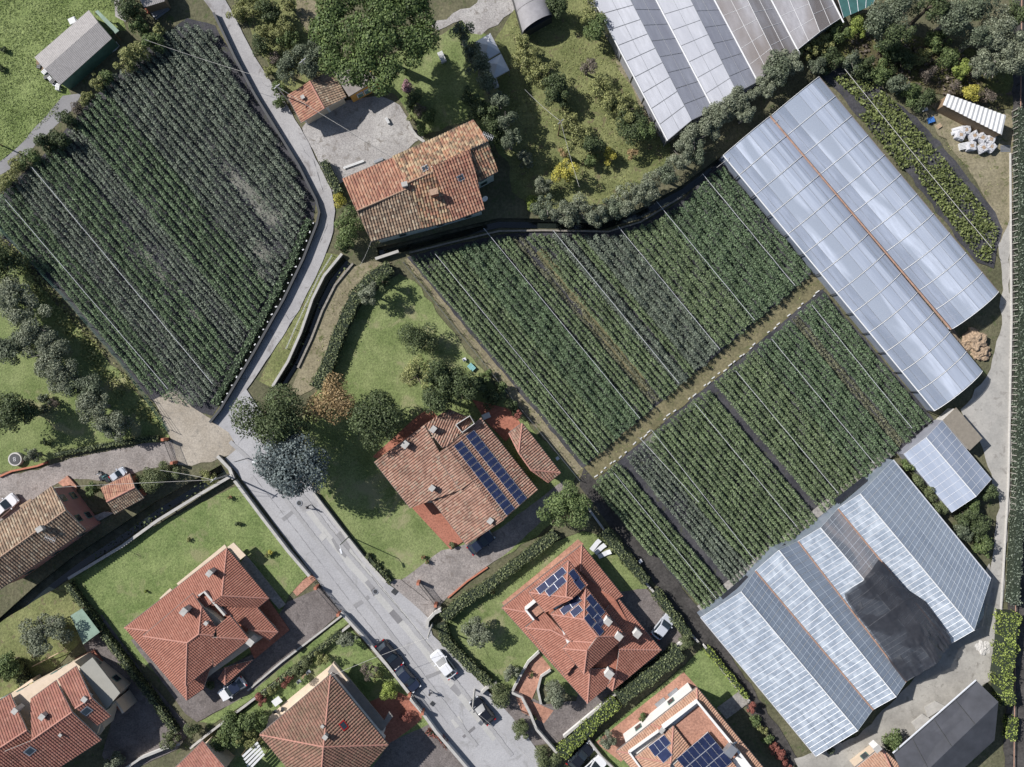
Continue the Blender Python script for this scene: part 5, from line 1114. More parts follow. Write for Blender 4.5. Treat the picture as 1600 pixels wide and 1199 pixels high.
# ------------------------------------------------------------------ crop rows
RD = Vector((0.6445, -0.7646)); RN = Vector((0.7646, 0.6445))          # along / across the rows (world)
def clip_row(poly, c):
    """intervals of the line {p.RN = c} inside a polygon"""
    xs = []; n = len(poly)
    for i in range(n):
        a, b = poly[i], poly[(i + 1) % n]; da, db = a.dot(RN) - c, b.dot(RN) - c
        if (da > 0) != (db > 0): f = da / (da - db); xs.append((a + (b - a) * f).dot(RD))
    xs.sort(); return [(xs[i], xs[i + 1]) for i in range(0, len(xs) - 1, 2)]
def crop_field(polypx, spacing, style, holes, lab, grp):
    poly = XY(polypx); cs = [p.dot(RN) for p in poly]; c0, c1 = min(cs), max(cs); c = c0 + spacing * 0.5; k = 0
    hl = [(P(x, y).to_2d(), rr * MPP, lo) for x, y, rr, lo in holes]
    while c < c1:
        st = style((c - c0) / (c1 - c0)); segs = clip_row(poly, c)
        if st and segs:
            mat, w, ht, dens = st; ht = ht * 1.2 if 'west' not in lab else ht; V = []; vs = []
            for s0, s1 in segs:
                if s1 - s0 < 1.0: continue
                s0 += random.uniform(0, 0.5); s1 -= random.uniform(0, 0.5); L = s1 - s0; n = int(L * 156 * dens * (0.5 + 0.7 * w))
                s = s0 + rng.uniform(0, L, n); s = np.where(rng.uniform(size=n) < 0.35, np.round(s / 0.42 + k * 0.37) * 0.42 - k * 0.1554 + rng.normal(0, 0.10, n), s); drift = 0.04 * np.sin(s * 0.35 + k) + 0.03 * np.sin(s * 1.3 + 2 * k)
                off = rng.normal(0, w * 0.26, n); off = np.clip(off, -w * 0.52, w * 0.52)
                hv = ht * (0.86 + 0.12 * np.sin(s * 0.8 + 1.7 * k) + 0.10 * np.sin(s * 2.3 + k)); z = hv * np.sqrt(np.maximum(0.05, 1 - (off / (w * 0.75)) ** 2)) * rng.uniform(0.55, 1.06, n)
                x = RN.x * (c + off + drift) + RD.x * s; y = RN.y * (c + off + drift) + RD.y * s
                keepm = np.ones(n, bool)
                for hp, hr, lo in hl:
                    dd = np.hypot(x - hp.x, y - hp.y) / hr; keepm &= ~((dd + rng.normal(0, 0.18, n) < 1) & (rng.uniform(size=n) > lo))
                # thin and thick stretches along each row
                keepm &= rng.uniform(size=n) < 0.92 + 0.16 * np.sin(s * 0.22 + k * 2.1) + 0.12 * np.sin(s * 0.9 + k)
                p = np.stack([x, y, np.maximum(0.07, z)], 1)[keepm]; o = off[keepm]
                if len(p) == 0: continue
                nr = np.array([0, 0, 1.0]) + np.outer(o / w * 1.2, np.array([RN.x, RN.y, 0])) + 0.55 * rng.normal(size=p.shape); V.append(leaf_quads(p, nr, 0.215, 0.65))
            if V:
                setp(link('crop_row', quads_mesh(np.concatenate(V)), M[mat]), lab.format(ordn(k)), 'crop row', grp); k += 1
        c += spacing * (1 if not st else st[1] / 0.75 if st[1] < 0.7 else 1)
    return k
def bands(*b):
    def f(x):
        for lo, hi, st in b:
            if lo <= x < hi: return st
        return None
    return f
W_POLY = [(-14, 322), (60, 256), (115, 194), (170, 131), (250, 64), (292, 40), (334, 52), (392, 158), (462, 268), (484, 320), (478, 350), (430, 450), (336, 618), (322, 632), (300, 636), (268, 628), (238, 612), (200, 568), (108, 462), (0, 362), (-14, 350)]
crop_field(W_POLY, 0.98, bands((0, .06, ('crop_mid', .70, 1.2, 1.0)), (.06, .14, ('crop_mid', .66, 1.3, 1.0)), (.14, .25, ('crop_grey', .66, 1.3, 1.0)), (.25, .36, ('crop_mid', .72, 1.4, 1.0)), (.36, .40, ('crop_grey', .6, 1.0, .7)), (.40, .45, ('crop_grey', .5, 0.9, .7)), (.45, .60, ('crop_mid', .70, 1.4, 1.0)), (.60, .80, ('crop_grey', .72, 1.5, .95)), (.80, 1.01, ('crop_grey', .78, 1.7, 1.0))),
           [(370, 280, 12, .15), (385, 300, 14, .12), (402, 322, 15, .12), (420, 345, 15, .12), (410, 392, 15, .15), (405, 425, 12, .3), (430, 385, 12, .4), (235, 400, 24, .45), (225, 320, 18, .55), (400, 330, 60, .75), (345, 255, 13, .35), (362, 275, 15, .3), (320, 225, 10, .5), (250, 430, 14, .35), (270, 455, 14, .4), (210, 385, 14, .4), (190, 350, 12, .5), (300, 490, 12, .5), (165, 305, 10, .5), (330, 345, 12, .5), (285, 618, 24, .25), (245, 600, 20, .4)], '{} crop row from the olive garden fence in the west field', 'crop rows of the west field')
N_POLY = [(640, 404), (700, 390), (790, 371), (850, 367), (950, 369), (1010, 352), (1068, 318), (1112, 268), (1130, 258), (1266, 427), (1264, 432), (913, 729)]
crop_field(N_POLY, 1.02, bands((0, .14, ('crop_pale', .56, 1.15, 1.1)), (.14, .25, ('crop_mid', .88, 1.3, 1.2)), (.25, .295, ('crop_pale', .52, 1.2, .9)), (.295, .33, ('crop_weed', .6, .5, .6)), (.33, .415, ('crop_pale', .58, 1.15, 1.0)), (.415, .46, ('crop_grey', .85, 1.3, 1.15)), (.46, .49, ('crop_pale', .5, 1.15, .9)), (.49, .60, ('crop_grey', .88, 1.35, 1.2)), (.60, .73, ('crop_pale', .82, 1.3, 1.15)), (.73, .92, ('crop_mid', .88, 1.35, 1.2)), (.92, 1.01, ('crop_mid', .6, 1.2, .9))),
           [(850, 400, 22, .3), (900, 470, 20, .4), (670, 400, 20, .2), (1195, 350, 16, .35)], '{} crop row from the central garden in the north field', 'crop rows of the north field')
S_POLY = [(920, 757), (1284, 455), (1450, 655), (1402, 702), (1101, 957)]
crop_field(S_POLY, 1.0, bands((0, .125, ('crop_pale', .58, 1.2, 1.1)), (.125, .135, None), (.135, .225, ('crop_grey', .56, 1.0, 1.05)), (.225, .50, ('crop_pale', .62, 1.25, 1.15)), (.50, .53, None), (.53, .70, ('crop_pale', .66, 1.3, 1.15)), (.70, .86, ('crop_mid', .64, 1.3, 1.1)), (.86, .88, ('crop_weed', .5, .6, .6)), (.88, 1.01, ('crop_mid', .62, 1.2, 1.0))),
           [(1000, 715, 22, .3), (1050, 790, 26, .4), (1180, 880, 20, .3), (1270, 790, 18, .3)], '{} crop row from the hedged garden in the south field', 'crop rows of the south field')
def pipe(a, b, label, r=0.03, hgt=2.1, posts=4, mat='white_plastic'):
    t = thing('irrigation_pipe', label, 'pipe', 'overhead irrigation pipes'); A, Bq = P(*a, hgt), P(*b, hgt); mb = MB(); n = 12
    for i in range(n):
        u, v = i / n, (i + 1) / n; sag = lambda f: Vector((0, 0, -0.12 * abs(math.sin(math.pi * f * posts)))); mb.tube(A.lerp(Bq, u) + sag(u), A.lerp(Bq, v) + sag(v), r, n=5)
    mb.build('pipe', M[mat], t)
    for i in range(posts + 1): p = A.lerp(Bq, i / posts); MB().tube((p.x, p.y, 0), p, 0.035, n=5).build('post', M['metal_grey'], t)
pipe((50, 262), (332, 600), 'long white irrigation pipe over the west field'); pipe((8, 312), (262, 608), 'thin white pipe near the fence in the west field', 0.03)
for i, (a, b) in enumerate((((680, 397), (935, 707)), ((756, 357), (1000, 654)), ((864, 360), (1061, 599)), ((966, 354), (1125, 546)), ((1026, 315), (1179, 500)), ((1098, 272), (1242, 446)))): pipe(a, b, f'{ORD[i]} white irrigation pipe from the garden over the north field')
for i, (a, b) in enumerate((((960, 740), (1119, 935)), ((1000, 685), (1092, 785)), ((1018, 672), (1180, 876)), ((1086, 631), (1245, 823)), ((1150, 580), (1310, 771)), ((1206, 530), (1366, 724)), ((1269, 477), (1425, 669)))): pipe(a, b, f'{ORD[i]} white irrigation pipe from the hedged garden over the south field')
t = thing('edging_strip', 'white edging blocks along the path between the two fields', 'edging')
a, b = P(927, 748), P(1282, 452); n = 46; rz = math.atan2((b - a).y, (b - a).x)
for i in range(n):
    if random.random() < 0.12: continue
    p = a.lerp(b, (i + 0.5 + random.uniform(-.2, .2)) / n); MB().box((p.x + random.uniform(-.15, .15), p.y + random.uniform(-.15, .15), 0.12), (random.uniform(0.3, 0.7), 0.14, 0.22), rz + random.uniform(-.12, .12)).build('block', M['white_sheet'], t)
t = thing('lane_blocks', 'white marker stones on the wall top along the lane', 'edging')
q = XY([(495, 352), (474, 407), (444, 470), (398, 552), (347, 642)])
for i in range(len(q) - 1):
    n = int((q[i + 1] - q[i]).length / 1.25)
    for k in range(n): p = q[i].lerp(q[i + 1], k / n); MB().box((p.x - 0.3, p.y + 0.12, 0.92), (random.uniform(.16, .34), 0.16, 0.2), random.uniform(0, 1.5)).build('stone', M['white_sheet'], t)

# vegetable bed (squash-like mass), meadow and orchard grass: nobody could count these
def scatter(name, polys, dens, size, mat, label, cat, hz=0.4, up=1.0, clump=0.0):
    V = []
    for poly in polys:
        q = XY(poly); xs = [p.x for p in q]; ys = [p.y for p in q]; n = int((max(xs) - min(xs)) * (max(ys) - min(ys)) * dens)
        x = rng.uniform(min(xs), max(xs), n); y = rng.uniform(min(ys), max(ys), n)
        ins = np.zeros(n, bool); m = len(q)
        for i in range(m):
            a, b = q[i], q[(i + 1) % m]; cond = ((a.y > y) != (b.y > y)); den = (b.y - a.y) if abs(b.y - a.y) > 1e-9 else 1e-9
            ins ^= cond & (x < (b.x - a.x) * (y - a.y) / den + a.x)
        if clump: ins &= (np.sin(x * 0.9 + 1.3 * np.sin(y * 0.5)) + np.sin(y * 1.1 + 1.7 * np.sin(x * 0.4)) + rng.normal(0, .5, n)) > -clump
        p = np.stack([x[ins], y[ins], rng.uniform(0.05, 1, ins.sum()) * hz], 1); V.append(leaf_quads(p, np.array([0, 0, up]) + 0.6 * rng.normal(size=p.shape), size))
    o = setp(link(name, quads_mesh(np.concatenate(V)), M[mat]), label, cat, kind='stuff'); return o
scatter('vegetables', [[(1300, 122), (1340, 112), (1395, 160), (1440, 212), (1515, 300), (1556, 358), (1545, 412), (1526, 404), (1450, 305), (1400, 225), (1345, 165)], [(1340, 180), (1365, 172), (1420, 260), (1408, 268)]], 46, 0.36, 'vegetable', 'dense yellow-green vegetable plants beside the vaulted greenhouse', 'vegetables', 0.75, 1.0, 1.55)
scatter('meadow_grass', [[(-40, -40), (195, -40), (190, 20), (150, 15), (60, 88), (95, 140), (90, 175), (30, 228), (-40, 290)]], 40, 0.17, 'grass_blades', 'rough green meadow grass around the field shed', 'grass', 0.16, 0.8, 1.4)
scatter('orchard_grass', [[(800, 20), (850, 10), (925, 20), (1035, 215), (1040, 250), (960, 310), (860, 320), (800, 290), (785, 200)], [(352, -40), (500, -40), (500, 60), (450, 140), (402, 74)]], 14, 0.2, 'l_yellowgreen', 'patchy autumn grass under the orchard trees', 'grass', 0.2, 0.8, 0.6)
scatter('scrub_growth', [[(1320, 60), (1360, 60), (1440, 50), (1540, 110), (1540, 165), (1440, 140), (1360, 110)]], 10, 0.5, 'l_brown', 'brown and green brush in the wild corner', 'scrub', 0.5, 0.7, 0.6)
scatter('hedge_weeds', [[(0, 366), (28, 388), (262, 660), (255, 676), (200, 640), (20, 420), (0, 385)]], 22, 0.36, 'l_yellowgreen', 'yellow-green weeds along the west field fence', 'weeds', 0.6, 0.7, 0.9)
scatter('ditch_weeds', [[(352, 745), (310, 770), (250, 806), (190, 848), (150, 874), (150, 862), (250, 794), (340, 738)], [(548, 412), (500, 480), (450, 590), (446, 586), (494, 478), (540, 412)]], 5, 0.4, 'l_dark', 'dark weeds in the ditch', 'weeds', 0.3, 0.7, 0.4)

scatter('border_weeds', [[(632, 410), (650, 404), (915, 733), (903, 745), (760, 575)], [(545, 420), (575, 412), (500, 600), (470, 615), (492, 520)], [(905, 737), (1270, 434), (1278, 442), (916, 752)], [(1455, 200), (1500, 255), (1560, 330), (1578, 300), (1576, 240), (1500, 190)]], 7, 0.2, 'l_yellowgreen', 'sparse weeds along field edges and paths', 'weeds', 0.15, 0.8, 0.3)
scatter('lawn_tufts', [[(570, 472), (625, 430), (700, 512), (770, 602), (800, 640), (640, 640), (505, 700), (610, 900), (500, 770), (470, 700), (505, 602)], [(112, 905), (245, 822), (372, 760), (482, 895), (430, 935), (350, 852), (195, 980)], [(700, 985), (770, 925), (860, 855), (790, 950), (870, 1060), (800, 1080)]], 9, 0.15, 'grass_blades', 'uneven tufts of grass on the lawns', 'grass', 0.08, 0.9, 0.2)

# ------------------------------------------------------------------ trees and shrubs
tree(585, 52, 92, 15, 'pine', 'huge round stone pine crown above the courtyard garage', name='stone_pine')
tree(428, 655, 56, 12, 'dark', 'largest dark green tree beside the street bend')
tree(462, 728, 58, 12, 'cedar', 'blue-grey cedar leaning over the street')
tree(518, 630, 36, 8.5, 'autumn', 'orange-brown autumn tree beside the large dark tree')
tree(590, 653, 46, 9, 'dark', 'dark broad tree between the autumn tree and the solar house')
for i, (x, y, r, k) in enumerate(((652, 588, 26, 'yg'), (692, 592, 34, 'dark'), (690, 622, 30, 'dark'), (722, 606, 26, 'dark'))): tree(x, y, r, 8, k, f'{ORD[i]} tree from the open lawn in the clump above the solar house', 'tree clump above the solar house')
tree(655, 522, 23, 5, 'round', 'single dark round tree on the central lawn'); tree(577, 458, 18, 5, 'olive', 'small grey olive by the curved hedge'); tree(598, 440, 12, 5, 'dark', 'small dark tree at the top end of the curved hedge')
tree(878, 800, 34, 8, 'green', 'broad green tree between the solar house drive and the south field'); tree(896, 778, 22, 8, 'green', 'green tree behind the solar house drive next to the field corner'); shrub(917, 806, 11, 5, 'olive', 'small pale tree at the field corner')
tree(748, 988, 26, 4.5, 'olive', 'round grey olive on the hedged lawn'); shrub(798, 1050, 14, 3, 'olive', 'small silver shrub by the curved white wall'); tree(867, 1083, 25, 4.5, 'olive', 'round olive in the flower bed of the solar villa')
shrub(780, 1085, 18, 2.5, 'hedge', 'rounded green bush on the forecourt corner beside the dark car'); shrub(818, 1142, 18, 2.5, 'hedge', 'rounded bush at the ornate gate wall'); shrub(855, 1188, 18, 2.5, 'hedge', 'rounded bush at the bottom edge by the street')
tree(72, 987, 36, 6, 'olive', 'large feathery olive behind the row houses'); tree(10, 1040, 26, 5, 'green', 'leafy tree at the left edge by the white terrace')
tree(542, 998, 17, 4, 'olive', 'small olive in the garden of the pyramid house'); shrub(578, 1048, 15, 4, 'brown', 'sparse purple-brown tree in front of the pyramid house'); shrub(608, 1078, 15, 3, 'lime', 'bright green bush by the pyramid house path'); shrub(590, 1056, 10, 2.5, 'yg', 'yellowish bush between the brown tree and bright bush'); shrub(503, 1028, 13, 3, 'yg', 'yellow-green bush at the corner of the pyramid house'); shrub(636, 1122, 10, 2, 'red', 'red bush by the brick path'); shrub(478, 1062, 7, 1.6, 'green', 'small plant beside the garden chairs')
shrub(1072, 1006, 12, 3, 'hedge', 'round bush at the silver car corner'); shrub(1171, 1104, 10, 2.5, 'red', 'reddish bush by the glasshouse path'); shrub(950, 1155, 15, 3.5, 'olive', 'small olive in the narrow lawn'); shrub(1003, 1118, 7, 1.4, 'green', 'potted plant on the terrace villa patio'); shrub(1391, 1160, 17, 4, 'green', 'round green tree in the concrete yard')
shrub(423, 865, 5, 1.2, 'yellow', 'tiny yellow bush on the front lawn by the street wall'); shrub(418, 867, 6, 1.2, 'yg', 'yellow-green bush on the front lawn'); shrub(227, 923, 3, .8, 'lime', 'tiny lime shrub on the front lawn edge'); shrub(372, 818, 5, .9, 'dark', 'small dark shrub on the front lawn'); shrub(295, 843, 4, .8, 'yg', 'tiny shrub in the middle of the front lawn'); shrub(328, 1072, 8, 1.2, 'hedge', 'small planted shrub at the red villa entrance')
shrub(240, 748, 26, 3.5, 'hedge', 'large bush beside the garden annex'); shrub(262, 738, 16, 2.5, 'hedge', 'bush by the iron gate post'); shrub(145, 766, 13, 3, 'green', 'small leafy tree at the pink gable'); shrub(325, 745, 14, 1.6, 'yg', 'weedy bush in the ditch near the bridge')
# left olive garden
for i, (x, y, r, k) in enumerate(((5, 405, 26, 'dark'), (22, 468, 34, 'olive'), (52, 512, 30, 'olive'), (18, 545, 26, 'grey'), (72, 552, 34, 'olive'), (100, 590, 26, 'olive'), (128, 604, 26, 'grey'), (152, 636, 28, 'olive'), (178, 664, 26, 'olive'))): tree(x, y, r * 1.15, 5.5, k, f'{ORD[i]} tree from the top in the left olive garden', 'left garden olive trees')
tree(18, 642, 34, 8, 'dark', 'dark evergreen on the lawn at the left edge'); tree(48, 645, 16, 6, 'dark', 'dark tree joined to the evergreen at the left edge'); shrub(72, 624, 10, 2, 'grey', 'grey topiary ball on the left lawn'); shrub(88, 632, 10, 1.8, 'brown', 'brown topiary ball on the left lawn'); shrub(70, 640, 9, 1.6, 'grey', 'lower topiary ball on the left lawn'); shrub(52, 710, 13, 3.5, 'olive', 'small olive beside the round well'); shrub(72, 692, 6, 1.2, 'dark', 'small dark bush near the round well')
# bushes at the meadow edge of the west field
for i, (x, y, r, k, ht) in enumerate(((8, 285, 20, 'yg', 3), (28, 262, 20, 'yg', 2.6), (48, 248, 16, 'green', 3), (72, 225, 16, 'dark', 4), (92, 215, 18, 'dark', 3.5), (108, 188, 17, 'dark', 3), (122, 170, 14, 'brown', 2.2), (135, 155, 14, 'yg', 2.2), (152, 130, 15, 'yg', 3.2), (165, 120, 12, 'green', 3), (198, 100, 20, 'yg', 4), (215, 82, 22, 'yg', 4.5), (238, 66, 18, 'green', 4), (245, 52, 14, 'yg', 3.4), (215, 40, 18, 'green', 4.5), (205, 18, 20, 'dark', 5), (195, -8, 20, 'dark', 5))): shrub(x, y, r, ht, k, f'{ORD[i]} bush from the left edge along the top of the west field', 'bushes between meadow and west field')
shrub(6, 78, 6, .9, 'dark', 'small dark bush in the meadow, upper of two'); shrub(2, 108, 6, .9, 'dark', 'small dark bush in the meadow, lower of two')
for i, (x, y, r, k, ht) in enumerate(((395, 12, 24, 'yg', 3.5), (372, 20, 18, 'yg', 3), (425, 15, 20, 'dark', 4), (440, 42, 22, 'yg', 3.5), (412, 50, 14, 'yg', 3), (408, 72, 16, 'dark', 3.5), (452, 62, 16, 'green', 3), (428, 92, 12, 'brown', 2), (420, 112, 10, 'yg', 1.6), (432, 138, 12, 'green', 2), (438, 158, 10, 'green', 2), (452, 8, 14, 'yg', 3))): shrub(x, y, r, ht, k, f'{ORD[i]} scrub bush in the rough ground right of the lane top', 'scrub right of the lane')
for i, (x, y, r) in enumerate(((450, 110, 22), (474, 88, 26), (500, 75, 18), (486, 108, 22))): tree(x, y, r, 6, 'grey', f'{ORD[i]} grey-green tree from the lane beside the stone pine', 'grey trees behind the garage')
shrub(633, 138, 12, 2.5, 'pink', 'pink flowering bush at the courtyard corner')
for i, (x, y, r, k) in enumerate(((648, 158, 12, 'dark'), (655, 172, 13, 'brown'), (670, 182, 15, 'green'), (645, 185, 8, 'yg'), (662, 205, 10, 'green'), (640, 165, 10, 'dark'), (632, 112, 6, 'green'))): shrub(x, y, r, 2.2, k, f'{ORD[i]} shrub below the pink bush at the courtyard edge', 'courtyard shrubs')
for i, (x, y, r) in enumerate(((722, 50, 17), (734, 78, 20), (748, 104, 20), (762, 128, 18), (778, 160, 18), (790, 188, 18), (798, 218, 16))): tree(x, y, r, 7, 'grey', f'{ORD[i]} tall grey-green tree from the top beside the white tents', 'tall trees beside the tents')
for i, (x, y, r) in enumerate(((755, 175, 22), (775, 205, 20), (735, 150, 16), (760, 232, 14))): tree(x, y, r, 6, 'dark', f'{ORD[i]} dark shaded tree behind the old farmhouse', 'dark trees behind the farmhouse')
shrub(822, 250, 16, 3.5, 'olive', 'small round olive in the dark shade of the orchard'); shrub(848, 290, 16, 3.5, 'olive', 'small olive at the shaded orchard corner'); shrub(830, 318, 12, 1.2, 'lime', 'clipped lime hedge stub at the ditch')
shrub(530, 316, 14, 3, 'yellow', 'yellow-green bush at the left corner of the old farmhouse'); tree(545, 350, 24, 4.5, 'green', 'leafy tree at the lower left corner of the old farmhouse'); tree(540, 382, 18, 3.5, 'green', 'lower leafy tree at the farmhouse corner')
for i, (x, y, r, k) in enumerate(((818, 66, 13, 'yg'), (822, 92, 20, 'yg'), (842, 112, 22, 'yg'), (866, 130, 18, 'dark'), (872, 148, 16, 'dark'), (922, 22, 18, 'yg'), (928, 45, 18, 'green'), (936, 140, 20, 'yg'), (955, 160, 24, 'yg'), (975, 172, 22, 'yg'), (990, 195, 22, 'dark'), (1008, 205, 16, 'green'), (886, 198, 18, 'yg'), (900, 215, 22, 'yg'), (925, 222, 16, 'dark'), (882, 168, 9, 'yg'), (882, 265, 17, 'yellow'), (950, 244, 12, 'yellow'), (988, 242, 8, 'autumn'), (918, 105, 16, 'brown'), (868, 10, 18, 'dark'), (882, 240, 7, 'autumn'), (925, 250, 10, 'green'))): tree(x, y, r * 1.16, 4.6 if r > 12 else 2.6, k, f'{ordn(i)} orchard tree between the tents and the film greenhouse', 'orchard trees')
OL = [(855, 325, 20), (880, 336, 20), (905, 328, 22), (930, 336, 18), (952, 326, 20), (976, 316, 20), (1000, 302, 22), (1020, 288, 19), (1042, 272, 18), (1064, 245, 20), (1084, 218, 24), (1108, 198, 22), (1090, 240, 16), (1132, 168, 26), (1152, 155, 22), (1165, 180, 18), (1212, 112, 26), (1232, 96, 20), (1196, 135, 18)]
for i, (x, y, r) in enumerate(OL): tree(x, y, r * 1.1, 5.5, 'olive' if i % 4 else 'grey', f'{ORD[i]} olive from the old farmhouse in the strip along the ditch', 'olive strip along the ditch')
for i, (x, y, r, k) in enumerate(((1262, 78, 18, 'yg'), (1285, 66, 18, 'yg'), (1308, 48, 18, 'green'), (1336, 44, 18, 'lime'), (1300, 95, 18, 'dark'), (1330, 98, 18, 'grey'), (1275, 105, 16, 'grey'), (1352, 106, 18, 'dark'), (1378, 116, 18, 'green'), (1400, 132, 18, 'grey'), (1422, 146, 18, 'green'), (1445, 158, 18, 'dark'), (1405, 92, 22, 'dark'), (1385, 75, 18, 'green'), (1515, 146, 18, 'yellow'), (1490, 140, 12, 'brown'), (1540, 152, 14, 'brown'), (1470, 62, 20, 'green'), (1480, 95, 16, 'green'), (1500, 110, 16, 'lime'), (1440, 90, 16, 'yg'), (1450, 115, 16, 'brown'))): shrub(x, y, r, 3 if k != 'grey' else 4, k, f'{ordn(i)} bush in the wild hedge around the top right scrub', 'wild hedge bushes')
for i, (x, y, r, k) in enumerate(((1378, 30, 36, 'grey'), (1408, 10, 26, 'grey'), (1402, 58, 22, 'dark'), (1488, 28, 36, 'grey'), (1525, 8, 28, 'grey'), (1530, 58, 24, 'grey'), (1562, 50, 34, 'olive'), (1552, 98, 36, 'olive'), (1590, 84, 34, 'olive'), (1590, 25, 22, 'dark'), (1452, 12, 22, 'dark'))): tree(x, y, r, 8.5, k, f'{ORD[i]} tall grey-green tree in the wood at the top right corner', 'top right wood')
for i, (x, y, r, k) in enumerate(((1418, 728, 10, 'green'), (1436, 750, 13, 'hedge'), (1452, 768, 14, 'hedge'), (1468, 790, 14, 'hedge'), (1510, 805, 18, 'dark'), (1530, 825, 20, 'dark'), (1505, 830, 16, 'grey'), (1535, 852, 18, 'green'), (1545, 770, 14, 'dark'), (1520, 790, 14, 'green'))): shrub(x, y, r, 2.8, k, f'{ORD[i]} bush from the field around the small glasshouse', 'bushes around the small glasshouse')
for i, (x, y, k) in enumerate(((1180, 1125, 'green'), (1192, 1140, 'yg'), (1200, 1155, 'green'), (1208, 1168, 'red'), (1218, 1180, 'red'), (1230, 1194, 'red'), (1300, 1172, 'grey'))): shrub(x, y, 9, 1.6, k, f'{ORD[i]} flower bed shrub beside the glasshouse path', 'glasshouse path shrubs')
for i, (x, y, r, k) in enumerate(((365, 1140, 26, 'green'), (395, 1125, 20, 'green'), (345, 1160, 22, 'green'), (385, 1150, 18, 'yg'), (265, 1155, 14, 'hedge'), (300, 1140, 12, 'hedge'), (175, 1190, 20, 'olive'), (400, 1158, 12, 'yg'))): shrub(x, y, r, 3, k, f'{ORD[i]} garden bush between the row houses and pyramid house', 'bushes left of the pyramid house')
for i, (x, y, k) in enumerate(((445, 1062, 'red'), (425, 1078, 'yg'), (462, 1048, 'hedge'), (480, 1035, 'hedge'), (410, 1092, 'red'))): shrub(x, y, 11, 1.6, k, f'{ORD[i]} shrub in the red and green border above the pyramid house', 'pyramid house border')
for i, (x, y, r, k) in enumerate(((745, 600, 16, 'dark'), (770, 622, 16, 'dark'), (782, 605, 10, 'green'), (800, 635, 12, 'dark'), (808, 646, 7, 'red'), (760, 590, 12, 'green'))): shrub(x, y, r, 2.5, k, f'{ORD[i]} shrub in the shaded garden behind the solar house', 'shaded garden shrubs')
for i, (x, y) in enumerate(((708, 852), (577, 868), (588, 882), (600, 896))): shrub(x, y, 6, 1.0, 'hedge', f'{ORD[i]} small shrub at the edge of the central lawn near the street', 'street edge shrubs')

hedge('curved clipped hedge around the central lawn', [(612, 420), (585, 436), (562, 460), (546, 492), (530, 530), (515, 572), (498, 606)], 1.95, 1.9)
hedge('hedge between the solar house drive and the solar villa', [(694, 962), (725, 935), (760, 915), (800, 884), (850, 846), (868, 832)], 1.6, 1.7)
hedge('hedge along the street in front of the hedged lawn', [(690, 972), (698, 998), (730, 1032), (765, 1062)], 1.5, 1.6)
hedge('hedge behind the sun loungers', [(942, 828), (975, 868), (1008, 906)], 1.6, 1.8)
hedge('hedge beside the silver car', [(1022, 922), (1050, 958), (1074, 992)], 1.4, 1.8)
hedge('broad shaded hedge between the two solar villas', [(1060, 1012), (1012, 1050), (965, 1085)], 2.2, 2.2, 'l_hedge')
hedge('bright yellow-green hedge by the parked black car', [(962, 1090), (920, 1128), (876, 1172)], 1.8, 2.0, 'l_lime')
hedge('narrow lime hedge beside the glasshouse', [(1102, 1010), (1135, 1050), (1164, 1086)], 0.9, 1.4, 'l_lime')
hedge('bright lime hedge at the railway side', [(1566, 952), (1563, 1000), (1556, 1050), (1562, 1092)], 2.2, 2.6, 'l_lime', wob=0.2)
hedge('short lime hedge below the long one by the barn', [(1573, 1115), (1571, 1148)], 1.0, 2.0, 'l_lime')
hedge('dark hedge between row houses and the red villa', [(112, 910), (150, 962), (200, 1030), (240, 1082), (280, 1140)], 1.0, 1.6)
hedge('clipped hedge at the courtyard entrance of the farmhouse', [(508, 256), (520, 282), (532, 304)], 1.2, 1.6)
hedge('green hedge on the lane side of the west field', [(484, 345), (462, 400), (434, 456), (390, 538), (338, 632)], 1.1, 1.1, 'crop_mid')
hedge('low border hedge above the pyramid house', [(535, 985), (500, 1012), (450, 1052), (405, 1088)], 0.9, 1.2)
hedge('mixed hedge above the drive in the left garden', [(250, 684), (200, 690), (150, 698), (90, 710)], 0.8, 1.0)
hedge('low hedge by the row house terrace', [(30, 1030), (45, 1060), (60, 1085)], 1.6, 1.8)
hedge('dark hedge along the wall of the central garden', [(575, 868), (598, 892), (612, 908)], 0.7, 1.0)
hedge('hedge strip by the street wall below the walker', [(668, 1140), (690, 1150), (700, 1165)], 0.8, 1.0, 'l_red')
t = hedge('trained orchard row beside the railway edge', [(1588, 175), (1590, 500), (1585, 760), (1576, 940)], 1.3, 1.9, 'crop_grey', 'orchard_row', dens=0.7)
for i in range(82):
    p = P(1582 - 0.010 * max(0, i * 9.4 - 330), 175 + i * 9.4); MB().cyl((p.x - 0.1, p.y, 0), 0.07, 1.45, 6).build('stake', M['stake'], t)
t = thing('railing', 'rusty rail and posts at the right edge', 'railing'); a, b = P(1597, -40, 1.0), P(1584, 1240, 1.0); MB().tube(a, b, 0.07, n=5).build('rail', M['gutter_rust'], t)
for i in range(46): p = a.lerp(b, i / 45); MB().box((p.x, p.y, 0.5), (0.12, 0.12, 1.0)).build('post', M['metal_dark'], t)

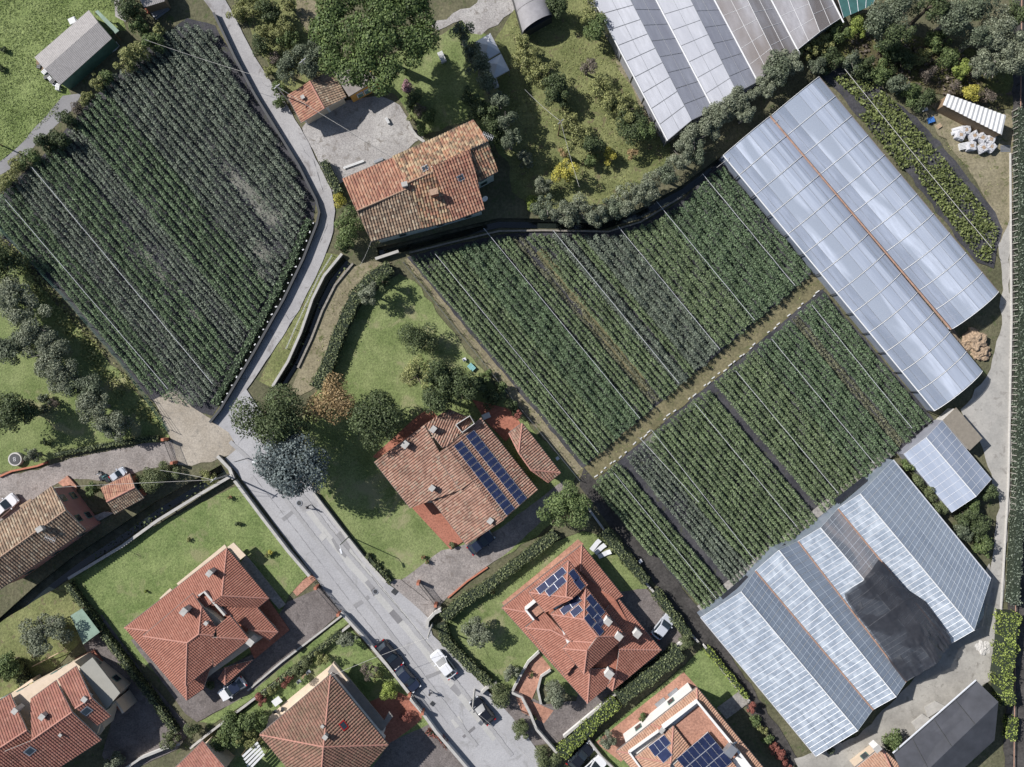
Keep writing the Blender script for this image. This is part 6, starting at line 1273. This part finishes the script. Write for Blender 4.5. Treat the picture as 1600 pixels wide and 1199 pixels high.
# ------------------------------------------------------------------ vehicles
def car(label, px, py, hd, paint, L=4.2, W=1.75, Ht=1.48, roof=None, group=None, van=0.0):
    t = thing('car', label, 'car', group); p = P(px, py); t.location = (p.x, p.y, ZR); a = math.atan2(-hd[1], hd[0]); t.rotation_euler = (0, 0, a)
    def ring(x0, x1, w, z, rf, rb, crown=0.0):
        pts = []
        for sx, cx, rr in ((1, x1, rf), (-1, x0, rb)):
            for k in range(9):
                th = math.pi / 2 * (k / 4 - 1) * (1 if sx > 0 else 1); th = -math.pi / 2 + math.pi * k / 8
                c_, s_ = math.cos(th), math.sin(th); e = 0.55
                x = cx - sx * rr + sx * rr * abs(c_) ** e; y = (w / 2) * math.copysign(abs(s_) ** e, s_) * sx; pts.append(Vector((x, y, z + crown * abs(c_) ** e * 0)))
        return pts
    def loft(rs, name, mat, cap=True):
        n = len(rs[0]); mb = MB(); vs = [v for r in rs for v in r]; fs = [(i * n + k, i * n + (k + 1) % n, (i + 1) * n + (k + 1) % n, (i + 1) * n + k) for i in range(len(rs) - 1) for k in range(n)]
        if cap: fs += [tuple(range(n - 1, -1, -1)), tuple(range((len(rs) - 1) * n, len(rs) * n))]
        mb.add(vs, fs); return mb.build(name, M[mat], t, False)
    h2 = L / 2; r = Ht / 1.48
    loft([ring(-h2 + .06, h2 - .08, W - .12, .22, .5, .35), ring(-h2, h2, W, .45, .55, .4), ring(-h2 + .02, h2 - .04, W - .02, .70 * r, .6, .42), ring(-h2 + .12, h2 - .22, W - .14, .88 * r, .65, .45)], 'body', paint)
    fx, bx = h2 * 0.42, -h2 * 0.86; tx, rx = h2 * 0.02, -h2 * 0.62
    loft([ring(bx, fx, W - .16, .86 * r, .25, .2), ring(rx, tx, W - .46, Ht - .04, .2, .2)], 'pillars', paint)
    loft([ring(rx - .02, tx + .06, W - .42, Ht - .05, .2, .2), ring(rx + .05, tx - .02, W - .52, Ht, .2, .2)], 'roof', roof or paint)
    wb, wt = (W - .16) / 2, (W - .46) / 2; g = 0.02
    def pane(name, pts): MB().slab([Vector(q) for q in pts], 0.012).build(name, M['glass_dark'], t)
    pane('windscreen', [(fx - .02 + g, -wb * .82, .93 * r + g), (fx - .02 + g, wb * .82, .93 * r + g), (tx + .03 + g, wt * .86, Ht - .05 + g), (tx + .03 + g, -wt * .86, Ht - .05 + g)])
    pane('rear_window', [(bx - g + .05, wb * .78, .98 * r + g), (bx - g + .05, -wb * .78, .98 * r + g), (rx - g, -wt * .8, Ht - .07 + g), (rx - g, wt * .8, Ht - .07 + g)])
    for s in (-1, 1):
        pane('side_window', [(fx * .72, s * (wb + g), .92 * r), (bx * .85, s * (wb + g), .92 * r), (rx + .15, s * (wt + g + .02), Ht - .09), (tx - .1, s * (wt + g + .02), Ht - .09)])
        MB().box((fx * .72, s * (W / 2 + .07), .92), (.16, .2, .13)).build('mirror', M[paint], t)
        MB().box((h2 - .22, s * (W / 2 - .32), .68 * r), (.34, .36, .16), -s * 0.35).build('headlight', M['lamp_clear'], t)
        MB().box((-h2 + .10, s * (W / 2 - .26), .74 * r), (.16, .34, .2), s * 0.3).build('taillight', M['lamp_red'], t)
        for x in (h2 * .62, -h2 * .6): w = MB().tube((x, s * (W / 2 - .2), .32), (x, s * (W / 2 + .005), .32), .32, n=14).build('wheel', M['tyre'], t); MB().tube((x, s * (W / 2), .32), (x, s * (W / 2 + .015), .32), .19, n=10).build('rim', M['metal_grey'], w)
    return t
RDV = (0.64, 0.77)
car('white hatchback standing on the street', 694, 1035, (-.62, -.78), 'paint_white', 4.6, 1.95)
car('long dark car parked by the street wall, upper of two', 610, 1020, (.66, .75), 'paint_black', 4.7, 1.95)
car('dark navy car parked by the street wall, lower of two', 638, 1057, (.66, .75), 'paint_navy', 4.4, 1.9)
car('dark car parked beside the street pole and round bush', 754, 1107, (-.62, -.78), 'paint_black', 4.4, 1.9)
car('white car with black glass roof beside the red villa', 366, 1073, (-.82, .57), 'paint_white', 4.3, 1.9, roof='paint_navy')
car('silver car on the shaded drive of the solar villa', 1035, 976, (.62, -.78), 'paint_silver', 4.2, 1.85)
car('black car behind the bright hedge at the bottom', 906, 1178, (.7, -.72), 'paint_black', 4.5, 1.9)
car('white car beside the black one at the bottom edge', 926, 1196, (.75, -.66), 'paint_white', 4.5, 1.9)
car('dark blue car in the shade of the solar house', 752, 846, (.78, -.62), 'paint_navy', 4.3, 1.85)
car('white car on the gravel drive at the left edge', 13, 790, (.75, -.66), 'paint_white', 4.4, 1.85)
def scooter(label, px, py, a, m):
    t = thing('scooter', label, 'scooter'); p = P(px, py); t.location = (p.x, p.y, 0.1); t.rotation_euler = (0, 0, a)
    MB().box((-.25, 0, .5), (.9, .4, .45), taper=.7).build('body', M[m], t); MB().box((.45, 0, .65), (.25, .45, .8), taper=.7).build('leg_shield', M[m], t); MB().box((-.3, 0, .78), (.7, .3, .1)).build('seat', M['cloth_dark'], t); MB().tube((.5, -.35, 1.1), (.5, .35, 1.1), .03).build('handlebar', M['metal_dark'], t)
    for x in (-.6, .65): MB().tube((x, -.07, .25), (x, .07, .25), .25, n=12).build('wheel', M['tyre'], t)
scooter('pale green scooter on the drive by the annex', 169, 747, 2.2, 'teal_plastic'); scooter('white scooter behind the pale green one', 160, 744, 2.0, 'paint_white')
car('pale small car beside the annex wall', 189, 741, (.8, -.6), 'paint_silver', 2.6, 1.4)

# ------------------------------------------------------------------ people
def person(label, px, py, hd, top, bottom):
    t = thing('person', label, 'person'); p = P(px, py); t.location = (p.x, p.y, ZR); t.rotation_euler = (0, 0, math.atan2(-hd[1], hd[0]))
    J = {'pel': (0, 0, .95, .15), 'wai': (0, 0, 1.12, .14), 'che': (.02, 0, 1.34, .165), 'nec': (.02, 0, 1.50, .06), 'hea': (.05, 0, 1.62, .095), 'top': (.05, 0, 1.72, .085)}
    E = [('pel', 'wai'), ('wai', 'che'), ('che', 'nec'), ('nec', 'hea'), ('hea', 'top')]
    for s, n in ((1, 'l'), (-1, 'r')):
        f = s * 0.24
        J.update({n + 'sh': (.02, s * .19, 1.42, .07), n + 'el': (-f * .5, s * .25, 1.13, .05), n + 'wr': (-f * .9 + .1, s * .25, .90, .04), n + 'ha': (-f * .9 + .14, s * .24, .80, .042), n + 'hi': (0, s * .1, .88, .105), n + 'kn': (f * .8 + .05, s * .1, .50, .07), n + 'an': (f * 1.2 - (.05 if f < 0 else 0), s * .1, .09, .05), n + 'to': (f * 1.2 + .17, s * .11, .05, .045)})
        E += [('che', n + 'sh'), (n + 'sh', n + 'el'), (n + 'el', n + 'wr'), (n + 'wr', n + 'ha'), ('pel', n + 'hi'), (n + 'hi', n + 'kn'), (n + 'kn', n + 'an'), (n + 'an', n + 'to')]
    ks = list(J); me = D.meshes.new('m'); me.from_pydata([J[k][:3] for k in ks], [(ks.index(a), ks.index(b)) for a, b in E], [])
    m, nt, bs = newmat('clothing_' + str(px)); tc = N(nt, 'ShaderNodeTexCoord'); sx = N(nt, 'ShaderNodeSeparateXYZ'); nt.links.new(tc.outputs['Object'], sx.inputs[0])
    mp = N(nt, 'ShaderNodeMapRange'); mp.inputs[2].default_value = 1.9; nt.links.new(sx.outputs[2], mp.inputs[0])
    r = N(nt, 'ShaderNodeValToRGB'); r.color_ramp.interpolation = 'CONSTANT'; nt.links.new(mp.outputs[0], r.inputs[0]); e = r.color_ramp.elements
    while len(e) < 4: e.new(.5)
    for q, (ps, c) in zip(e, ((0, (.02, .02, .02)), (.05, bottom), (.54, top), (.80, (.42, .26, .18)))): q.position = ps; q.color = (*c, 1)
    nt.links.new(r.outputs[0], bs.inputs[0]); bs.inputs['Roughness'].default_value = .85
    o = link('body', me, m, t); md = o.modifiers.new('skin', 'SKIN'); o.modifiers.new('sub', 'SUBSURF').levels = 1; o.modifiers['sub'].render_levels = 1
    for i, k in enumerate(ks): me.skin_vertices[0].data[i].radius = (J[k][3], J[k][3]); me.skin_vertices[0].data[i].use_root = (k == 'pel')
    n = 10; mb = MB(); vs = []; fs = []
    for i in range(5):
        for k in range(n): th = math.pi * .52 * i / 4; ph = 2 * math.pi * k / n; vs.append((.03 + .125 * math.sin(th) * math.cos(ph), .115 * math.sin(th) * math.sin(ph), 1.66 + .15 * math.cos(th)))
    for i in range(4):
        for k in range(n): fs.append((i * n + k, (i + 1) * n + k, (i + 1) * n + (k + 1) % n, i * n + (k + 1) % n))
    mb.add(vs, fs); mb.build('hair', M['hair'], t, True)
person('person in dark clothes walking on the street below the white car', 673, 1079, (.4, .9), (.04, .04, .05), (.05, .06, .10))
person('person in dark clothes standing on the street beside the cedar', 484, 791, (-.8, .5), (.05, .05, .06), (.03, .03, .04))

# ------------------------------------------------------------------ lamps, poles, cables
def lamp(label, base, head, ht=7.5):
    t = thing('street_lamp', label, 'street lamp'); b = P(*base); MB().tube((b.x, b.y, 0), (b.x, b.y, ht - .4), .09, .06, 8).build('pole', M['metal_grey'], t)
    e = P(*head, ht); MB().tube((b.x, b.y, ht - .45), e, .05, .04, 6).build('arm', M['metal_grey'], t); d = (e - Vector((b.x, b.y, ht))); MB().box((e.x, e.y, ht + .02), (.75, .32, .16), math.atan2(d.y, d.x), .8).build('lamp_head', M['white_plastic'], t)
lamp('grey street lamp with arm over the street by the central lawn', (546, 838), (533, 862)); lamp('street lamp at the bend near the dark tree', (388, 716), (398, 722))
def pole(label, px, py, ht, r=.13, m='plaster_grey'):
    t = thing('utility_pole', label, 'pole'); b = P(px, py); MB().tube((b.x, b.y, 0), (b.x, b.y, ht), r * 1.2, r * .75, 8).build('shaft', M[m], t); MB().box((b.x, b.y, ht - .3), (1.1, .09, .09), .7).build('crossarm', M['metal_grey'], t); return Vector((b.x, b.y, ht - .2))
p1 = pole('concrete utility pole at the hedge corner of the street', 676, 974, 7.5); p2 = pole('utility pole beside the dark car and round bush', 742, 1077, 8); p3 = pole('utility pole behind the courtyard garage', 490, 122, 7, .1); p4 = pole('utility pole at the bridge parapet', 358, 742, 7); p5 = pole('pole in the orchard shade', 872, 212, 7, .1, 'wood'); p6 = pole('tilted pole at the meadow track', 4, 228, 6, .1, 'wood'); p7 = pole('thin pole in the courtyard', 606, 276, 5, .07); p8 = pole('lane pole at the garage corner', 452, 160, 7, .1)
p9 = P(226, 62, 6); p10 = P(820, 140, 6.5)
def cable(label, a, b, r=0.022, sag=0.5, m='plaster_grey'):
    mb = MB(); n = 10
    def f(u): return a.lerp(b, u) - Vector((0, 0, sag * 4 * u * (1 - u)))
    for i in range(n): mb.tube(f(i / n), f((i + 1) / n), r, n=4)
    return setp(mb.build('cable', M[m]), label, 'cable')
cable('overhead cable from the hedge corner pole to the pyramid house', p1, P(518, 1056, 6.5)); cable('overhead cable running down the street between the two poles', p1, p2)
cable('overhead cable from the lower street pole to the bottom edge', p2, P(858, 1215, 8)); cable('overhead cable from the bridge pole to the pink gable', p4, P(84, 762, 6)); cable('overhead cable from the bridge pole to the annex bush', p4, P(250, 735, 5))
cable('overhead cable from the garage pole across the courtyard', p8, P(575, 222, 6)); cable('overhead cable over the top of the west field', p9, P(412, 122, 6.5)); cable('overhead cable through the orchard', p10, p5); cable('overhead cable from the orchard pole to the yellow tree', p5, P(905, 292, 6))
cable('overhead cable over the vegetable bed', P(1320, 108, 3), P(1550, 388, 3), .04, .2); cable('overhead cable from the farmhouse corner to the ditch', P(580, 377, 6), P(562, 416, 2))
cable('overhead cable behind the olive strip', P(1245, 165, 3), P(1120, 262, 3), .03)

# ------------------------------------------------------------------ garden and farm objects
def tent(label, c4, hh=2.3, pk=0.9):
    t = thing('canopy_tent', label, 'tent'); q = [P(*k, hh) for k in c4]; c = sum(q, Vector()) / 4 + Vector((0, 0, pk)); mb = MB()
    mb.add(q + [c], [(0, 1, 4), (1, 2, 4), (2, 3, 4), (3, 0, 4)]); mb.build('canopy', M['white_plastic'], t)
    for i in range(4): MB().slab([q[i] + Vector((0, 0, .02)), q[(i + 1) % 4] + Vector((0, 0, .02)), q[(i + 1) % 4] - Vector((0, 0, .25)), q[i] - Vector((0, 0, .25))], .01).build('valance', M['white_plastic'], t); MB().tube((q[i].x, q[i].y, 0), q[i], .04).build('leg', M['metal_grey'], t)
tent('white canopy tent nearer the gravel lane', [(742, 66), (766, 52), (782, 82), (758, 96)]); tent('white canopy tent below the first beside the trees', [(759, 98), (783, 84), (796, 110), (770, 124)])
def lounger(label, px, py, a, m='white_plastic', fold=0):
    t = thing('sun_lounger', label, 'sun lounger'); p = P(px, py); t.location = (p.x, p.y, .04); t.rotation_euler = (0, 0, a)
    MB().box((-.3, 0, .33), (1.4, .68, .08)).build('seat', M[m], t); MB().slab([Vector(v) for v in ((.4, -.34, .36), (.4, .34, .36), (1.0, .34, .75), (1.0, -.34, .75))], .07).build('backrest', M[m], t)
    for x in (-.85, .35):
        for y in (-.28, .28): MB().box((x, y, .16), (.06, .06, .3)).build('leg', M['metal_white'], t)
lounger('white sun lounger nearest the villa corner', 930, 851, .9); lounger('white sun lounger, middle of the three', 937, 857, .75); lounger('white and blue sun lounger, last of the three', 944, 865, .45)
def table(label, px, py, a, size, m='white_sheet'):
    t = thing('table', label, 'table'); p = P(px, py); t.location = (p.x, p.y, .03); t.rotation_euler = (0, 0, a); MB().box((0, 0, .74), (*size, .06)).build('table_top', M[m], t)
    for x in (-.4, .4):
        for y in (-.4, .4): MB().box((x * size[0], y * size[1], .36), (.06, .06, .7)).build('leg', M['metal_grey'], t)
def chair(label, px, py, a, m='white_plastic', group=None):
    t = thing('garden_chair', label, 'chair', group); p = P(px, py); t.location = (p.x, p.y, .05); t.rotation_euler = (0, 0, a); MB().box((0, 0, .43), (.48, .48, .05)).build('seat', M[m], t); MB().box((-.23, 0, .7), (.05, .46, .5)).build('backrest', M[m], t)
    for x in (-.2, .2):
        for y in (-.2, .2): MB().box((x, y, .2), (.04, .04, .4)).build('leg', M['metal_grey'], t)
table('white square table in the pyramid house garden', 435, 1093, .65, (1.35, 1.0)); chair('garden chair nearer the white table', 469, 1063, .6, 'metal_grey'); chair('garden chair farther from the white table', 484, 1048, .6, 'metal_grey'); table('dark low table between the two garden chairs', 478, 1055, .65, (.8, .6), 'wood')
chair('dark chair by the brick edge of the pyramid house', 432, 1110, .4, 'metal_dark'); chair('second dark chair by the brick edge of the pyramid house', 443, 1106, 1.4, 'metal_dark')
chair('white chair on the field side of the solar house', 871, 716, .6); chair('white chair by the hedge along the field', 1000, 876, .6); table('small table in the shaded patio', 760, 650, .4, (1.2, .8)); chair('white chair by the trees above the solar house', 726, 562, .4)
def pergola(label, c4, hh, n, m='white_sheet'):
    t = thing('pergola', label, 'pergola'); q = [P(*k, hh) for k in c4]
    for i in range(n): f = (i + .5) / n; a, b = q[0].lerp(q[3], f), q[1].lerp(q[2], f); d = (b - a); MB().box((*((a + b) / 2).to_2d(), hh), (d.length, (q[3] - q[0]).length / n * .62, .06), math.atan2(d.y, d.x)).build('slat', M[m], t)
    for p in q: MB().box((p.x, p.y, hh / 2 - .04), (.12, .12, hh - .08)).build('post', M['wood'], t)
pergola('white slatted pergola beside the pyramid house', [(378, 1180), (402, 1158), (414, 1180), (390, 1205)], 2.5, 5)
t = thing('garden_shelter', 'pale green roofed shelter by the dark hedge', 'shelter'); q = [P(*k, 2.2) for k in ((110, 962), (128, 951), (156, 988), (130, 1007))]; MB().slab(q, .08).build('roof_sheet', M['pale_green_sheet'], t)
for p in q: MB().box((p.x, p.y, 1.05), (.1, .1, 2.1)).build('post', M['wood'], t)
t = thing('well', 'round stone well with dark lid on the left lawn', 'well'); p = P(28, 717); MB().cyl((p.x, p.y, 0), 1.0, .8, 24).build('stone_ring', M['plaster_grey'], t); MB().cyl((p.x, p.y, .8), .8, .05, 24).build('lid', M['metal_dark'], t); mb = MB()
for dx in (-.14, .14): mb.box((p.x + dx, p.y + dx * .2, .87), (.05, .6, .03), .2)
for dy in (-.27, 0, .27): mb.box((p.x, p.y + dy, .87), (.3, .05, .03), .2)
mb.build('lid_frame', M['metal_white'], t)
# big bags, pallets, farm clutter
import bmesh
def sack(label, px, py, s=1.0, a=0.0, z=0.0):
    bm = bmesh.new(); bmesh.ops.create_cube(bm, size=1.0); bmesh.ops.subdivide_edges(bm, edges=bm.edges[:], cuts=9, use_grid_fill=True)
    for v in bm.verts:
        c = v.co; r = 1 + .18 * (1 - (2 * c.z) ** 2); k = 1 - .10 * max(0, abs(c.x) + abs(c.y) - .7); c.x *= r * k; c.y *= r * k; c += Vector((1, 1, .8)) * (.07 * mn.noise(c * 3 + Vector((px, py, 0))) + .04 * mn.noise(c * 8 + Vector((py, px, 0))))
    t = thing('bulk_bag', label, 'bag', 'bulk bags by the white shed'); me = D.meshes.new('m'); bm.to_mesh(me); bm.free(); o = link('bag', me, M['sack'], t); p = P(px, py, 1.0); t.location = (p.x, p.y, z); t.rotation_euler = (0, 0, a)
    o.scale = (s, s, 1.05); o.location.z = .55; MB().box((0, 0, 1.06), (.55 * s, .55 * s, .08), .2, .7).build('filling', M['straw'], t)
    for k in range(4): x, y = ((.4, .4), (-.4, .4), (.4, -.4), (-.4, -.4))[k]; MB().tube((x * s, y * s, 1.0), (x * .5 * s, y * .8 * s, 1.25), .04, n=5).build('strap', M['white_sheet'], t)
for i, (x, y) in enumerate(((1510, 203), (1523, 212), (1536, 215), (1549, 218), (1519, 228), (1537, 231), (1550, 229), (1502, 211))): sack(f'{ORD[i]} white bulk bag in the heap below the white shed', x, y, 1.15, .4 * i)
def crate(label, px, py, size, a, m='wood_pale', name='pallet', slats=5):
    t = thing(name, label, name.replace('_', ' ')); p = P(px, py); t.location = (p.x, p.y, 0.05); t.rotation_euler = (0, 0, a)
    for i in range(slats): MB().box((0, (i + .5) / slats * size[1] - size[1] / 2, size[2] - .03), (size[0], size[1] / slats * .75, .04)).build('slat', M[m], t)
    for x in (-.42, 0, .42): MB().box((x * size[0], 0, (size[2] - .05) / 2), (.1, size[1], size[2] - .06)).build('bearer', M[m], t)
crate('pale pallet at the left end of the bulk bags', 1503, 230, (1.3, 1.0, .6), .2, 'white_sheet'); crate('grey pallet at the right end of the bulk bags', 1570, 233, (1.5, 1.0, .15), 0, 'metal_grey')
for i, (x, y) in enumerate(((1495, 202), (1494, 207))): t = MB().tube(P(x - 7, y + 2, .3), P(x + 7, y - 2, .3), .28, n=10).build('plastic_roll', M['white_plastic']); setp(t, f'{ORD[i]} white plastic roll beside the bulk bags', 'roll')
crate('blue crate on the grey path by the white shed', 1453, 189, (.9, .8, .5), .3, 'blue_plastic', 'crate'); crate('white crate near the white shed', 1444, 172, (.7, .5, .4), .2, 'white_plastic', 'crate'); crate('pale crate below the blue one', 1466, 198, (.7, .6, .3), .6, 'wood_pale', 'crate')
def heap(label, px, py, r, ht, m, name='heap'):
    bm = bmesh.new(); bmesh.ops.create_icosphere(bm, subdivisions=5, radius=1)
    for v in bm.verts: n_ = 1 + .35 * mn.noise(v.co * 2.1 + Vector((px, py, 3))) + .14 * mn.noise(v.co * 5 + Vector((py, 0, 0))) + .07 * mn.noise(v.co * 14); v.co = Vector((v.co.x * r * n_, v.co.y * r * n_, max(-.05, v.co.z * ht * n_)))
    me = D.meshes.new('m'); bm.to_mesh(me); bm.free(); o = link(name, me, M[m]); p = P(px, py); o.location = (p.x, p.y, 0); return setp(o, label, 'heap')
heap('heap of pale straw beside the vaulted greenhouse end', 1520, 532, 1.7, 1.3, 'straw'); heap('smaller brown heap below the straw heap', 1532, 550, 1.3, .9, 'brown_heap' if 'brown_heap' in M else 'straw'); heap('grey rubble mound in the concrete yard', 1535, 1012, 1.1, .4, 'plaster_grey')
for q, l in (([(1445, 1106), (1462, 1096), (1478, 1104), (1450, 1122)], 'sand coloured flat sheet against the dark barn'), ([(1425, 1130), (1442, 1116), (1454, 1124), (1432, 1142)], 'pale flat sheet against the dark barn')):
    setp(MB().slab([P(*k, .4) for k in q], .3).build('concrete_base', M['coping']), l, 'slab')
t = thing('plastic_sheet', 'crumpled white plastic strip in the shed shadow', 'plastic sheet'); q = XY([(124, 117), (140, 112), (152, 98), (165, 86), (178, 74), (185, 69)]); mb = MB(); L2, R2 = offset_line(q, [.25, .2, .35, .25, .6, .4])
for i in range(len(q) - 1):
    a_, b_, c_, d_ = L2[i], R2[i], R2[i + 1], L2[i + 1]; m_ = (L2[i] + R2[i]) / 2; m2 = (L2[i + 1] + R2[i + 1]) / 2; mb.add([(*a_, .12), (*m_, .3), (*b_, .12), (*c_, .12), (*m2, .28), (*d_, .12)], [(0, 1, 4, 5), (1, 2, 3, 4)])
mb.build('sheet', M['white_sheet'], t)
for i in range(9):
    x, y = 60 + i * 4.2 + random.uniform(-2, 2), 100 + i * 5.0 + random.uniform(-2, 2); crate(f'{ORD[i]} piece of clutter along the meadow shed wall', x, y, (random.uniform(.5, 1.0), random.uniform(.4, .8), random.uniform(.3, .7)), random.uniform(0, 3), random.choice(['white_sheet', 'metal_grey', 'wood', 'metal_dark']), 'crate', 3)
setp(MB().tube(P(50, 1042, .5), P(104, 1014, 1.2), .07).build('pole', M['wood_pale']), 'pale wooden pole leaning behind the row houses', 'pole')
crate('teal play table by the trees on the central lawn', 737, 574, (1.1, .8, .5), -.8, 'teal_plastic', 'play_table'); crate('white garden swing on the pine lawn', 691, 92, (1.6, .8, .8), 2.0, 'white_sheet', 'swing'); crate('white cabinet below the tents', 774, 132, (1.4, .7, 1.0), 1.9, 'white_plastic', 'cabinet')
crate('row of white stones at the courtyard edge of the farmhouse', 553, 258, (3.2, .35, .3), .35, 'white_sheet', 'stone_row', 2); crate('white trough beside the courtyard farmhouse wall', 592, 252, (1.4, .4, .4), .4, 'metal_grey', 'trough'); crate('small white bench at the courtyard wall', 606, 190, (.9, .4, .5), -1.1, 'white_sheet', 'bench', 3)
for i, (x, y) in enumerate(((830, 1052), (834, 1118), (770, 925), (668, 877), (662, 870), (361, 777))):
    t = thing('plant_pot', f'{ORD[i]} terracotta pot near the garden paths', 'plant pot', 'terracotta plant pots'); p = P(x, y); MB().cyl((p.x, p.y, .1), .22, .45, 12, .3).build('pot', M['terracotta_floor'], t)
    V = leaf_quads(np.array([[p.x, p.y, .75]]) + rng.normal(0, .18, (60, 3)), sph(60, .6), .2); link('leaves', quads_mesh(V), M['l_green'], t)
t = thing('pavement_slabs', 'grey stepping slabs by the narrow lawn of the terrace villa', 'paving'); a, b = P(1130, 1112), P(1160, 1090)
for i in range(6): p = a.lerp(b, i / 5); MB().box((p.x, p.y, .2), (.7, 2.2, .12), .7).build('slab', M['paving_grey'], t)
